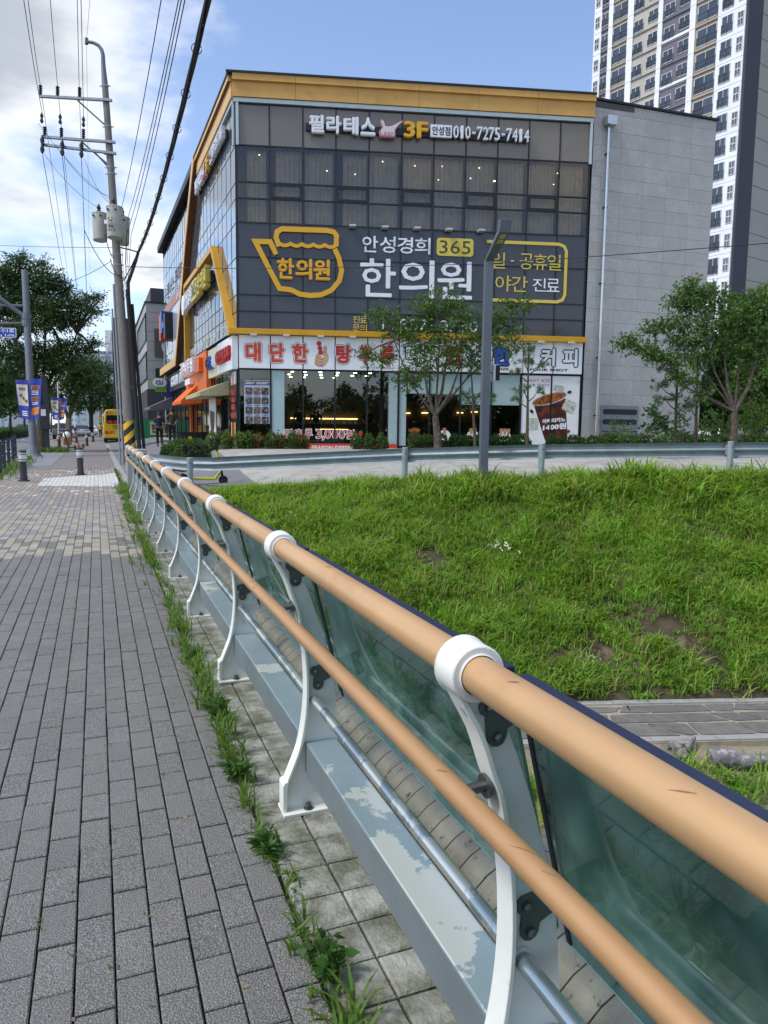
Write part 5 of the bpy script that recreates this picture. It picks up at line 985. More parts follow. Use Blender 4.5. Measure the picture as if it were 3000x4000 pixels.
# ---- neighbouring grey building
gb = thing('grey_office_building', 'grey panelled building with a drainpipe and dark ground floor beyond the glass one', 'building', (6, 62, 0.4))
m_gp = mat('grey_cladding', '#a8a7a3', 0.6, var=0.05, scale=1, objr=0.05); m_gdk = mat('charcoal_cladding', '#3f4043', 0.6, var=0.05)
def gpx(x, y, Y=62.0): return on(x, y, 1, Y)
c0 = gpx(569, 1180); zt0 = c0[2]; X0 = c0[0]; zg = gpx(580, 1520)[2]
FO = FR((X0, 62.0), (1, 0), (0, -1)); FO2 = FR((X0, 62.0), (0, 1), (-1, 0))
part('core', MB().box(X0+0.06, X0+13, 62.06, 80, 0.3, zt0-0.05), m_gdk, gb)
zj2 = np.linspace(zg, zt0, 10); uj2 = [0, 1.9, 3.9, 6.0, 8.0, 10.0]
for i in range(5):
    for k in range(9): part('cladding_panel', MB().fbox(FO, uj2[i]+0.015, uj2[i+1]-0.015, -0.05, 0.0, zj2[k]+0.012, zj2[k+1]-0.012), m_gp, gb)
for i in range(5):
    for k in range(9):
        if (k in (1, 2, 3, 5, 6, 7)) and i < 4: continue
        part('cladding_panel', MB().fbox(FO2, i*3.2+0.02, i*3.2+3.18, -0.05, 0.0, zj2[k]+0.012, zj2[k+1]-0.012), m_gp, gb)
m_pw = mat('pale_blind_window', '#b9c0c4', 0.15, var=0.12, scale=2, spec=0.6)
for k0, k1 in ((1, 4), (5, 8)):
    fr_ = part('window', MB().fstroke(FO2, [(0.5, zj2[k0]+0.1), (12.4, zj2[k0]+0.1), (12.4, zj2[k1]-0.1), (0.5, zj2[k1]-0.1)], 0.16, -0.04, 0.06, closed=True), m_blk, gb)
    for q in range(9): part('pane', MB().fbox(FO2, 0.6+q*1.31, 0.6+q*1.31+1.2, -0.03, 0.0, zj2[k0]+0.15, zj2[k1]-0.15), m_pw, fr_)
part('ground_floor', MB().box(X0-0.06, X0+12, 61.94, 79, 0.3, zg-0.01), m_gdk, gb); part('parapet', MB().box(X0+0.4, X0+12, 62.4, 78, zt0, zt0+1.2), m_gdk, gb); part('coping', MB().box(X0-0.1, X0+12, 61.9, 79.5, zt0-0.04, zt0+0.06), m_blk, gb)
part('side_screen', MB().box(X0-2.2, X0-0.02, 79.2, 79.6, 0.4, zt0+1.0), m_gdk, gb)
part('downpipe', MB().tube([(X0+1.35, 61.85, z) for z in (0.8, zt0-2.8)], 0.1, 10).box(X0+1.05, X0+1.65, 61.6, 61.98, zt0-3.1, zt0-2.5), m_ss, gb)
bb = thing('hanging_banner', 'grey banner with a laurel emblem hanging on the grey panelled building', 'banner', gpx(690, 1350)); m_bg = mat('banner_grey', '#55534f', 0.6, var=0.04); a0, _, z1 = gpx(602, 1283, 61.9); a1, _, z0 = gpx(690, 1400, 61.9)
part('cloth', MB().box(a0, a1+2, 61.88, 61.92, z0, z1), m_bg, bb); FB = FR((0, 61.87), (1, 0), (0, -1)); part('lettering', MB().ftext(FB, '#SNS', a0+0.9*1.2, a0+3.2, z0+0.5, z0+0.95, 0, 0.01, 0.03), m_wht, bb)
part('laurel', MB().fstroke(FB, [(a0+1.5+0.9*math.cos(t_), z1-1.3+0.9*math.sin(t_)) for t_ in np.linspace(2.2, 4.6, 10)], 0.14, 0, 0.01), m_wht, bb); part('emblem_lettering', MB().ftext(FB, '전', a0+1.1, a0+2.2, z1-1.8, z1-0.8, 0, 0.01, 0.04), m_wht, bb)
b2 = thing('academy_signboard', 'navy signboard with orange and white lettering low on the grey panelled building', 'sign', gpx(640, 1480)); a0, _, z1 = gpx(607, 1438, 61.9); _, _, z0 = gpx(607, 1518, 61.9); part('board', MB().box(a0, a0+3.5, 61.86, 61.92, z0, z1), mat('board_navy', '#23283a', 0.5, var=0.03), b2)
for tx, m, q0, q1 in (('비 음', m_lety, 0.62, 0.80), ('영어전문', m_wht, 0.42, 0.60), ('비', m_lety, 0.22, 0.38), ('내신', m_wht, 0.02, 0.18)): part('lettering', MB().ftext(FB, tx, a0+0.6, a0+0.6+0.55*len(tx), z0+(z1-z0)*q0, z0+(z1-z0)*q1, 0.012, 0.02, 0.03), m, b2)

# ---- apartment tower on the right
twR = at(2893, 500, 88.0); az = R(-13.5); du = np.array([math.sin(az), math.cos(az)]); nu = np.array([-math.cos(az), math.sin(az)])
FT = FR(twR[:2], du, nu)
tw = thing('apartment_tower', 'tall white and brown apartment tower rising behind the granite wall', 'building', (twR[0], twR[1], 0.8))
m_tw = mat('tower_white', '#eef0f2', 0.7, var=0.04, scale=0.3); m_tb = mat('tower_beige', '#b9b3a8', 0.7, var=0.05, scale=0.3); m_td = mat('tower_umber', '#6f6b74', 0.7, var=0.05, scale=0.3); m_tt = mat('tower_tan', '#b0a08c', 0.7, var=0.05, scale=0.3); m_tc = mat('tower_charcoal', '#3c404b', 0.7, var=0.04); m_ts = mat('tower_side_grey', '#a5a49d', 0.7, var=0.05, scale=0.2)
FH = 2.85; ZT = 76.0
def tpx(x, y): return fpx(FT, 2200+.4972*x, .4972*y)
Acol = [tpx(x, 450)[0] for x in (1418, 1205, 1030, 985, 772, 738, 545, 500, 385, 352, 297, 240)]
cols = [(0, 1, m_tw), (1, 2, m_tt), (2, 3, m_tw), (3, 4, m_td), (4, 5, m_tw), (5, 6, m_tb), (6, 7, m_tw), (7, 8, m_tt), (8, 9, m_tw), (9, 10, m_td), (10, 11, m_tw)]
for i, j, m in cols:
    d = 0.18 if m is m_tw else 0.0; part('facade_bay', MB().fbox(FT, Acol[i]+0.003, Acol[j]-0.003, -6, d, 0.5, ZT), m, tw)
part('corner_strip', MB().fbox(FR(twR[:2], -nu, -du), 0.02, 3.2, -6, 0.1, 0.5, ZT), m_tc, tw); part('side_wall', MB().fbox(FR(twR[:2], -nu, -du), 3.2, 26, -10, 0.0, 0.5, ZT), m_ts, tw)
rec = MB()
for f in range(27): rec.fbox(FR(twR[:2], -nu, -du), 3.3, 26, 0.0, 0.015, 0.9+f*FH, 0.96+f*FH)
part('side_wall_joints', rec, m_tc, tw)
bl_ = MB()
for f in range(27): bl_.fbox(FT, Acol[0], Acol[11], 0.0, 0.19, 0.9+f*FH, 0.94+f*FH)
part('floor_joints', bl_, mat('joint_grey', '#9a9da1', 0.8), tw)
m_fr = mat('window_frame_white', '#c4c8ca', 0.5, var=0.02); m_pn = mat('tower_pane', '#39434c', 0.08, var=0.25, scale=0.35, spec=0.7, objr=0.5); m_bar = mat('balcony_bar', '#5c6066', 0.5, metal=0.4)
wcache = {}
def twin(w, h, kind):
    k = (round(w, 2), round(h, 2), kind)
    if k in wcache: return wcache[k]
    L = FR((0, 0), du, nu); n = 3 if w > 3 else 2
    f_ = MB().fstroke(L, [(-w/2, 0), (w/2, 0), (w/2, h), (-w/2, h)], 0.09, -0.05, 0.05, closed=True)
    for q in range(1, n): f_.fbox(L, -w/2+w*q/n-0.035, -w/2+w*q/n+0.035, -0.03, 0.04, 0.05, h-0.05)
    if kind == 'vent': f_.fbox(L, -w/2, w/2, -0.03, 0.05, h*0.5-0.08, h*0.5+0.08)
    me = f_.mesh('window', (0, 0, 0)); setmats(me, m_fr); ps_ = []
    for q in range(n):
        p_ = MB(); a0, a1 = -w/2+w*q/n+0.04, -w/2+w*(q+1)/n-0.04
        if kind == 'vent':
            for s_ in range(9): p_.fbox(L, a0, a1, -0.02, 0.02, 0.06+s_*h/9.3, 0.06+(s_+0.55)*h/9.3)
        else: p_.fbox(L, a0, a1, -0.02, 0.0, 0.05, h-0.05)
        m2 = p_.mesh('pane', (0, 0, 0)); setmats(m2, m_pn if kind != 'vent' else m_tc); ps_.append(m2)
    r_ = None
    if kind == 'bal':
        r_ = MB().fbox(L, -w/2, w/2, 0.12, 0.15, h*0.52, h*0.52+0.04).fbox(L, -w/2, w/2, 0.12, 0.15, h*0.26, h*0.26+0.03)
        for q in range(n+1): r_.fbox(L, -w/2+w*q/n-0.02, -w/2+w*q/n+0.02, 0.0, 0.15, 0, h*0.54)
        m3 = r_.mesh('balcony_rail', (0, 0, 0)); setmats(m3, m_bar); r_ = m3
    wcache[k] = (me, ps_, r_); return wcache[k]
def put(a, z, w, h, kind, d):
    me, ps_, r_ = twin(w, h, kind); o = inst('window', me, tw, FT.pt(a, d+0.02, z))
    for nm, x in [('pane', q) for q in ps_]+([('balcony_rail', r_)] if r_ else []):
        c = bpy.data.objects.new(nm, x); COL.objects.link(c); c.parent = o
def ca_(x0, x1): return (tpx(x0, 450)[0]+tpx(x1, 450)[0])/2, abs(tpx(x0, 450)[0]-tpx(x1, 450)[0])
ztop_v = 68
for f in range(2, 24):
    z = 0.9+f*FH
    a, w = ca_(1240, 1322); put(a, z+0.55, w, 2.0, 'bal', 0.18)
    a, w = ca_(1362, 1405); put(a, z+0.75, w, 1.55, 'vent', 0.18)
    if f < 14: continue
    a, w = ca_(1045, 1195); put(a, z+0.5, w, 1.95, 'bal', 0.0)
    a, w = ca_(900, 980); put(a, z+0.75, w, 1.5, 'bal', 0.0)
    a, w = ca_(785, 862); put(a, z+0.15+FH/2-1.2, w, 1.5, 'bal', 0.0)
    a, w = ca_(660, 732); put(a, z+0.75, w, 1.45, 'bal', 0.0)
    a, w = ca_(548, 618); put(a, z+0.15+FH/2-1.2, w, 1.45, 'bal', 0.0)
    a, w = ca_(388, 496); put(a, z+0.5, w, 1.95, 'bal', 0.0)
    a, w = ca_(298, 348); put(a, z+0.6, w, 1.7, 'bal', 0.0)
    a, w = ca_(252, 283); put(a, z+0.75, w, 1.4, 'vent', 0.18)
    if f % 2 == 0: part('white_band', MB().fbox(FT, Acol[3]+0.01, Acol[4]-0.01, 0.0, 0.06, z-0.1, z+0.42), m_tw, tw)

# ---- distant apartment blocks at the end of the street
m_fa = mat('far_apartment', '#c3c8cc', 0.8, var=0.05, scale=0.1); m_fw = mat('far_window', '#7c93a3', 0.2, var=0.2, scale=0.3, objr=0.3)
def far_block(px0, px1, ytop, D, lab, nfl, steps):
    a, b = at(px0, ytop, D), at(px1, ytop, D); w = np.linalg.norm((b-a)[:2]); u = (b-a)[:2]/w; F_ = FR(a[:2], u, (u[1], -u[0])); r_ = thing('distant_apartment_block', lab, 'building', (a[0], a[1], 0.4), 'apartment blocks at the far end of the street')
    for s_ in range(steps): w0, w1 = w*s_/steps, w*(s_+1)/steps; part('tower_bay', MB().fbox(F_, w0, w1, -15, -0.5*(s_ % 2), 0, a[2]+(3.0*((s_*2) % 3)-3)), m_fa, r_)
    nc = max(3, int(w/4)); hz_ = (a[2]-4)/nfl
    L = FR((0, 0), u, (u[1], -u[0])); me = MB().fbox(L, -w/nc*0.33, w/nc*0.33, 0.0, 0.12, 0, hz_*0.55).mesh('window', (0, 0, 0)); setmats(me, m_fw)
    for f in range(nfl):
        for c in range(nc): inst('window', me, r_, F_.pt(w*(c+0.5)/nc, 0.02, 1.5+f*hz_))
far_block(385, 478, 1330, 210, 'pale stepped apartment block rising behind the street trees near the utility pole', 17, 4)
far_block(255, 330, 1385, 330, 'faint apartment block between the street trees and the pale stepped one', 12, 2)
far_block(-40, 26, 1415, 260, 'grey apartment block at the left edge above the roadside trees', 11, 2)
# ================================================================== STREET FURNITURE, WIRES, VEHICLES, PEOPLE
def gfind(x, y, D0=10, D1=200):                   # where a ray meets the street or plaza
    r = ray(x, y); Ds = np.linspace(D0, D1, 3000)
    for D in Ds:
        p = EYEP+r*D
        if p[2] <= ground(p[0], p[1]): return p
    return EYEP+r*D1
m_cpole = mat('concrete_pole', '#7a7772', 0.85, var=0.10, scale=4, bump=0.2, bscale=40)
m_steel = mat('crossarm_steel', '#8b9196', 0.5, metal=0.5, var=0.08); m_ins = mat('insulator', '#26262c', 0.35, var=0.1); m_wire = mat('wire_black', '#17181b', 0.6, var=0); m_tank = mat('transformer_grey', '#b3b4aa', 0.45, var=0.05, scale=4, stain='#8f8f86', stain_scale=3, stain_at=(0.6, 0.75))
DP = 28.0
pb = at(514, 1815, DP); pt_ = at(411, 345, DP-0.2); pb[2] = 0.02
def pole_at(y):                                    # a point of the pole's axis at photo row y
    t_ = (1815-y)/(1815-345); return pb*(1-t_)+pt_*t_
up = thing('utility_pole', 'leaning concrete utility pole with steel crossarms and a curved top beside the bridge end', 'utility pole', pb)
tt = np.linspace(0, 1, 12); part('shaft', MB().tube([pb*(1-t_)+pt_*t_ for t_ in tt], [0.20-0.085*t_ for t_ in tt], 20), m_cpole, up, smooth=50)
top_px = [(411, 345), (404, 260), (402, 215), (397, 195), (385, 178), (365, 167), (340, 163)]
part('curved_top', MB().tube([at(x, y, DP-0.2) for x, y in top_px], [0.12, 0.085, 0.075, 0.07, 0.065, 0.06, 0.055], 14).tube([at(338, 150, DP-0.2), at(338, 172, DP-0.2)], 0.07, 10), m_lamp, up, smooth=50)
def pbar(p, q, r, m, nm, root): part(nm, MB().tube([p, q], r, 4), m, root)
for (x0, y0, x1, y1) in ((155, 376, 437, 392), (170, 535, 450, 556), (165, 565, 453, 600)):
    a, b = at(x0, y0, DP-0.32), at(x1, y1, DP-0.32); part('crossarm', MB().hexa([a+_f*d+_u*h for d, h in ((-.045, -.045), (.045, -.045))]+[b+_f*d+_u*h for d, h in ((.045, -.045), (-.045, -.045))]+[a+_f*d+_u*h for d, h in ((-.045, .045), (.045, .045))]+[b+_f*d+_u*h for d, h in ((.045, .045), (-.045, .045))]), m_steel, up)
for (x0, y0, x1, y1) in ((303, 392, 412, 490), (318, 553, 430, 650), (375, 600, 440, 672)): pbar(at(x0, y0, DP-0.28), at(x1, y1, DP-0.15), 0.03, m_steel, 'brace', up)
for y in (336, 390, 494, 552, 600, 652, 676, 990, 1030): p = pole_at(y); a_ = 0.2-0.085*(1815-y)/1470+0.012; part('pole_band', MB().tube([p-np.array([0, 0, .035]), p+np.array([0, 0, .035])], a_, 16).tube([p-_r*(a_+0.08), p+_r*(a_+0.08)], 0.02, 6), m_steel, up)
def insul(px, y0, y1, D, nm='insulator', n=5, r=0.075):
    a, b = at(px, y1, D), at(px, y0, D); P = []; 
    for k in range(n): t0 = k/n; P += [(r*0.55, t0), (r, t0+0.35/n), (r*0.6, t0+0.75/n)]
    P.append((r*0.3, 1.0)); part(nm, MB().tube([a*(1-t_)+b*t_ for _, t_ in P], [q for q, _ in P], 12), m_ins, up, smooth=60)
for px, y0, y1 in ((158, 331, 373), (225, 336, 376), (311, 340, 380), (175, 494, 533), (240, 498, 538), (326, 503, 545)): insul(px, y0, y1, DP-0.32)
for px, y0, y1 in ((163, 440, 480), (235, 445, 484), (326, 455, 495)): insul(px, y0, y1, DP-0.32, 'arrester', 2, 0.07)
for px, y0, y1 in ((165, 527, 597), (243, 545, 607), (318, 550, 615)): insul(px, y0, y1, DP-0.42, 'cutout', 2, 0.085)
for a0, a1, off, r, m, nm in ((1815, 1105, -0.30, 0.045, m_steel, 'conduit'), (1815, 1200, -0.42, 0.03, m_steel, 'conduit')):
    p, q = pole_at(a0)+_r*off, pole_at(a1)+_r*(off+0.1); part(nm, MB().tube([p, q], r, 12), m, up, smooth=50)
p, q = pole_at(1815)+_r*0.36-_f*0.05, pole_at(1125)+_r*0.33-_f*0.05; P = []
for k in range(150): P += [(0.085, k/150), (0.072, (k+0.5)/150)]
part('corrugated_duct', MB().tube([p*(1-t_)+q*t_ for _, t_ in P], [r for r, _ in P], 12), m_rub, up)
part('corrugated_duct', MB().tube([pole_at(1815)+_r*0.5+_f*0.1, pole_at(1180)+_r*0.42+_f*0.1], 0.06, 10), m_rub, up)
hz_ = part('hazard_wrap', MB().tube([pole_at(1815)*(1-t_)+pole_at(1640)*t_ for t_ in (0, 0.5, 1)], [0.207, 0.203, 0.198], 24, cap=False), mat('hazard_black', '#1b1b1b', 0.6, var=0.05), up)
mh = bpy.data.materials.new('hazard_stripes'); mh.use_nodes = True; t = mh.node_tree; g_ = t.nodes.new('ShaderNodeNewGeometry'); s_ = t.nodes.new('ShaderNodeSeparateXYZ'); t.links.new(g_.outputs['Position'], s_.inputs[0])
def mm(op, a, b):
    n = t.nodes.new('ShaderNodeMath'); n.operation = op
    for i, v in enumerate((a, b)):
        if isinstance(v, (int, float)): n.inputs[i].default_value = v
        else: t.links.new(v, n.inputs[i])
    return n.outputs[0]
v_ = mm('LESS_THAN', mm('FRACT', mm('MULTIPLY', mm('SUBTRACT', s_.outputs[2], mm('MULTIPLY', s_.outputs[0], 0.9)), 2.0), 0.0), 0.5); mx_ = t.nodes.new('ShaderNodeMix'); mx_.data_type = 'RGBA'; t.links.new(v_, mx_.inputs['Factor']); mx_.inputs['A'].default_value = (0.012, 0.012, 0.012, 1); mx_.inputs['B'].default_value = (*lin('#e0b21f'), 1); t.links.new(mx_.outputs['Result'], t.nodes['Principled BSDF'].inputs['Base Color']); hz_.data.materials[0] = mh
def transformer(px, ytop, ybot, D, r, lab, text=False):
    a, b = at(px, ybot, D), at(px, ytop, D); t_ = thing('transformer', lab, 'transformer', a, 'transformers on the utility pole'); ax = b-a
    part('tank', MB().tube([a, a+ax*0.03, a+ax*0.97, b], [r*0.86, r*0.88, r, r*1.01], 24), m_tank, t_, smooth=50); part('lid', MB().tube([b, b+ax*0.03, b+ax*0.06], [r*1.05, r*1.03, r*0.6], 24), m_tank, t_, smooth=50)
    P = [(0.07, 0.05), (0.10, 0.12), (0.05, 0.2), (0.085, 0.26), (0.05, 0.33), (0.03, 0.40)]; part('bushing', MB().tube([b-_r*r*0.15+np.array([0, 0, z]) for _, z in P], [q for q, _ in P], 12), m_ins, t_, smooth=60)
    for s_ in (-0.5, 0.45): part('terminal', MB().tube([b-ax*0.13+_r*r*s_-_f*r*0.85, b-ax*0.13+_r*r*s_-_f*r*1.1], 0.035, 8), m_ins, t_)
    if text:
        F_ = FR((a-_f*(r*0.98))[:2], (_r[0], _r[1]), (-_f[0], -_f[1])); zc = a[2]; h = np.linalg.norm(ax)
        part('rating', MB().ftext(F_, '75', -0.13, 0.09, zc+h*0.27, zc+h*0.36, 0.02, 0.03, 0.03), m_ink, t_); part('voltage', MB().ftext(F_, '22900-230', -0.2, 0.17, zc+h*0.17, zc+h*0.215, 0.01, 0.02, 0.01), m_ink, t_)
        part('mark', MB().fstroke(F_, [(-0.03+0.07*math.cos(q), zc+h*0.56+0.07*math.sin(q)) for q in np.linspace(2.2, 7.2, 14)], 0.028, 0.02, 0.03).fstroke(F_, [(-0.03+0.06*math.cos(q), zc+h*0.45+0.06*math.sin(q)) for q in np.linspace(0, 6.28, 14)], 0.012, 0.02, 0.03), m_ink, t_)
        part('plate', MB().fbox(F_, -0.27, -0.14, -0.03, 0.0, zc+h*0.40, zc+h*0.52), m_wht, t_)
transformer(391, 840, 940, DP-0.2, 0.29, 'left of the three pale grey pole transformers')
transformer(448, 815, 930, DP-0.75, 0.30, 'front pale grey pole transformer marked 75', True)
transformer(482, 855, 955, DP+0.5, 0.24, 'pale grey pole transformer half hidden behind the one marked 75')

def sagline(p, q, sag, n=16): return [p*(1-t_)+q*t_-np.array([0, 0, 4*sag*t_*(1-t_)]) for t_ in np.linspace(0, 1, n)]
def wire(lab, pts, r, grp='overhead wires', sag=0.3, nm='overhead_wire'):
    L = []
    for i in range(len(pts)-1): L += sagline(np.array(pts[i]), np.array(pts[i+1]), sag)[(1 if i else 0):]
    return one(nm, lab, 'wire', MB().tube(L, r, 5), m_wire, pts[0], grp)
def topwire(x, y, xt, D=DP-0.3, ext=-350):         # from the pole out over the camera: same height, leaving the frame through column xt
    p = at(x, y, D); xe = xt+(xt-x)*(-ext/max(y, 1)); return p, on(xe, ext, 2, p[2]-0.2)
dl = lambda p, dy=70, dx=0.0, dz=0.0: p+np.array([dx, dy, dz])
for k, (x, y, xt, lab) in enumerate(((165, 440, 97, 'high wire ending at the far left arrester of the pole'), (157, 331, 113, 'high wire over the left end insulator of the top crossarm'), (225, 336, 198, 'high wire over the middle insulator of the top crossarm'), (309, 340, 301, 'high wire over the right insulator of the top crossarm'), (326, 455, 316, 'high wire ending at the right arrester of the pole'), (338, 152, 347, 'thin static wire at the curved tip of the pole'))):
    p, q = topwire(x, y, xt); r_ = 0.011 if k < 5 else 0.006
    pts = [q, p]+([dl(p, 62, -0.4, -0.3)] if k in (1, 2, 3, 5) else [])
    wire(lab, pts, r_)
for k, (x, y, xt, lab) in enumerate(((470, 830, 623, 'leftmost of the four low wires rising from the transformers'), (497, 860, 690, 'second of the four low wires rising from the transformers'), (503, 890, 701, 'third of the four low wires rising from the transformers'), (512, 915, 715, 'rightmost of the four low wires rising from the transformers'))):
    p, q = topwire(x, y, xt, DP); wire(lab, [q, p, pole_at(1080+k*25)+_r*0.2, dl(pole_at(1090+k*20), 60, -0.5, -0.6)], 0.010)
for k, (x, y, lab) in enumerate(((243, 605, 'wire running down the street from the middle cutout'), (165, 597, 'wire running down the street from the left cutout'), (318, 612, 'wire running down the street from the right cutout'))): p = at(x, y, DP-0.4); wire(lab, [p, dl(p, 62, -0.3, -0.5)], 0.012)
p, q = topwire(540, 985, 800, DP+0.3); bun = MB(); L = sagline(q, p, 0.5, 40)
for k in range(5): bun.tube([L[i]+np.array([0.034*math.cos(k*1.26+i*0.35), 0, 0.034*math.sin(k*1.26+i*0.35)]) for i in range(40)], 0.019, 6)
cbn = thing('cable_bundle', 'thick twisted bundle of black cables sweeping up from the pole over the pavement', 'cable bundle', p); part('cables', bun, m_wire, cbn)
for i in range(3, 38, 3): c = L[i]; part('tie_ring', MB().tube([c+np.array([0.085*math.cos(a_), 0.0, 0.085*math.sin(a_)]) for a_ in np.linspace(0.3, 2*PI, 14)], 0.008, 4), m_wire, cbn)
part('drop_cables', MB().tube([p, at(530, 1020, DP+.2), at(516, 1060, DP+.1), at(500, 1105, DP), pole_at(1150)+_r*0.33, pole_at(1200)+_r*0.34], [.055, .06, .065, .07, .07, .07], 8).tube([p+np.array([-.1, 0, -.2]), pole_at(1040)+_r*0.5, pole_at(1090)+_r*0.2], 0.022, 6).tube([p, pole_at(970)+_r*0.5, pole_at(958)], 0.025, 6), m_wire, cbn)
for k, (pa, pb2, sg_, lab) in enumerate((((330, 900), (495, 1085), 0.5, 'long loop of cable hanging left of the pole below the transformers'), ((410, 915), (452, 1005), 0.3, 'short loop of cable hanging under the front transformer'), ((500, 900), (490, 1035), -0.3, 'loop of cable on the right of the pole below the transformers'), ((430, 1010), (480, 1060), 0.35, 'small coil of cable at the left of the pole neck'))): wire(lab, [at(*pa, DP-0.5), at(*pb2, DP-0.2)], 0.014, 'cable loops on the utility pole', sg_, 'cable_loop')
for (pa, pb2, lab) in (((150, 480), (432, 780), 'thin jumper wire from the left arrester to the pole'), ((172, 600), (395, 815), 'thin jumper wire from the left cutout to the left transformer'), ((250, 610), (433, 768), 'thin jumper wire from the middle cutout to the pole'), ((330, 622), (426, 790), 'thin jumper wire from the right cutout to the front transformer')): wire(lab, [at(*pa, DP-0.4), at(*pb2, DP-0.4)], 0.008, 'jumper wires', 0.25, 'jumper_wire')
wire('thin service wire crossing the glass facade to the right of the pole', [pole_at(1036)+_r*0.3, at(1000, 1048, 25), at(1900, 1030, 22), at(3150, 938, 18)], 0.012, 'service wires', 0.02, 'service_wire'); wire('thin service wire crossing the sky at the left of the pole', [at(-150, 951, 34), pole_at(962)], 0.010, 'service wires', 0.05, 'service_wire'); wire('slack service wire running from the pole behind the street trees', [pole_at(1012)-_r*0.2, at(240, 1110, 32), at(95, 1060, 36)], 0.011, 'service wires', 0.1, 'service_wire')
# next pole down the street
p = gfind(645*.6027, 1722, 40, 120); p = at(655*.6027, 1700, 100); p[2] = zs(p[1]); h_ = 11.5
p2 = thing('utility_pole', 'distant utility pole with crossarms down the street behind the yellow bus', 'utility pole', p); part('shaft', MB().tube([p, p+np.array([0, 0, h_])], [0.2, 0.12], 12), m_cpole, p2)
for z in (h_-0.6, h_-1.6, h_-2.6): part('crossarm', MB().box(p[0]-1.3, p[0]+1.0, p[1]-0.06, p[1]+0.06, p[2]+z, p[2]+z+0.12), m_steel, p2)
for k in range(5): part('insulator', MB().tube([p+np.array([-1.2+k*0.5, 0, h_-0.48]), p+np.array([-1.2+k*0.5, 0, h_-0.2])], 0.06, 8), m_ins, p2)

# ---- bollards
m_bol = mat('bollard_charcoal', '#35383e', 0.6, var=0.06); m_bw = mat('bollard_white_band', '#c8c9c6', 0.5, var=0.04)
def bollard(p, lab, rz=0.0, root=None):
    if root is not None: return dup(root, p, lab)
    r_ = thing('bollard', lab, 'bollard', p, 'charcoal bollards on the pavement'); x, y, z = p
    part('post', MB().lathe([(0.098, 0.03), (0.10, 0.10), (0.092, 0.14), (0.088, 0.50), (0.098, 0.53), (0.098, 0.80), (0.09, 0.84), (0.0, 0.85)], p, 20), m_bol, r_, smooth=40)
    for z0, z1 in ((0.545, 0.575), (0.60, 0.72), (0.745, 0.775)): part('reflective_band', MB().tube([(x, y, z+z0), (x, y, z+z1)], 0.1005, 20, cap=False), m_bw, r_)
    part('base', MB().lathe([(0.16, 0.0), (0.155, 0.03), (0.10, 0.035)], p, 20), m_bol, r_, smooth=40); return r_
b1 = bollard(gfind(93, 1880), 'nearest charcoal bollard at the left of the pavement')
for x, y, lab in ((315, 1856, 'charcoal bollard in the middle of the pavement in front of the pale paving'), (340, 1742, 'farther charcoal bollard behind the red scooter'), (299, 1731, 'charcoal bollard beside the dark scooter and parked cars'), (364, 1727, 'smallest charcoal bollard beside the bus')): bollard(gfind(x, y, 15, 150), lab, root=b1)

# ---- steel fence along the road
fpts = [(-2.55, 23.0), (-2.72, 25.6), (-2.90, 28.7), (-3.14, 32.6), (-3.36, 36.0)]
fc = thing('roadside_fence', 'low charcoal steel fence with horizontal rails at the left edge of the pavement', 'fence', (fpts[2][0], fpts[2][1], 0)); m_fen = mat('fence_charcoal', '#3d4148', 0.5, metal=0.3, var=0.05)
for x, y in fpts: part('post', MB().box(x-0.05, x+0.05, y-0.06, y+0.06, zs(y), zs(y)+1.02).box(x-0.06, x+0.06, y-0.07, y+0.07, zs(y)+1.0205, zs(y)+1.05), m_fen, fc)
for z in (0.28, 0.56, 0.92): part('rail', MB().tube([(x+0.0, y, zs(y)+z) for x, y in fpts], 0.024, 8), m_fen, fc)

# ---- traffic pole with street-name sign and banners
tp_ = gfind(132, 1783, 15, 80); TD = float((tp_-EYEP)@_f)
tf = thing('traffic_pole', 'tall grey steel traffic pole with mast arms at the left of the pavement', 'pole', tp_); m_tp = mat('traffic_pole_grey', '#747b84', 0.5, metal=0.3, var=0.05)
tpt = at(96, 1056, TD); part('shaft', MB().tube([tp_, tp_*0.5+tpt*0.5, tpt], [0.175, 0.16, 0.14], 20), m_tp, tf, smooth=50)
part('base', MB().lathe([(0.42, 0.0), (0.30, 0.12), (0.19, 0.5)], tp_, 12), m_tp, tf)
for (x0, y0, x1, y1, r) in ((100, 1240, -20, 1150, 0.10), (100, 1262, -60, 1264, 0.055), (98, 1195, -20, 1192, 0.06), (-5, 1195, -60, 1222, 0.22)): part('mast_arm', MB().tube([at(x0, y0, TD), at(x1, y1, TD-0.6)], r, 12), m_tp, tf, smooth=50)
for y in (1235, 1262): q = at(103, y, TD); part('clamp', MB().tube([q-np.array([0, 0, .14]), q+np.array([0, 0, .14])], 0.2, 14), m_tp, tf)
a, b = at(-85, 1280, TD-0.3), at(63, 1318, TD-0.3); FS = FR(a[:2], (_r0[0], _r0[1]), (-math.sin(YAW), -math.cos(YAW))); w_ = float((b-a)@_r0)
ns_ = thing('street_name_sign', 'blue street name sign with white lettering hanging from the traffic pole arm', 'sign', (a+b)/2); m_sb = mat('sign_blue', '#1d46a8', 0.4, var=0.02)
part('rim', MB().fpoly(FS, rrect(0, w_, b[2], a[2], 0.05), 0, 0.03), m_wht, ns_); part('panel', MB().fpoly(FS, rrect(0.025, w_-0.025, b[2]+0.025, a[2]-0.025, 0.04), 0.031, 0.035), m_sb, ns_)
hh = a[2]-b[2]; part('korean_lettering', MB().ftext(FS, '고수1로', w_-0.98, w_-0.08, b[2]+hh*0.5, b[2]+hh*0.9, 0.036, 0.04, 0.02), m_wht, ns_); part('roman_lettering', MB().ftext(FS, 'Gosu 1-ro', w_-1.25, w_-0.08, b[2]+hh*0.12, b[2]+hh*0.40, 0.036, 0.04, 0.02), m_wht, ns_)
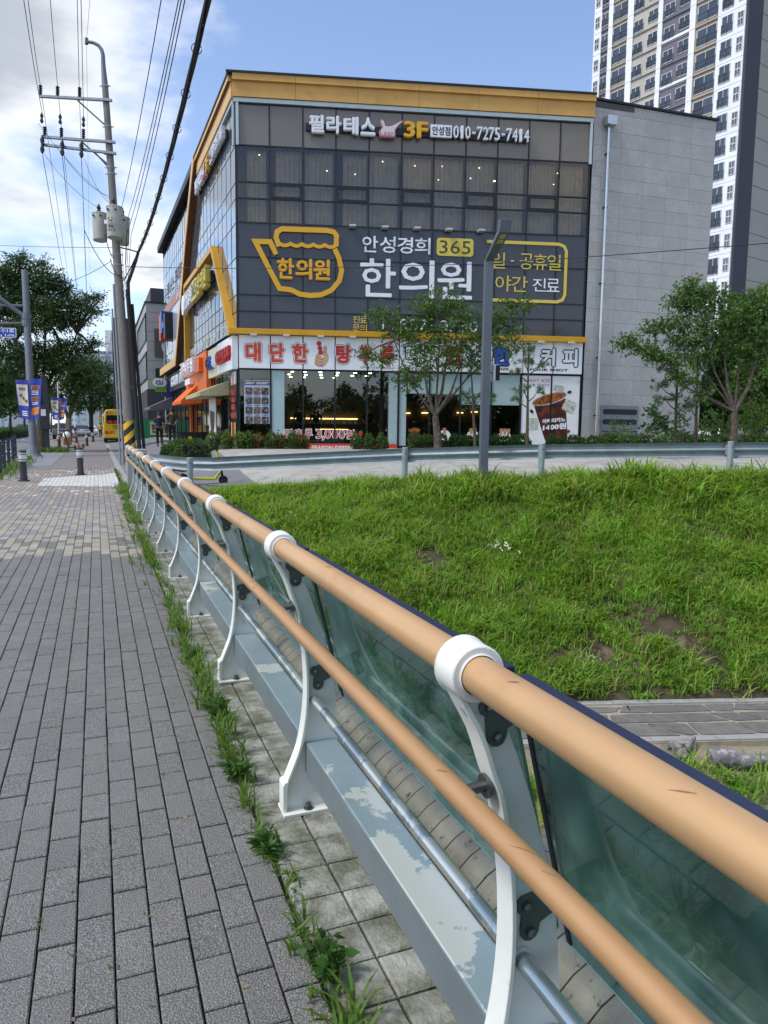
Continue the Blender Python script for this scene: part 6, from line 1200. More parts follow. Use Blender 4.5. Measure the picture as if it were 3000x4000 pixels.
m_bp = mat('banner_purple', '#3b3a9a', 0.7, var=0.12, scale=2); m_bc = mat('banner_cream', '#cfc6b4', 0.7, var=0.08, scale=3, stain='#a77a9a', stain_scale=2.2, stain_at=(0.56, 0.75)); m_bo = mat('banner_orange', '#d98230', 0.7, var=0.1, scale=4); m_bb = mat('banner_blue', '#2743a8', 0.7, var=0.15, scale=2)
def banner(corners, D, lab, kind):                # corners px: tl, tr, br, bl
    P = [at(x, y, D+dd) for (x, y), dd in zip(corners, (0, 0, 0.05, 0.05))]; r_ = thing('street_banner', lab, 'banner', P[0], 'festival banners on the street poles')
    def bil(u, v): return (P[0]*(1-u)+P[1]*u)*(1-v)+(P[3]*(1-u)+P[2]*u)*v
    nrm = np.cross(P[1]-P[0], P[3]-P[0]); nrm /= np.linalg.norm(nrm); nrm *= -1 if nrm@_f > 0 else 1
    def patch(nm, u0, u1, v0, v1, lay, m, amp=0.03):
        V = []; n = 7
        for i in range(n+1):
            for j in range(n+1): u, v = u0+(u1-u0)*i/n, v0+(v1-v0)*j/n; V.append(bil(u, v)+nrm*(0.006*lay+amp*math.sin(u*5+v*4)))
        part(nm, MB().add(V, [(i*(n+1)+j, (i+1)*(n+1)+j, (i+1)*(n+1)+j+1, i*(n+1)+j+1) for i in range(n) for j in range(n)]), m, r_, smooth=True)
    if kind == 'poster':
        patch('cloth', 0, 1, 0, 1, 0, m_bp); patch('picture', 0.06, 0.94, 0.12, 0.66, 1, m_bc); patch('crowd', 0.06, 0.94, 0.66, 0.76, 1, m_bb)
        ch = [('바', 0.22, 0.36), ('우', 0.42, 0.43), ('덕', 0.62, 0.50)]
        for s_, u, v in ch:
            V, F = text_geo(s_, 0.03); lo, hi = V.min(0), V.max(0); T = (V-lo)/(hi-lo); part('brush_lettering', MB().add([bil(u+0.22*q[0], v+0.09*(1-q[1]))+nrm*(0.014+0.004*q[2]+0.03*math.sin((u+.22*q[0])*5+(v+.09*(1-q[1]))*4)) for q in T], F), m_ink, r_)
        for v in (0.80, 0.85, 0.90): patch('small_print', 0.25, 0.8, v, v+0.02, 1, m_wht)
        for v in (0.20, 0.225, 0.25): patch('small_print', 0.22, 0.75, v, v+0.012, 2, m_ink)
    else:
        patch('cloth', 0, 1, 0, 1, 0, m_bb); patch('orange_box', 0.12, 0.82, 0.16, 0.26, 1, m_bo); patch('orange_box', 0.12, 0.75, 0.44, 0.54, 1, m_bo); patch('dancer_picture', 0.1, 0.9, 0.70, 0.88, 1, m_bo)
        for v in (0.29, 0.33, 0.37, 0.57, 0.61): patch('small_print', 0.16, 0.74, v, v+0.018, 1, m_wht)
        for v in (0.185, 0.22, 0.47, 0.505): patch('box_print', 0.18, 0.74, v, v+0.016, 2, m_ink)
    return r_
banner([(60, 1484), (107, 1484), (120, 1640), (78, 1632)], TD-0.25, 'left cream and purple banner on the tall grey traffic pole', 'poster')
banner([(117, 1481), (162, 1479), (156, 1635), (121, 1643)], TD-0.2, 'right blue banner with orange boxes on the tall grey traffic pole', 'boxes')
wp = gfind(232, 1755, 20, 120); WD = float((wp-EYEP)@_f)
wh = thing('white_banner_pole', 'thin white pole with a dark foot carrying two banners farther along the pavement', 'pole', wp)
part('shaft', MB().tube([wp+np.array([0, 0, 0.9]), at(226, 1425, WD)], 0.055, 12), m_bw, wh); part('foot', MB().tube([wp, wp+np.array([0, 0, 0.9])], 0.09, 14), m_bol, wh)
for z0, z1 in ((0.62, 0.68), (0.72, 0.84)): part('reflective_band', MB().tube([wp+np.array([0, 0, z0]), wp+np.array([0, 0, z1])], 0.093, 14, cap=False), m_bw, wh)
banner([(197, 1554), (228, 1553), (231, 1642), (206, 1638)], WD-0.15, 'left cream and purple banner on the thin white pole', 'poster'); banner([(231, 1556), (264, 1557), (250, 1636), (232, 1642)], WD-0.12, 'right blue banner on the thin white pole', 'boxes')
sgp = at(180, 1640, TD+5); kb = thing('control_box_pole', 'dark square post with a control box standing behind the tall traffic pole', 'post', np.array([sgp[0], sgp[1], zs(sgp[1])])); part('post', MB().box(sgp[0]-0.13, sgp[0]+0.13, sgp[1]-0.13, sgp[1]+0.13, zs(sgp[1]), 4.2), m_fen, kb); part('box', MB().box(sgp[0]-0.3, sgp[0]+0.2, sgp[1]-0.35, sgp[1]-0.135, 1.35, 2.6), m_fen, kb, bevel=0.02); part('notice', MB().box(sgp[0]-0.22, sgp[0]+0.02, sgp[1]-0.365, sgp[1]-0.351, 2.05, 2.4), m_wht, kb)

# ---- cars
m_tyre = mat('tyre', '#1a1a1b', 0.85, var=0.05); m_rim = mat('wheel_rim', '#8f9296', 0.35, metal=0.7, var=0.05); m_cglass = mat('car_glass', '#1a1f24', 0.06, var=0.0, spec=0.8); m_tail = mat('tail_light', '#a01d1a', 0.25, var=0.05, emit=0.25); m_plate = mat('number_plate', '#c9ccce', 0.5, var=0.03)
def car(p, heading, lab, col, kind='sedan', group=None):
    L_, Wd, Hh = {'sedan': (4.8, 1.85, 1.45), 'suv': (4.6, 1.9, 1.68)}[kind]; r_ = thing('parked_car' if group else 'car', lab, 'car', p, group); m = mat('car_paint_'+col.strip('#'), col, 0.28, metal=0.25, var=0.02, coat=0.6)
    ca, sa = math.cos(heading), math.sin(heading)      # +y of the car = forward
    def W_(x, y, z): return (p[0]+x*ca-y*sa, p[1]+x*sa+y*ca, p[2]+z)
    hl = L_/2
    if kind == 'sedan': secs = [(-hl, .45, .78, .80), (-hl+.12, .26, .98, .90), (-hl+.75, .2, 1.02, .96), (-hl+1.6, .2, .98, 1.0), (0.9, .2, .95, 1.0), (hl-.7, .2, .84, .94), (hl-.1, .28, .66, .85), (hl, .4, .58, .78)]; roof = [(-hl+.55, 1.0), (-hl+1.45, Hh-0.03), (-.1, Hh), (.55, Hh-.08), (1.35, .93)]
    else: secs = [(-hl, .5, .95, .86), (-hl+.08, .3, 1.10, .94), (-hl+.6, .24, 1.12, .98), (0.0, .24, 1.08, 1.0), (0.9, .24, 1.04, 1.0), (hl-.6, .24, .96, .95), (hl-.08, .32, .8, .88), (hl, .45, .7, .8)]; roof = [(-hl+.1, 1.10), (-hl+.5, Hh-.05), (-.2, Hh), (.45, Hh-.1), (1.25, 1.03)]
    b = MB(); V = []
    for y, z0, z1, w in secs:
        hw = Wd/2*w; V += [W_(x, y, z) for x, z in ((-hw*.92, z0), (-hw, z0+.12), (-hw, z0+(z1-z0)*.6), (-hw*.93, z1), (hw*.93, z1), (hw, z0+(z1-z0)*.6), (hw, z0+.12), (hw*.92, z0))]
    n = len(secs); F = [(i*8+j, i*8+(j+1) % 8, (i+1)*8+(j+1) % 8, (i+1)*8+j) for i in range(n-1) for j in range(8)]+[tuple(range(8))[::-1], tuple((n-1)*8+j for j in range(8))]
    part('body', b.add(V, F), m, r_, smooth=35)
    g = MB(); V = []
    for i, (y, z) in enumerate(roof):
        hb, ht = Wd/2*.90, Wd/2*.90-(z-roof[0][1])*0.42; V += [W_(-hb, y if 0 < i < 4 else y, roof[0][1]-.03), W_(-ht, y, z), W_(ht, y, z), W_(hb, y, roof[0][1]-.03)]
    n = len(roof); g.add(V, [(i*4+j, i*4+j+1, (i+1)*4+j+1, (i+1)*4+j) for i in range(n-1) for j in (0, 2)]+[(1, 2, 6, 5), ((n-2)*4+1, (n-2)*4+2, (n-1)*4+2, (n-1)*4+1)]); part('windows', g, m_cglass, r_)
    rf = MB(); o = []
    for i in range(1, n-1):
        y, z = roof[i]; ht = Wd/2*.90-(z-roof[0][1])*0.42; o += [W_(-ht-.015, y, z-.03), W_(-ht+.04, y, z+.015), W_(ht-.04, y, z+.015), W_(ht+.015, y, z-.03)]
    rf.add(o, [(i*4+j, i*4+j+1, (i+1)*4+j+1, (i+1)*4+j) for i in range(n-3) for j in range(3)]); part('roof', rf, m, r_, smooth=40)
    for s_ in (-1, 1):
        for y in (-hl+.85, hl-.95):
            w_ = part('wheel', MB().tube([W_(s_*(Wd/2-.24), y, .33), W_(s_*(Wd/2-.01), y, .33)], .33, 18), m_tyre, r_); part('rim', MB().tube([W_(s_*(Wd/2-.012), y, .33), W_(s_*(Wd/2+.004), y, .33)], .21, 14), m_rim, w_)
        zl = secs[1][2]-.17; part('tail_light', MB().hexa([W_(s_*x, y, z) for z in (zl-.08, zl+.07) for x, y in ((.38, -hl-.015), (.83, -hl+.05), (.83, -hl+.16), (.38, -hl+.1))]), m_tail, r_); part('mirror', MB().obox(W_(s_*(Wd/2+.06), .75, .98), .2, .1, .14, heading), m, r_)
    part('number_plate', MB().hexa([W_(x, y, z) for z in (.62, .74) for x, y in ((-.26, -hl-.02), (.26, -hl-.02), (.26, -hl+.05), (-.26, -hl+.05))]), m_plate, r_); part('bumper', MB().hexa([W_(x, y, z) for z in (.3, .5) for x, y in ((-.85, -hl+.02), (.85, -hl+.02), (.85, -hl+.2), (-.85, -hl+.2))]), mat('bumper_black', '#2a2b2d', 0.7), r_); return r_
def street(x, y, dz=-0.13):                        # the point of the road under a pixel
    r = ray(x, y)
    for D in np.linspace(10, 300, 6000):
        p = EYEP+r*D
        if p[2] <= zs(p[1])+dz: return p
    return EYEP+r*200
q = street(90, 1703); car(q+np.array([0, 2.0, 0]), 0.0, 'black sedan with lit red tail lights driving away on the road', '#26272b')
q = street(207, 1680); car(q+np.array([0, 2.0, 0]), 0.0, 'dark grey van-like car driving far ahead on the road', '#3a4048', 'suv')
q = street(252, 1716); car(q+np.array([0, 2.2, 0]), -0.12, 'dark grey car parked nearest behind the white banner pole', '#7d8185', 'suv', 'cars parked along the kerb')
for dx, dy, lab, col in ((1.7, 9.5, 'white car parked in front of the dark grey one', '#c9ccce'), (2.0, 19, 'white car parked between the bollards and a street tree', '#d5d7d8'), (2.2, 27, 'silver car parked farthest beside the bus', '#b3b7ba')): 
    w_ = q+np.array([dx, dy+2.2, 0]); w_[0] = max(w_[0], -5.2); car((w_[0], w_[1], zs(w_[1])-0.13), -0.12, lab, col, 'sedan', 'cars parked along the kerb')

# ---- yellow school bus
BY = 64.0; bx = on(440+18, 1720, 1, BY)[0]; bz = 0.22
bs_ = thing('yellow_minibus', 'yellow minibus seen from behind on the side road past the utility pole', 'bus', (bx, BY, bz)); m_by = mat('bus_yellow', '#d9b51c', 0.35, var=0.03, coat=0.4); FBs = FR((bx, BY), (1, 0), (0, -1))
V = []; 
for y, ins in ((0, 0.10), (0.12, 0.02), (6.6, 0.0), (6.95, 0.12)):
    for x, z in ((-0.98, .38), (-1.02, .6), (-1.02, 1.5), (-0.93, 2.5), (-0.78, 2.72), (0.78, 2.72), (0.93, 2.5), (1.02, 1.5), (1.02, .6), (0.98, .38)): V.append((bx+x*(1-ins*0.5), BY+y, bz+z-(ins*0.6 if z > 2.4 else 0)))
part('body', MB().add(V, [(i*10+j, i*10+(j+1) % 10, (i+1)*10+(j+1) % 10, (i+1)*10+j) for i in range(3) for j in range(10)]+[tuple(range(10)), tuple(30+j for j in range(10))[::-1]]), m_by, bs_, smooth=35)
part('rear_window', MB().fpoly(FBs, rrect(-0.8, 0.8, bz+1.55, bz+2.25, 0.1), 0.003, 0.02), m_cglass, bs_)
for k in range(3): part('seat', MB().fbox(FBs, -0.72+k*0.5, -0.32+k*0.5, 0.021, 0.025, bz+1.58, bz+1.82), m_red, bs_)
for s_ in (-1, 1):
    part('tail_light', MB().fpoly(FBs, [(s_*0.6, bz+0.72), (s_*0.93, bz+0.72), (s_*0.93, bz+0.98), (s_*0.66, bz+0.98)], 0.003, 0.03), m_tail, bs_); part('signal_lamp', MB().fdisc(FBs, s_*0.7, bz+2.44, 0.09, 0.003, 0.03), m_tail, bs_); part('signal_lamp', MB().fdisc(FBs, s_*0.46, bz+2.44, 0.09, 0.003, 0.03), m_bo, bs_)
    for y in (1.2, 5.3): part('wheel', MB().tube([(bx+s_*0.72, BY+y, bz+.36), (bx+s_*0.98, BY+y, bz+.36)], .38, 18), m_tyre, bs_)
    for k in range(4): part('side_window', MB().box(bx+s_*1.02-0.012, bx+s_*1.02+0.012, BY+0.6+k*1.5, BY+1.9+k*1.5, bz+1.5, bz+2.2), m_cglass, bs_)
    part('mirror', MB().obox((bx+s_*1.25, BY+6.6, bz+1.7), 0.2, 0.12, 0.45), m_by, bs_)
part('number_plate', MB().fbox(FBs, 0.0, 0.55, 0.003, 0.02, bz+0.74, bz+0.92), m_plate, bs_); part('rear_bumper', MB().box(bx-1.0, bx+1.0, BY-0.1, BY+0.1, bz+.38, bz+.62), m_by, bs_, bevel=0.03); part('underside', MB().box(bx-0.9, bx+0.9, BY+0.02, BY+6.5, bz+.22, bz+.38), m_rub, bs_)
part('academy_lettering', MB().ftext(FBs, '교육문의 677-0', -0.35, 0.85, bz+1.30, bz+1.42, 0.003, 0.012, 0.03), m_ink, bs_); part('academy_lettering', MB().ftext(FBs, '어린이 보호차량', -0.3, 0.8, bz+1.15, bz+1.24, 0.003, 0.012, 0.02), m_ink, bs_); part('crest_lettering', MB().ftext(FBs, 'KT', -0.55, -0.2, bz+0.76, bz+0.95, 0.003, 0.012, 0.06), m_red, bs_)

# ---- people
def skinmesh(name, V, E_, rad, m, parent, root=0, sub=2):
    me = bpy.data.meshes.new(name); o = np.array(worg(parent)); me.from_pydata([tuple(np.array(v)-o) for v in V], E_, []); ob = bpy.data.objects.new(name, me); COL.objects.link(ob); ob.modifiers.new('skin', 'SKIN').use_smooth_shade = True
    for i, sv in enumerate(me.skin_vertices[0].data): r = rad[i]; sv.radius = r if hasattr(r, '__len__') else (r, r); sv.use_root = (i == root)
    ss = ob.modifiers.new('sub', 'SUBSURF'); ss.levels = ss.render_levels = sub
    ob.parent = parent; me.materials.append(m); return ob
m_flesh = mat('skin_tone', '#b98b6c', 0.6, var=0.04); m_hair = mat('black_hair', '#141314', 0.6, var=0.1)
def person(p, face, h, lab, top, bottom, arms='bent', group=None, seated=False, far=False):
    r_ = thing('person', lab, 'person', p, group); ca, sa = math.cos(face), math.sin(face); s = h/1.75
    def P(x, y, z): return (p[0]+(x*ca-y*sa)*s, p[1]+(x*sa+y*ca)*s, p[2]+z*s)      # +y = the way the person faces
    stride = 0.13
    V = [P(0, 0, .95), P(0, 0, 1.12), P(0, .0, 1.30), P(0, -.01, 1.44), P(0, 0, 1.52), P(0, .01, 1.58), P(0, .02, 1.68),
         P(-.10, 0, .90), P(-.10, stride*.5, .50), P(-.10, -stride*.2, .09), P(-.11, stride*.6, .05), P(.10, 0, .90), P(.10, stride*.1, .50), P(.10, -stride*1.3, .11), P(.11, -stride*.5, .04),
         P(-.19, 0, 1.40), P(-.25, -.03, 1.16), P(-.22, .16 if arms == 'bent' else .03, 1.02 if arms == 'bent' else .92), P(-.17, .27 if arms == 'bent' else .07, 1.06 if arms == 'bent' else .80), P(.19, 0, 1.40), P(.25, -.03, 1.16), P(.22, .16 if arms == 'bent' else .03, 1.02 if arms == 'bent' else .92), P(.17, .27 if arms == 'bent' else .07, 1.06 if arms == 'bent' else .80)]
    E_ = [(0, 1), (1, 2), (2, 3), (3, 4), (4, 5), (5, 6), (0, 7), (7, 8), (8, 9), (9, 10), (0, 11), (11, 12), (12, 13), (13, 14), (3, 15), (15, 16), (16, 17), (17, 18), (3, 19), (19, 20), (20, 21), (21, 22)]
    rad = [(.13*s, .10*s), (.135*s, .10*s), (.155*s, .11*s), (.12*s, .085*s), (.058*s, .06*s), (.085*s, .09*s), (.075*s, .085*s)]+[.085*s, .058*s, .042*s, .04*s]*2+[.055*s, .042*s, .034*s, .036*s]*2
    skinmesh('body', V, E_, rad, m_flesh, r_)
    k = 1.10; iv = [0, 1, 2, 3, 15, 16, 19, 20]; mp_ = {v: i for i, v in enumerate(iv)}
    Vt = [V[i] for i in iv]; Vt[5] = tuple(np.array(V[15])*.1+np.array(V[16])*.9); Vt[7] = tuple(np.array(V[19])*.1+np.array(V[20])*.9); Vt[0] = P(0, 0, .93)
    skinmesh('shirt', Vt, [(mp_[a], mp_[b]) for a, b in E_ if a in mp_ and b in mp_], [(.16*s, .125*s), (.158*s, .125*s), (.175*s, .13*s), (.13*s, .10*s), .078*s, .066*s, .078*s, .066*s], top, r_)
    iv = [0, 7, 8, 9, 11, 12, 13]; mp_ = {v: i for i, v in enumerate(iv)}; Vt = [V[i] for i in iv]
    skinmesh('trousers', Vt, [(mp_[a], mp_[b]) for a, b in E_ if a in mp_ and b in mp_], [(.145*s, .115*s), .105*s, .078*s, .062*s, .105*s, .078*s, .062*s], bottom, r_)
    if far: return r_
    for a_, b_ in ((9, 10), (13, 14)):
        q0, q1 = np.array(V[a_]), np.array(V[b_]); f_ = np.array([-sa, ca, 0])*s; skinmesh('shoe', [q0+f_*-.06+np.array([0, 0, -.03]), q0+f_*.06+np.array([0, 0, -.045]), q0+f_*.17+np.array([0, 0, -.055])], [(0, 1), (1, 2)], [.05*s, .048*s, .036*s], m_rub, r_, sub=1)
    hb = MB(); cx, cy, cz = P(0, -.005, 1.655); n1_, n2_ = 14, 8; Vh = []
    for i in range(n2_+1):
        ph = PI*0.56*i/n2_
        for j in range(n1_): th = 2*PI*j/n1_; yy = math.sin(ph)*math.sin(th); rr = 0.112*s*(1+0.05*math.sin(9*th+3*i)); Vh.append((cx+rr*math.sin(ph)*math.cos(th)*0.93, cy+rr*yy*1.05, cz+rr*(math.cos(ph)*1.05)-(0.02*s if yy < 0 else -0.03*s)*math.sin(ph)**2))
    hb.add(Vh, [(i*n1_+j, i*n1_+(j+1) % n1_, (i+1)*n1_+(j+1) % n1_, (i+1)*n1_+j) for i in range(n2_) for j in range(n1_)]); part('hair', hb, m_hair, r_, smooth=True)
    for sg_, i_el, i_h in ((-1, 17, 18), (1, 21, 22)):
        w_, hd_ = np.array(V[i_el]), np.array(V[i_h]); dv = (hd_-w_); dv /= np.linalg.norm(dv); sd = np.cross(dv, [0, 0, 1.0]); sd /= max(np.linalg.norm(sd), 1e-6)
        for q_ in range(4): b0 = hd_+sd*(-.027+.018*q_)*s; skinmesh('finger', [b0, b0+dv*(.045+.01*(q_ in (1, 2)))*s, b0+dv*.07*s+np.array([0, 0, -.02*s])], [(0, 1), (1, 2)], [.011*s, .009*s, .007*s], m_flesh, r_, sub=1)
        skinmesh('thumb', [hd_-dv*.03*s+np.array([0, 0, .012*s]), hd_+np.array([0, 0, .04*s])+dv*.01*s], [(0, 1)], [.012*s, .009*s], m_flesh, r_, sub=1)
    for sg_ in (-1, 1): part('ear', MB().lathe([(0.008*s, -.03*s), (0.018*s, 0), (0.008*s, .03*s)], P(sg_*.088, .015, 1.63), 8), m_flesh, r_)
    part('nose', MB().tube([P(0, .105, 1.65), P(0, .125, 1.615)], [.01*s, .016*s], 6), m_flesh, r_)
    for sg_ in (-1, 1): part('eye', MB().lathe([(0.002, -.008*s), (0.010*s, 0), (0.002, .008*s)], P(sg_*.035, .103, 1.655), 8), m_hair, r_)
    part('mouth', MB().tube([P(-.025, .104, 1.585), P(.025, .104, 1.585)], .006*s, 5), mat('lip', '#8f5a4e', 0.6), r_); return r_
m_navy = mat('navy_shirt', '#232f47', 0.85, var=0.1, scale=8); m_oliv = mat('olive_shirt', '#3d4236', 0.85, var=0.1, scale=8); m_blkc = mat('black_trousers', '#18191c', 0.85, var=0.1, scale=8)
def stand(x, y, D): q = at(x, y, D); q[2] = ground(q[0], q[1]); return q
q1 = at(624, 1738, 36.8); q2 = at(673, 1736, 36.2); q1[2] = 1.5-(1741-1671)/FPX*36.8; q2[2] = 1.5-(1738-1671)/FPX*36.2; q1[2] = ground(q1[0], q1[1]); q2[2] = ground(q2[0], q2[1])
person(q1, 0.05, 1.70, 'man in a navy shirt and black trousers walking away past the shops', m_navy, m_blkc); person(q2, -0.05, 1.75, 'man in an olive polo shirt and black trousers walking away past the shops', m_oliv, m_blkc)
q = at(393, 1706, 78); q[2] = zs(q[1]); person(q, 0.0, 1.62, 'far pedestrian in a yellow top walking beside the bus', mat('yellow_top', '#d8c23c', 0.8), mat('khaki', '#5a4a3a', 0.8), 'down')
for u, d, lab in ((2.3, -2.6, 'customer in dark clothes standing at the counter inside the shop window'), (3.0, -2.8, 'second customer in dark clothes at the counter right of the first one'), (5.2, -2.2, 'customer in black standing near the interior column inside the shop')): w_ = FF.pt(u, d, zf); person(w_, PI if u > 5 else -1.85+PI/2+0.3, 1.70, lab, m_blkc, m_blkc, 'bent', None)

# ---- kick scooters
m_sy = mat('scooter_yellow', '#d6cf2a', 0.4, var=0.03); m_sd = mat('scooter_dark', '#26272a', 0.5, var=0.05); m_sr = mat('scooter_red', '#c2382c', 0.4, var=0.03)
def scooter(p, ang, lean, lab, mc, group):
    r_ = thing('kick_scooter', lab, 'scooter', p, group); ca, sa = math.cos(ang), math.sin(ang)
    def W_(x, y, z): x2 = x+z*lean; return (p[0]+x2*ca-y*sa, p[1]+x2*sa+y*ca, p[2]+z)   # +y forward
    for y in (-.55, .5):
        w_ = part('wheel', MB().tube([W_(-.03, y, .12), W_(.03, y, .12)], .12, 18), m_tyre, r_, smooth=40); part('rim', MB().tube([W_(-.034, y, .12), W_(.034, y, .12)], .06, 12), m_sd, w_)
    part('deck', MB().hexa([W_(x, y, z) for z in (.12, .18) for x, y in ((-.09, -.45), (.09, -.45), (.09, .32), (-.09, .32))]), mc, r_, bevel=0.015); part('neck', MB().tube([W_(0, .28, .16), W_(0, .40, .30), W_(0, .46, .38)], .035, 8), mc, r_, smooth=40); part('fork', MB().tube([W_(0, .5, .12), W_(0, .46, .40)], .035, 8), m_sd, r_)
    part('stem', MB().tube([W_(0, .46, .38), W_(0, .34, 1.12)], .032, 10), m_sd, r_, smooth=40); part('stem_sleeve', MB().tube([W_(0, .42, .62), W_(0, .375, .90)], .042, 10), mc, r_, smooth=40); part('handlebar', MB().tube([W_(-.28, .28, 1.14), W_(0, .34, 1.14), W_(.28, .28, 1.14)], .02, 8), m_sd, r_, smooth=40)
    for s_ in (-1, 1): part('grip', MB().tube([W_(s_*.18, .30, 1.14), W_(s_*.30, .275, 1.14)], .026, 8), m_rub, r_)
    part('headlight', MB().tube([W_(0, .36, 1.05), W_(0, .41, 1.06)], .04, 10), m_sd, r_); part('mudguard', MB().tube([W_(0, -.45, .22), W_(0, -.58, .27), W_(0, -.68, .2)], .03, 8), m_sd, r_, smooth=40); return r_
q = at(800, 1900, 19.7); q[2] = ground(q[0], q[1])
scooter(q, -1.9, 0.22, 'yellow kick scooter parked behind the guardrail beside the round hedge', m_sy, None)
for (x, y, a_, ln, lab, mc) in ((283, 1757, 0.4, 0.3, 'dark kick scooter with an orange label leaning on the far pavement', m_sd), (318, 1749, 0.3, 0.25, 'red kick scooter leaning on the far pavement', m_sr)): scooter(gfind(x, y, 20, 120), a_, -ln, lab, mc, 'kick scooters on the far pavement')

# ---- planter tub, site fence and bags
q = FL.pt(3.2, 1.3, 0.72); tb = thing('planter_tub', 'round black planter tub with a badge standing beside the corner shop', 'planter', q); part('tub', MB().lathe([(0.62, 0.0), (0.68, 0.55), (0.72, 0.60), (0.66, 0.62), (0.6, 0.5)], q, 28), m_rub, tb, smooth=40); part('badge', MB().tube([q+np.array([-.2, -.66, .36]), q+np.array([-.2, -.69, .36])], 0.09, 16), m_lety, tb)
sf = thing('green_site_fence', 'green panel fence with a cream clinic banner across the end of the shops', 'fence', (3.2, 58, 0.5)); m_gf = mat('site_fence_green', '#2f8a56', 0.6, var=0.06); 
for k in range(14): x = 2.6+k*0.28; part('panel', MB().box(x, x+0.27, 57.97+0.03*(k % 2), 58.03+0.03*(k % 2), 0.4, 2.1), m_gf, sf)
part('banner', MB().box(3.75, 5.2, 57.88, 57.9, 0.95, 1.95), mat('banner_pale', '#cfc9a6', 0.7, var=0.05), sf); part('lettering', MB().ftext(FR((0, 57.87), (1, 0), (0, -1)), '한의원', 3.85, 5.15, 1.1, 1.8, 0, 0.01, 0.03), m_ink, sf)
q = gfind(262, 1738, 20, 120); bg_ = thing('delivery_box', 'brown cardboard box with a white bag on the pavement beside the far scooters', 'box', q); part('box', MB().obox(q, 0.55, 0.5, 0.5, 0.2), mat('cardboard', '#a97a4c', 0.8, var=0.06), bg_, bevel=0.01); part('bag', MB().lathe([(0.2, 0.5), (0.28, 0.62), (0.22, 0.85), (0.05, 0.95)], q, 12), m_wht, bg_, smooth=60)
q = at(775*.6027, 1512, 70); tl = thing('traffic_light', 'orange cased traffic signal showing beside the utility pole', 'traffic light', q); part('housing', MB().box(q[0]-.2, q[0]+.25, q[1]-.15, q[1]+.15, q[2]-.35, q[2]+.35), m_bo, tl, bevel=0.03); part('arm', MB().tube([q, q+np.array([2.4, 0, 0])], 0.06, 8), m_steel, tl); part('visor', MB().box(q[0]-.24, q[0]+.29, q[1]-.3, q[1]-.151, q[2]+.2, q[2]+.28), m_rub, tl)
# ================================================================== TREES, HEDGES, WEEDS
m_bark = mat('bark_grey', '#4f463d', 0.9, var=0.2, scale=6, bump=0.6, bscale=25, stain='#7d756a', stain_scale=9, stain_at=(0.55, 0.7)); m_barkd = mat('bark_dark', '#4a4238', 0.9, var=0.2, scale=6, bump=0.5, bscale=25)
lf_mid = leafmat('leaf_green', (0.075, 0.15, 0.032), 0.40, 0.35); lf_dark = leafmat('leaf_dark', (0.040, 0.085, 0.024), 0.40, 0.28); lf_zel = leafmat('leaf_zelkova', (0.040, 0.082, 0.022), 0.40, 0.35); lf_pine = leafmat('pine_needle', (0.055, 0.115, 0.04), 0.35, 0.20); lf_hedge = leafmat('hedge_leaf', (0.055, 0.11, 0.022), 0.45, 0.30); lf_lite = leafmat('leaf_light', (0.10, 0.17, 0.03), 0.35, 0.40); lf_red = leafmat('leaf_red', (0.42, 0.07, 0.02), 0.35, 0.30)
def leaf_quads(P, D, ln, wd, droop=0.0):
    n = len(P); Dn = unit(D+np.array([0, 0, -droop])); S = unit(np.cross(Dn, unit(rng.normal(0, 1, (n, 3))))); L = (ln*rng.uniform(0.7, 1.3, n))[:, None]; Wd = (wd*rng.uniform(0.7, 1.3, n))[:, None]
    return np.stack([P, P+Dn*L*0.45+S*Wd*0.5, P+Dn*L, P+Dn*L*0.45-S*Wd*0.5], 1)
def twigs(C, rad, n, tl, per, ln, wd, droop=0.15, shell=0.5, up=0.25):
    u = unit(rng.normal(0, 1, (n, 3))); r = (shell+(1-shell)*rng.random(n))[:, None]**0.6; o = C+u*r*np.array(rad)*0.9; d = unit(u*np.array([1, 1, 0.7])+rng.normal(0, 0.45, (n, 3))+np.array([0, 0, up]))
    P = []; D = []
    for k in range(per):
        t = (k+0.5)/per; p = o+d*(tl*(t-0.35))+rng.normal(0, 0.02, (n, 3)); p[:, 2] -= droop*0.25*tl*t*t; P.append(p); D.append(unit(d*0.6+rng.normal(0, 0.75, (n, 3))))
    return leaf_quads(np.concatenate(P), np.concatenate(D), ln, wd, droop), np.stack([o-d*tl*0.35, o+d*tl*0.55], 1)
def ribbon(m, a, b, r): m.tube([a, b], [r, r*0.5], 4, cap=False)
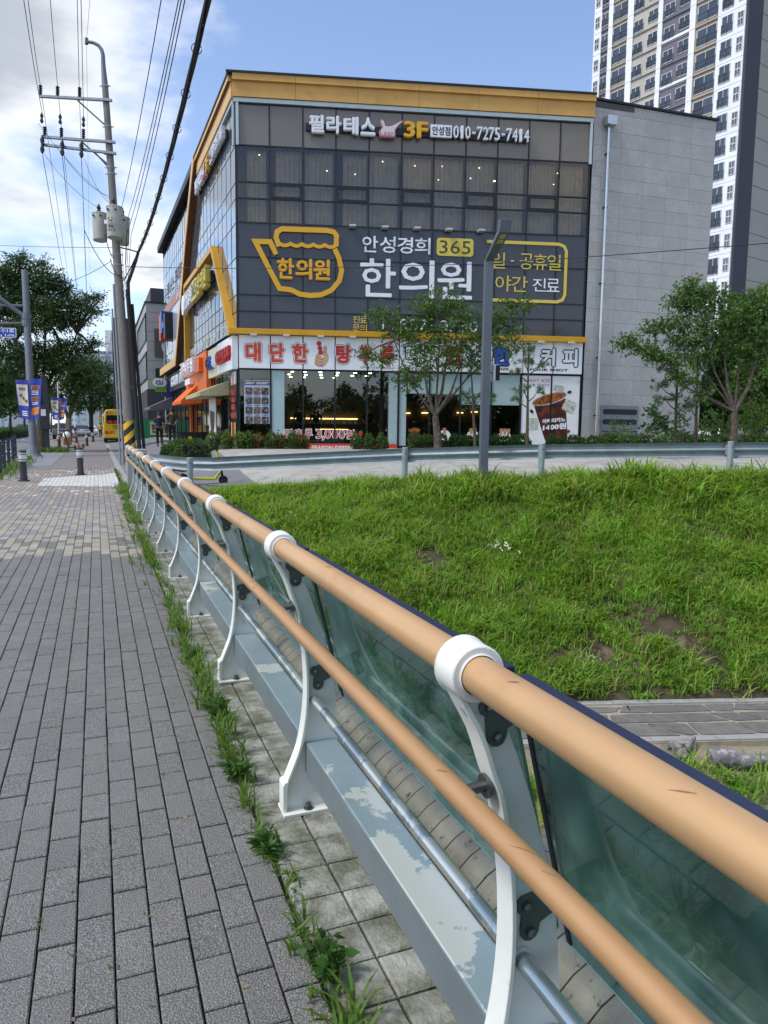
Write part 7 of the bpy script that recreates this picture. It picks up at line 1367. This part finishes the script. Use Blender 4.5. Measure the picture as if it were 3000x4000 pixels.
def tree(nm, lab, cat, base, stems, clumps, D, lm, bark, ln=0.11, wd=0.05, tl=0.45, per=9, dens=1.0, group=None, trunk_r=0.13, fork=None, droop=0.2, shell=0.45):
    """clumps: (px x, px y, rx px, ry px, depth offset m, twigs)"""
    base = np.array(base, float); r_ = thing(nm, lab, cat, base, group); tb = MB(); fork = base+np.array([0, 0, 1.2]) if fork is None else np.array(fork, float); Q = []
    tb.tube([base-np.array([0, 0, .15]), base*0.6+fork*0.4+np.array([.02, 0, 0]), fork], [trunk_r*1.25, trunk_r, trunk_r*0.85], 12)
    mids = []
    for sx, sy, dd, rr in stems:
        e = at(sx, sy, D+dd); mid = fork*0.5+e*0.5+(e-fork)*np.array([0.12, 0.12, -0.05]); L = [fork, mid, e]; tb.tube(sagline(fork, mid, 0, 4)+sagline(mid, e, 0, 4)[1:], [rr*(1-0.6*i/6) for i in range(7)], 8); mids += [mid, e]
    for cx, cy, rx, ry, dd, n in clumps:
        c = at(cx, cy, D+dd); s = (D+dd)/FPX; rad = (rx*s, min(rx, ry*1.2)*s, ry*s); q, tw_ = twigs(c, rad, max(3, int(n*dens)), tl, per, ln, wd, droop, shell); Q.append(q)
        src = min(mids+[fork], key=lambda m_: np.linalg.norm(m_-c)+(0.6 if m_[2] > c[2] else 0)); tb.tube([src, src*0.5+c*0.5+np.array([0, 0, 0.05]), c], [trunk_r*0.30, trunk_r*0.22, trunk_r*0.10], 6)
        for a, b in tw_[::max(1, len(tw_)//14)]: ribbon(tb, c*0.75+a*0.25, a, 0.012); ribbon(tb, a, b, 0.009)
    part('trunk', tb, bark, r_, smooth=60); quads('crown', np.concatenate(Q), lm, r_); return r_
# forked tree in front of the shops (behind the lamp post)
D1 = 25.6; b1_ = at(1712, 1735, D1); b1_[2] = ground(b1_[0], b1_[1])-0.02
tree('broadleaf_tree', 'forked broadleaf tree in front of the shop signs behind the square lamp post', 'tree', b1_, [(1655, 1440, -0.2, .07), (1745, 1400, 0.2, .08), (1800, 1420, -0.1, .065), (1720, 1250, 0.0, .05), (1900, 1300, 0.2, .04), (1540, 1330, -0.2, .04)],
     [(1725, 1180, 95, 62, 0, 60), (1640, 1215, 80, 50, 0.1, 40), (1800, 1225, 80, 55, -0.1, 42), (1500, 1235, 75, 36, 0, 34), (1560, 1290, 85, 40, .1, 38), (1480, 1395, 60, 30, -.1, 24), (1420, 1385, 45, 20, 0, 10), (1650, 1310, 120, 55, .2, 62), (1770, 1310, 110, 60, -.2, 62), (1930, 1235, 75, 42, 0, 30), (2030, 1190, 70, 34, .1, 26), (2000, 1275, 70, 30, .1, 22), (1900, 1320, 90, 42, .1, 38), (2000, 1355, 60, 36, -.1, 20), (1700, 1400, 120, 48, .1, 56), (1620, 1450, 75, 40, 0, 30), (1820, 1400, 95, 42, 0, 38), (1600, 1490, 65, 26, 0, 18), (1890, 1420, 50, 36, 0, 14)],
     D1, lf_mid, m_bark, fork=at(1700, 1625, D1), trunk_r=0.13, ln=0.135, wd=0.062, dens=1.4)
# large tree at the right
D2 = 23.0; b2_ = at(2868, 1700, D2); b2_[2] = ground(b2_[0], b2_[1])-0.02
tree('broadleaf_tree', 'large spreading broadleaf tree at the right before the granite wall', 'tree', b2_, [(2830, 1400, 0, .075), (2960, 1390, 0, .075), (2750, 1260, -.2, .045), (2560, 1390, -.3, .035), (2900, 1220, .2, .045), (2660, 1220, 0, .035)],
     [(2440, 1335, 48, 26, -.3, 16), (2520, 1370, 58, 24, -.3, 22), (2600, 1400, 60, 26, -.2, 24), (2560, 1285, 60, 22, -.1, 18), (2640, 1265, 70, 34, 0, 28), (2700, 1130, 62, 34, 0, 26), (2640, 1180, 52, 26, 0, 16), (2720, 1190, 80, 40, .1, 40), (2800, 1160, 70, 44, .1, 32), (2780, 1280, 90, 44, 0, 44), (2880, 1240, 90, 60, .2, 60), (2960, 1180, 80, 55, .3, 48), (2960, 1300, 80, 60, .2, 56), (3040, 1250, 80, 70, .3, 50), (2690, 1330, 70, 30, 0, 24), (2730, 1400, 70, 34, 0, 24), (2860, 1350, 80, 44, .1, 42), (2980, 1400, 80, 48, .2, 46), (2660, 1470, 60, 30, -.1, 18), (2740, 1540, 40, 24, 0, 10)],
     D2, lf_mid, m_bark, fork=at(2870, 1610, D2), trunk_r=0.115, ln=0.125, wd=0.058, dens=2.3)
# dark trees beyond
for k, (x, yb, D, cl, lab) in enumerate((((2790), 1690, 33, [(2762, 1540, 45, 60, 0, 70), (2758, 1640, 45, 55, 0, 70), (2800, 1400, 70, 90, 0, 120), (2870, 1400, 90, 100, 0, 160), (2850, 1500, 110, 110, 0, 190), (2780, 1580, 60, 80, 0, 110), (2850, 1620, 90, 70, 0, 130), (2900, 1300, 80, 80, 0, 110)], 'dark leafy tree filling the gap behind the large right tree'), (2960, 1690, 31, [(2950, 1280, 120, 130, 0, 190), (3040, 1200, 100, 110, 0, 120), (2950, 1480, 110, 120, 0, 180), (3050, 1500, 90, 130, 0, 120), (2970, 1630, 90, 60, 0, 90)], 'dark leafy tree at the right edge behind the large right tree'))):
    b_ = at(x, yb, D); b_[2] = 0.85; tree('background_tree', lab, 'tree', b_, [(x, 1450, 0, .1)], cl, D, lf_mid, m_barkd, ln=0.18, wd=0.09, dens=1.9, trunk_r=0.15, per=8, shell=0.2)
# young pines
def pine(x, yb, D, tufts, lab, h_top):
    b_ = at(x, yb, D); b_[2] = ground(b_[0], b_[1])-0.02; r_ = thing('young_pine', lab, 'tree', b_, 'young pines before the building'); top = at(*h_top, D); tb = MB(); tb.tube(sagline(b_, top, 0.0, 6), [0.065, 0.055, 0.045, 0.035, 0.025, 0.012], 8); Q = []
    for cx, cy, rx, ry, n in tufts:
        c = at(cx, cy, D+rng.normal(0, 0.15)); s = D/FPX; t_ = np.clip((c[2]-b_[2]-0.35)/(top[2]-b_[2]), 0.05, 0.97); src = b_*(1-t_)+top*t_; tb.tube([src, src*0.4+c*0.6-np.array([0, 0, .05]), c], [0.024, 0.017, 0.010], 5)
        for q in range(n):
            o = c+unit(rng.normal(0, 1, 3))*rng.random()**0.4*np.array([rx*s, rx*s, ry*s]); ax = unit(o-src+np.array([0, 0, 0.35])); m_ = 46; d = unit(ax*0.75+rng.normal(0, 0.6, (m_, 3))); Q.append(leaf_quads(o+rng.normal(0, 0.02, (m_, 3)), d, 0.15, 0.011)); ribbon(tb, c, o, 0.009)
    part('trunk', tb, m_barkd, r_, smooth=60); quads('needles', np.concatenate(Q), lf_pine, r_)
pine(2640, 1705, 23.6, [(2640, 1340, 55, 34, 12), (2580, 1400, 60, 30, 12), (2690, 1385, 50, 34, 11), (2620, 1440, 70, 30, 14), (2580, 1510, 50, 26, 10), (2690, 1500, 45, 26, 9), (2600, 1560, 60, 26, 12), (2680, 1575, 50, 22, 9)], 'young pine nearest to the vent door on the granite wall', (2650, 1310))
pine(2721, 1700, 24.5, [(2730, 1440, 35, 26, 8), (2700, 1490, 40, 24, 9), (2760, 1500, 40, 26, 9), (2740, 1560, 45, 24, 10), (2700, 1590, 35, 18, 7)], 'slim young pine at the right end of the granite wall', (2725, 1400))
pine(2059, 1748, 25.0, [(2065, 1365, 34, 22, 8), (2050, 1410, 52, 24, 10), (2110, 1425, 46, 20, 8), (2025, 1455, 34, 20, 6), (2050, 1525, 40, 20, 8), (2100, 1530, 30, 18, 6), (2020, 1555, 30, 20, 6)], 'slim young pine in front of the coffee poster', (2065, 1340))
pine(1858, 1738, 25.4, [(1838, 1440, 36, 24, 6), (1810, 1540, 44, 24, 9), (1880, 1550, 44, 24, 9), (1830, 1575, 40, 18, 7), (1915, 1560, 34, 24, 7)], 'slim young pine just behind the square lamp post', (1838, 1395))
# shrubs before the granite wall
def shrub(nm, x, yb, D, cl, lm, lab, ln=0.12, wd=0.06, per=7, tl=0.35, group=None):
    b_ = at(x, yb, D); b_[2] = ground(b_[0], b_[1])-0.02; r_ = thing(nm, lab, 'shrub', b_, group); Q = []; tb = MB()
    for cx, cy, rx, ry, n in cl:
        c = at(cx, cy, D+rng.normal(0, 0.1)); s = D/FPX; q, tw_ = twigs(c, (rx*s, rx*s, ry*s), n, tl, per, ln, wd, 0.15, 0.2, 0.5); Q.append(q); tb.tube([b_+rng.normal(0, 0.04, 3)*np.array([1, 1, 0]), b_*0.5+c*0.5, c], [0.02, 0.014, 0.008], 5)
        for a, e in tw_[::3]: ribbon(tb, c, e, 0.007)
    part('stems', tb, m_barkd, r_); quads('foliage', np.concatenate(Q), lm, r_); return r_
shrub('broadleaf_shrub', 2575, 1735, 22.6, [(2560, 1610, 26, 22, 9), (2575, 1650, 40, 26, 14), (2545, 1680, 36, 24, 12), (2600, 1690, 38, 26, 13), (2560, 1715, 40, 16, 10)], lf_dark, 'leafy upright shrub left of the pine on the granite wall', 0.17, 0.085)
shrub('thin_shrub', 2665, 1715, 23.0, [(2655, 1620, 14, 40, 9), (2675, 1640, 16, 50, 11), (2660, 1690, 20, 26, 9)], lf_dark, 'thin dark climbing shrub between the two right pines', 0.10, 0.05)
shrub('low_shrub', 2440, 1700, 24.0, [(2400, 1660, 24, 26, 10), (2450, 1680, 34, 22, 12), (2410, 1690, 30, 14, 9)], lf_mid, 'low bush covering the foot of the vent door', 0.10, 0.045)
shrub('broadleaf_shrub', 2810, 1700, 25.5, [(2790, 1640, 40, 36, 18), (2830, 1660, 44, 30, 18), (2760, 1675, 40, 22, 14)], lf_mid, 'bush at the foot of the large right tree', 0.12, 0.06)
shrub('bright_shrub', 2960, 1700, 24.5, [(2940, 1600, 40, 36, 20), (2985, 1640, 44, 40, 24), (2930, 1670, 44, 24, 16)], lf_lite, 'bright green bush at the right edge beyond the guardrail', 0.12, 0.06)
# clipped hedges
def hedge(lab, pts, w, h, z0=None, lm=None, dens=260, round_=0.3, red=0.0):
    pts = [np.array([p[0], p[1], ground(p[0], p[1]) if z0 is None else z0-h]) for p in pts]; r_ = thing('hedge', lab, 'hedge', np.mean(pts, axis=0), None); core = MB(); Q = []; MI = []
    for a, b in zip(pts[:-1], pts[1:]):
        u = (b-a); L = np.linalg.norm(u[:2]); u = u/np.linalg.norm(u); s_ = np.array([-u[1], u[0], 0.0])
        core.hexa([p+s_*q*(w/2-.12)+np.array([0, 0, z]) for z in (-0.3, h-.14) for p, q in ((a+u*.1, -1), (b-u*.1, -1), (b-u*.1, 1), (a+u*.1, 1))])
        n = int(2.6*dens*L*(w+2*h)); t = rng.random(n); side = rng.random(n)*(w+2*h); lump = 0.05*np.sin(t*L*5.1+1)+0.04*np.sin(t*L*11.7)
        y = np.where(side < h, -w/2, np.where(side > h+w, w/2, side-h-w/2)); z = np.where(side < h, side, np.where(side > h+w, side-h-w, h)); nx = np.where(side < h, -1.0, np.where(side > h+w, 1.0, 0.0)); nz = np.where((side >= h) & (side <= h+w), 1.0, 0.15)
        f = np.minimum(1, np.minimum(t, 1-t)*L/round_); sh = 1-(1-f)**2*0.45; P = a+np.outer(t*L, u)+np.outer(y*sh+nx*(lump+rng.normal(0, .04, n)), s_); P[:, 2] += z*sh+nz*(lump+rng.normal(0, .045, n))*(nz > .5); P[:, 2] -= 0.10*(np.abs(y) > w/2-.08)*(z > h-.12)
        D_ = unit(np.outer(nx, s_)+np.outer(nz, [0, 0, 1.0])+rng.normal(0, .6, (n, 3))); Q.append(leaf_quads(P-D_*0.03, D_, 0.085, 0.055)); MI.append((rng.random(n) < red*np.exp(-((t-0.75)/0.3)**2)).astype(np.int32))
    part('core', core, mat('hedge_core', '#20261a', 0.95, var=0.3, scale=12), r_); quads('foliage', np.concatenate(Q), [lm or lf_hedge, lf_red], r_, mi=np.concatenate(MI)); return r_
hL = at(645, 1760, 23.8); hR = at(770, 1752, 22.6)
hedge('rounded clipped hedge beside the yellow scooter at the shop corner', [(hL[0], hL[1]), (hL[0]+(hR[0]-hL[0])*0.5, hL[1]-0.3), (hR[0], hR[1])], 1.1, 0.85, None, dens=200, round_=0.5)
def hseg(u0, u1, d=1.9): return [tuple(FF.pt(u0+(u1-u0)*k/3, d, 0)[:2]) for k in range(4)]
tops = 1.28
for u0, u1, lab, red, lm, h in ((-0.95, 0.5, 'yellowish low bush at the left end of the hedges before the shops', 0, lf_lite, 0.48), (0.3, 2.7, 'clipped hedge with red blooms below the dessert menu poster', 0.25, lf_hedge, 0.55), (4.2, 5.6, 'short clipped hedge below the price lettering on the window', 0, lf_hedge, 0.55), (6.3, 11.0, 'long clipped hedge below the middle shop windows and the forked tree', 0, lf_hedge, 0.52), (11.6, 14.0, 'clipped hedge below the coffee poster', 0, lf_hedge, 0.50)):
    hedge(lab, hseg(u0, u1), 0.8, h, tops, lm, red=red)
def gseg(u0, u1, d=1.6): return [tuple(FG.pt(u0+(u1-u0)*k/3, d, 0)[:2]) for k in range(4)]
hedge('clipped hedge below the vent door on the granite wall', gseg(-0.1, 2.3), 0.9, 0.6, 1.38); hedge('clipped hedge below the two pines at the right', gseg(3.2, 6.3), 0.9, 0.6, 1.42); hedge('clipped hedge at the right edge below the large tree', gseg(6.6, 11.0), 0.9, 0.6, 1.42)
# street trees at the left
D3 = 39.5; b3 = gfind(168, 1765, 20, 80)
tree('zelkova_tree', 'large dark zelkova street tree behind the tall grey traffic pole', 'tree', b3, [(130, 1350, 0, .16), (230, 1330, 0.5, .14), (60, 1330, -.5, .12), (180, 1200, 0, .10), (300, 1300, .5, .08), (30, 1200, 0, .08)],
     [(60, 1060, 70, 40, 0, 90), (0, 1110, 80, 50, 0, 110), (110, 1120, 80, 50, .5, 110), (190, 1090, 60, 40, 0, 70), (235, 1140, 60, 40, .5, 66), (-30, 1190, 90, 60, 0, 110), (60, 1190, 90, 55, 0, 120), (150, 1200, 90, 50, .3, 120), (240, 1210, 80, 45, 0, 90), (320, 1190, 60, 34, .5, 50), (375, 1160, 40, 18, .5, 16), (370, 1215, 40, 16, 0, 16), (10, 1280, 90, 50, 0, 100), (110, 1270, 70, 40, -.5, 70), (200, 1270, 60, 36, 0, 54), (290, 1255, 60, 30, .5, 40), (30, 1370, 80, 46, 0, 80), (110, 1390, 80, 50, 0, 90), (200, 1370, 80, 46, 0, 80), (290, 1360, 70, 36, .5, 54), (350, 1340, 50, 22, .5, 24), (150, 1450, 80, 40, 0, 70), (50, 1450, 70, 36, 0, 60), (240, 1420, 70, 36, 0, 56), (70, 1010, 40, 26, 0, 20), (160, 1030, 36, 22, 0, 14)],
     D3, lf_zel, m_barkd, fork=at(160, 1570, D3), trunk_r=0.30, ln=0.17, wd=0.06, tl=0.75, per=11, dens=2.2, droop=0.25, shell=0.3)
D4 = 66; b4 = gfind(265, 1727, 40, 130)
tree('street_tree', 'street tree with a forked trunk behind the thin white banner pole', 'tree', b4, [(280, 1560, 0, .2), (250, 1560, 0, .18), (300, 1500, 0, .15)], [(260, 1450, 60, 50, 0, 90), (320, 1430, 60, 50, 0, 90), (230, 1520, 60, 40, 0, 70), (300, 1500, 70, 44, 0, 90), (360, 1490, 50, 40, 0, 60), (270, 1560, 50, 26, 0, 40)], D4, lf_zel, m_barkd, fork=at(268, 1640, D4), trunk_r=0.28, ln=0.24, wd=0.11, tl=0.8, dens=1.7, shell=0.25)
D5 = 84; b5 = gfind(356, 1704, 60, 160)
tree('street_tree', 'dense street tree overhanging the pavement left of the yellow bus', 'tree', b5, [(356, 1500, 0, .25), (400, 1520, 0, .2), (320, 1520, 0, .2)], [(350, 1430, 60, 40, 0, 90), (400, 1450, 50, 40, 0, 80), (320, 1480, 60, 44, 0, 90), (380, 1510, 70, 50, 0, 130), (430, 1530, 40, 44, 0, 66), (330, 1560, 60, 40, 0, 90), (400, 1580, 60, 34, 0, 80), (450, 1580, 20, 24, 0, 24), (290, 1590, 40, 26, 0, 36)], D5, lf_zel, m_barkd, fork=at(356, 1620, D5), trunk_r=0.26, ln=0.26, wd=0.13, tl=0.9, dens=1.6, shell=0.2)
b6 = np.array([2.6, 92, 0.4]); tree('street_tree', 'pale green tree glimpsed between the bus and the utility pole', 'tree', b6, [(470, 1560, 0, .2)], [(470, 1555, 40, 44, 0, 60), (430, 1570, 40, 34, 0, 46), (500, 1540, 30, 44, 0, 40)], 95, lf_lite, m_barkd, fork=at(470, 1640, 95), trunk_r=0.2, ln=0.26, wd=0.13, tl=0.9, shell=0.2)
# trees and hedge on the far side of the road
for k, (x, D, y0, lab) in enumerate(((-20, 62, 1480, 'roadside tree nearest the left edge across the road'), (40, 74, 1495, 'second roadside tree across the road behind the fence'), (95, 88, 1510, 'third roadside tree across the road behind the traffic pole'), (150, 105, 1530, 'fourth roadside tree across the road above the black sedan'), (200, 125, 1545, 'farthest roadside tree across the road above the dark car'))):
    s = 62/D; b_ = at(x, 1700, D); b_[2] = zs(b_[1]); tree('roadside_tree', lab, 'tree', b_, [(x, y0+90*s, 0, .15)], [(x-40*s, y0+40*s, 66*s, 60*s, 0, 90), (x+45*s, y0+45*s, 66*s, 60*s, 0.5, 90), (x, y0-10*s, 60*s, 50*s, 0, 80), (x-20*s, y0+105*s, 66*s, 40*s, 0, 70), (x+40*s, y0+110*s, 60*s, 36*s, -.5, 60)], D, lf_dark if k % 2 else lf_zel, m_barkd, fork=at(x, 1660, D), trunk_r=0.18, ln=0.26, wd=0.13, tl=0.8, per=8, dens=1.6, shell=0.2)
a_ = at(-60, 1712, 66); b_ = at(75, 1700, 84)
r_ = hedge('low clipped hedge along the far side of the road', [(a_[0], a_[1]), ((a_[0]+b_[0])/2, (a_[1]+b_[1])/2), (b_[0], b_[1]), (b_[0]-0.3, b_[1]+25)], 1.6, 0.9, None, lf_hedge, dens=40)
# weeds in the joint between pavers and edge tiles, along the kerb and at the poles
def blades(P, n, hmin, hmax, wid, spread, lean, bias=(0, 0)):
    Q = []
    for p in P:
        m = rng.integers(max(2, n//2), n+1); a = rng.random(m)*2*PI; rr = spread*np.sqrt(rng.random(m)); bx = p[0]+rr*np.cos(a); by = p[1]+rr*np.sin(a)*1.6; h = rng.uniform(hmin, hmax, m)*p[3]; a2 = rng.random(m)*2*PI; dx, dy = np.cos(a2)+bias[0], np.sin(a2)+bias[1]; L = rng.uniform(.25, 1.0, m)*lean*h
        for k in range(m):
            w = wid*rng.uniform(.7, 1.4)*(0.6+0.4*p[3]); tx, ty = -dy[k]*w/2, dx[k]*w/2; ts = (0, .45, .8, 1.0); ws = (.6, 1.0, .7, .05); C_ = [np.array([bx[k]+dx[k]*L[k]*t*t, by[k]+dy[k]*L[k]*t*t, p[2]+h[k]*(t-.45*(L[k]/h[k])*t**2.3)]) for t in ts]
            for i in range(3): Q.append([C_[i]-np.array([tx, ty, 0])*ws[i], C_[i]+np.array([tx, ty, 0])*ws[i], C_[i+1]+np.array([tx, ty, 0])*ws[i+1], C_[i+1]-np.array([tx, ty, 0])*ws[i+1]])
    return Q
lf_weed = leafmat('weed_blade', (0.11, 0.20, 0.035), 0.35, 0.45, 0.5); lf_wd2 = leafmat('weed_leaf', (0.07, 0.155, 0.035), 0.3, 0.4, 0.5)
P = []
y = 1.25
while y < 17.8:
    dens_ = 0.55+0.45*math.sin(y*2.3+0.5)*math.sin(y*0.9+1)+0.1; big_ = 1.0
    for c, s_, a__ in ((3.55, .5, .9), (3.1, .35, .5), (5.6, .7, .5), (7.5, .8, .4), (9.4, .9, .5), (12.5, 1.6, .7), (16.5, 1.0, .8), (1.5, .35, .7), (2.0, .3, .2)): dens_ += a__*math.exp(-((y-c)/s_)**2)
    if rng.random() < dens_-0.12: P.append((0.535+rng.normal(0, 0.022+0.012*(y > 3.2)+0.03*(y > 10)), y, -0.004, float(np.clip(rng.normal(.62, .2)+0.35*(dens_ > 1.0), .3, 1.3))))
    y += 0.032 if y < 5 else 0.04
Q = blades(P, 10, 0.06, 0.165, 0.0095, 0.026, 1.0, (-0.1, 0))
P2 = [(0.324+rng.normal(0, .02), yy, -0.004, .6) for yy in list(rng.uniform(8.2, 12.5, 26))]+[(0.425+rng.normal(0, .02), yy, -0.004, .7) for yy in rng.uniform(6.5, 13.5, 40)]+[(rng.choice([0.004, 0.1085, 0.213, -0.1, -.205, .317])+rng.normal(0, .003), yy, -0.006, .22) for yy in rng.uniform(1.6, 9, 60)]
Q += blades(P2, 6, 0.05, 0.12, 0.007, 0.02, 1.0)
Q += blades([(0.57+rng.normal(0, .10), yy, -0.004, 1.2) for yy in rng.uniform(17.2, 19.4, 90)], 8, 0.08, 0.2, 0.010, 0.04, 0.9)
Q += blades([(0.60+rng.normal(0, .03), yy, zs(yy), .8) for yy in list(rng.uniform(20, 26, 40))+list(rng.uniform(44, 49, 30))], 7, 0.06, 0.16, 0.012, 0.04, 0.9)
o = quads('joint_weeds', np.array(Q), [lf_weed], None, org=(0.535, 6, 0)); tag(o, 'ragged grass weeds growing in the joint between the grey pavers and the edge tiles', 'weeds', kind='stuff')
Q = blades([(rng.normal(-2.75, .25), yy, zs(yy), 1.6) for yy in rng.uniform(22, 36, 120)]+[(b3[0]+rng.normal(0.3, .5), b3[1]+rng.normal(-.2, .7), zs(b3[1]), 2.2) for _ in range(90)]+[(rng.normal(-1.9, .5), rng.uniform(43, 52), zs(48), 1.0) for _ in range(80)], 9, 0.08, 0.2, 0.014, 0.08, 0.9)
o = quads('verge_weeds', np.array(Q), [lf_weed], None, org=(-2.7, 30, 0)); tag(o, 'grass tufts around the fence posts and tree pit at the left', 'weeds', kind='stuff')
# broad-leaved weeds of the joint, each a plant
def weedplant(x, y, n, h, ln, wd, lab):
    c = np.array([x, y, 0.0]); r_ = thing('weed_plant', lab, 'weed', c, 'broad leaved weeds along the paving joint'); tb = MB(); Q = []
    for k in range(n):
        d = np.array([rng.normal(-.15, .5), rng.normal(0, .6), 1.0]); d /= np.linalg.norm(d); hh_ = h*rng.uniform(.6, 1.1); e = c+d*hh_; tb.tube([c+rng.normal(0, .008, 3)*np.array([1, 1, 0]), c*.5+e*.5+np.array([0, 0, .01]), e], [.0025, .002, .0012], 4)
        m = 9; t = np.linspace(.3, 1, m); P_ = c+np.outer(t, d*hh_); D_ = unit(rng.normal(0, 1, (m, 3))*np.array([1, 1, .4])+np.array([0, 0, .25])); Q.append(leaf_quads(P_, D_, ln, wd))
        Q.append(leaf_quads(P_, unit(D_+rng.normal(0, .5, (m, 3))), ln*.8, wd*.7))
    part('stems', tb, lf_wd2, r_); quads('leaves', np.concatenate(Q), lf_wd2, r_)
for x, y, n, h, ln, wd, lab in ((0.55, 1.78, 15, .13, .036, .022, 'bushy cut-leaved weed at the near end of the paving joint'), (0.52, 3.02, 8, .09, .05, .020, 'broad-leaved weed halfway along the near paving joint'), (0.53, 2.42, 9, .09, .055, .017, 'leafy weed between the bushy weed and the first post foot'), (0.535, 3.72, 9, .12, .06, .016, 'spreading leafy weed just beyond the first post foot')): weedplant(x, y, n, h, ln, wd, lab)
# litter on the paving
mb = MB()
for k in range(120):
    x, y = rng.uniform(-1.6, .85), rng.uniform(1.2, 6.5); a_ = rng.random()*6.28; s_ = rng.uniform(.002, .006); mb.add([(x+s_*2*math.cos(a_), y+s_*2*math.sin(a_), .003), (x-s_*math.sin(a_), y+s_*math.cos(a_), .006), (x-s_*2*math.cos(a_), y-s_*2*math.sin(a_), .003), (x+s_*math.sin(a_), y-s_*math.cos(a_), .002)], [(0, 1, 2, 3)])
tag(part('leaf_litter', mb, mat('dry_litter', '#8b7250', 0.9, var=0.4, scale=3), None, org=(0, 3, 0)), 'scattered specks of dry leaf litter on the paving', 'litter', kind='stuff')

# unseen woodland added behind the viewpoint to darken the shop glass reflections
Q = []
for k in range(70):
    x = -45+k*1.45+rng.normal(0, .5); h = rng.uniform(5.5, 9.5); c = np.array([x, -36+rng.normal(0, 2.5), h*0.42]); q, _t = twigs(c, (2.0, 2.0, h*0.48), 150, 1.1, 9, 0.42, 0.30, 0.2, 0.2); Q.append(q)
o = quads('added_woodland', np.concatenate(Q), [lf_dark], None, org=(0, -36, 0)); tag(o, 'unseen dark woodland added behind the viewpoint for the shop windows to mirror', 'woodland', kind='stuff')
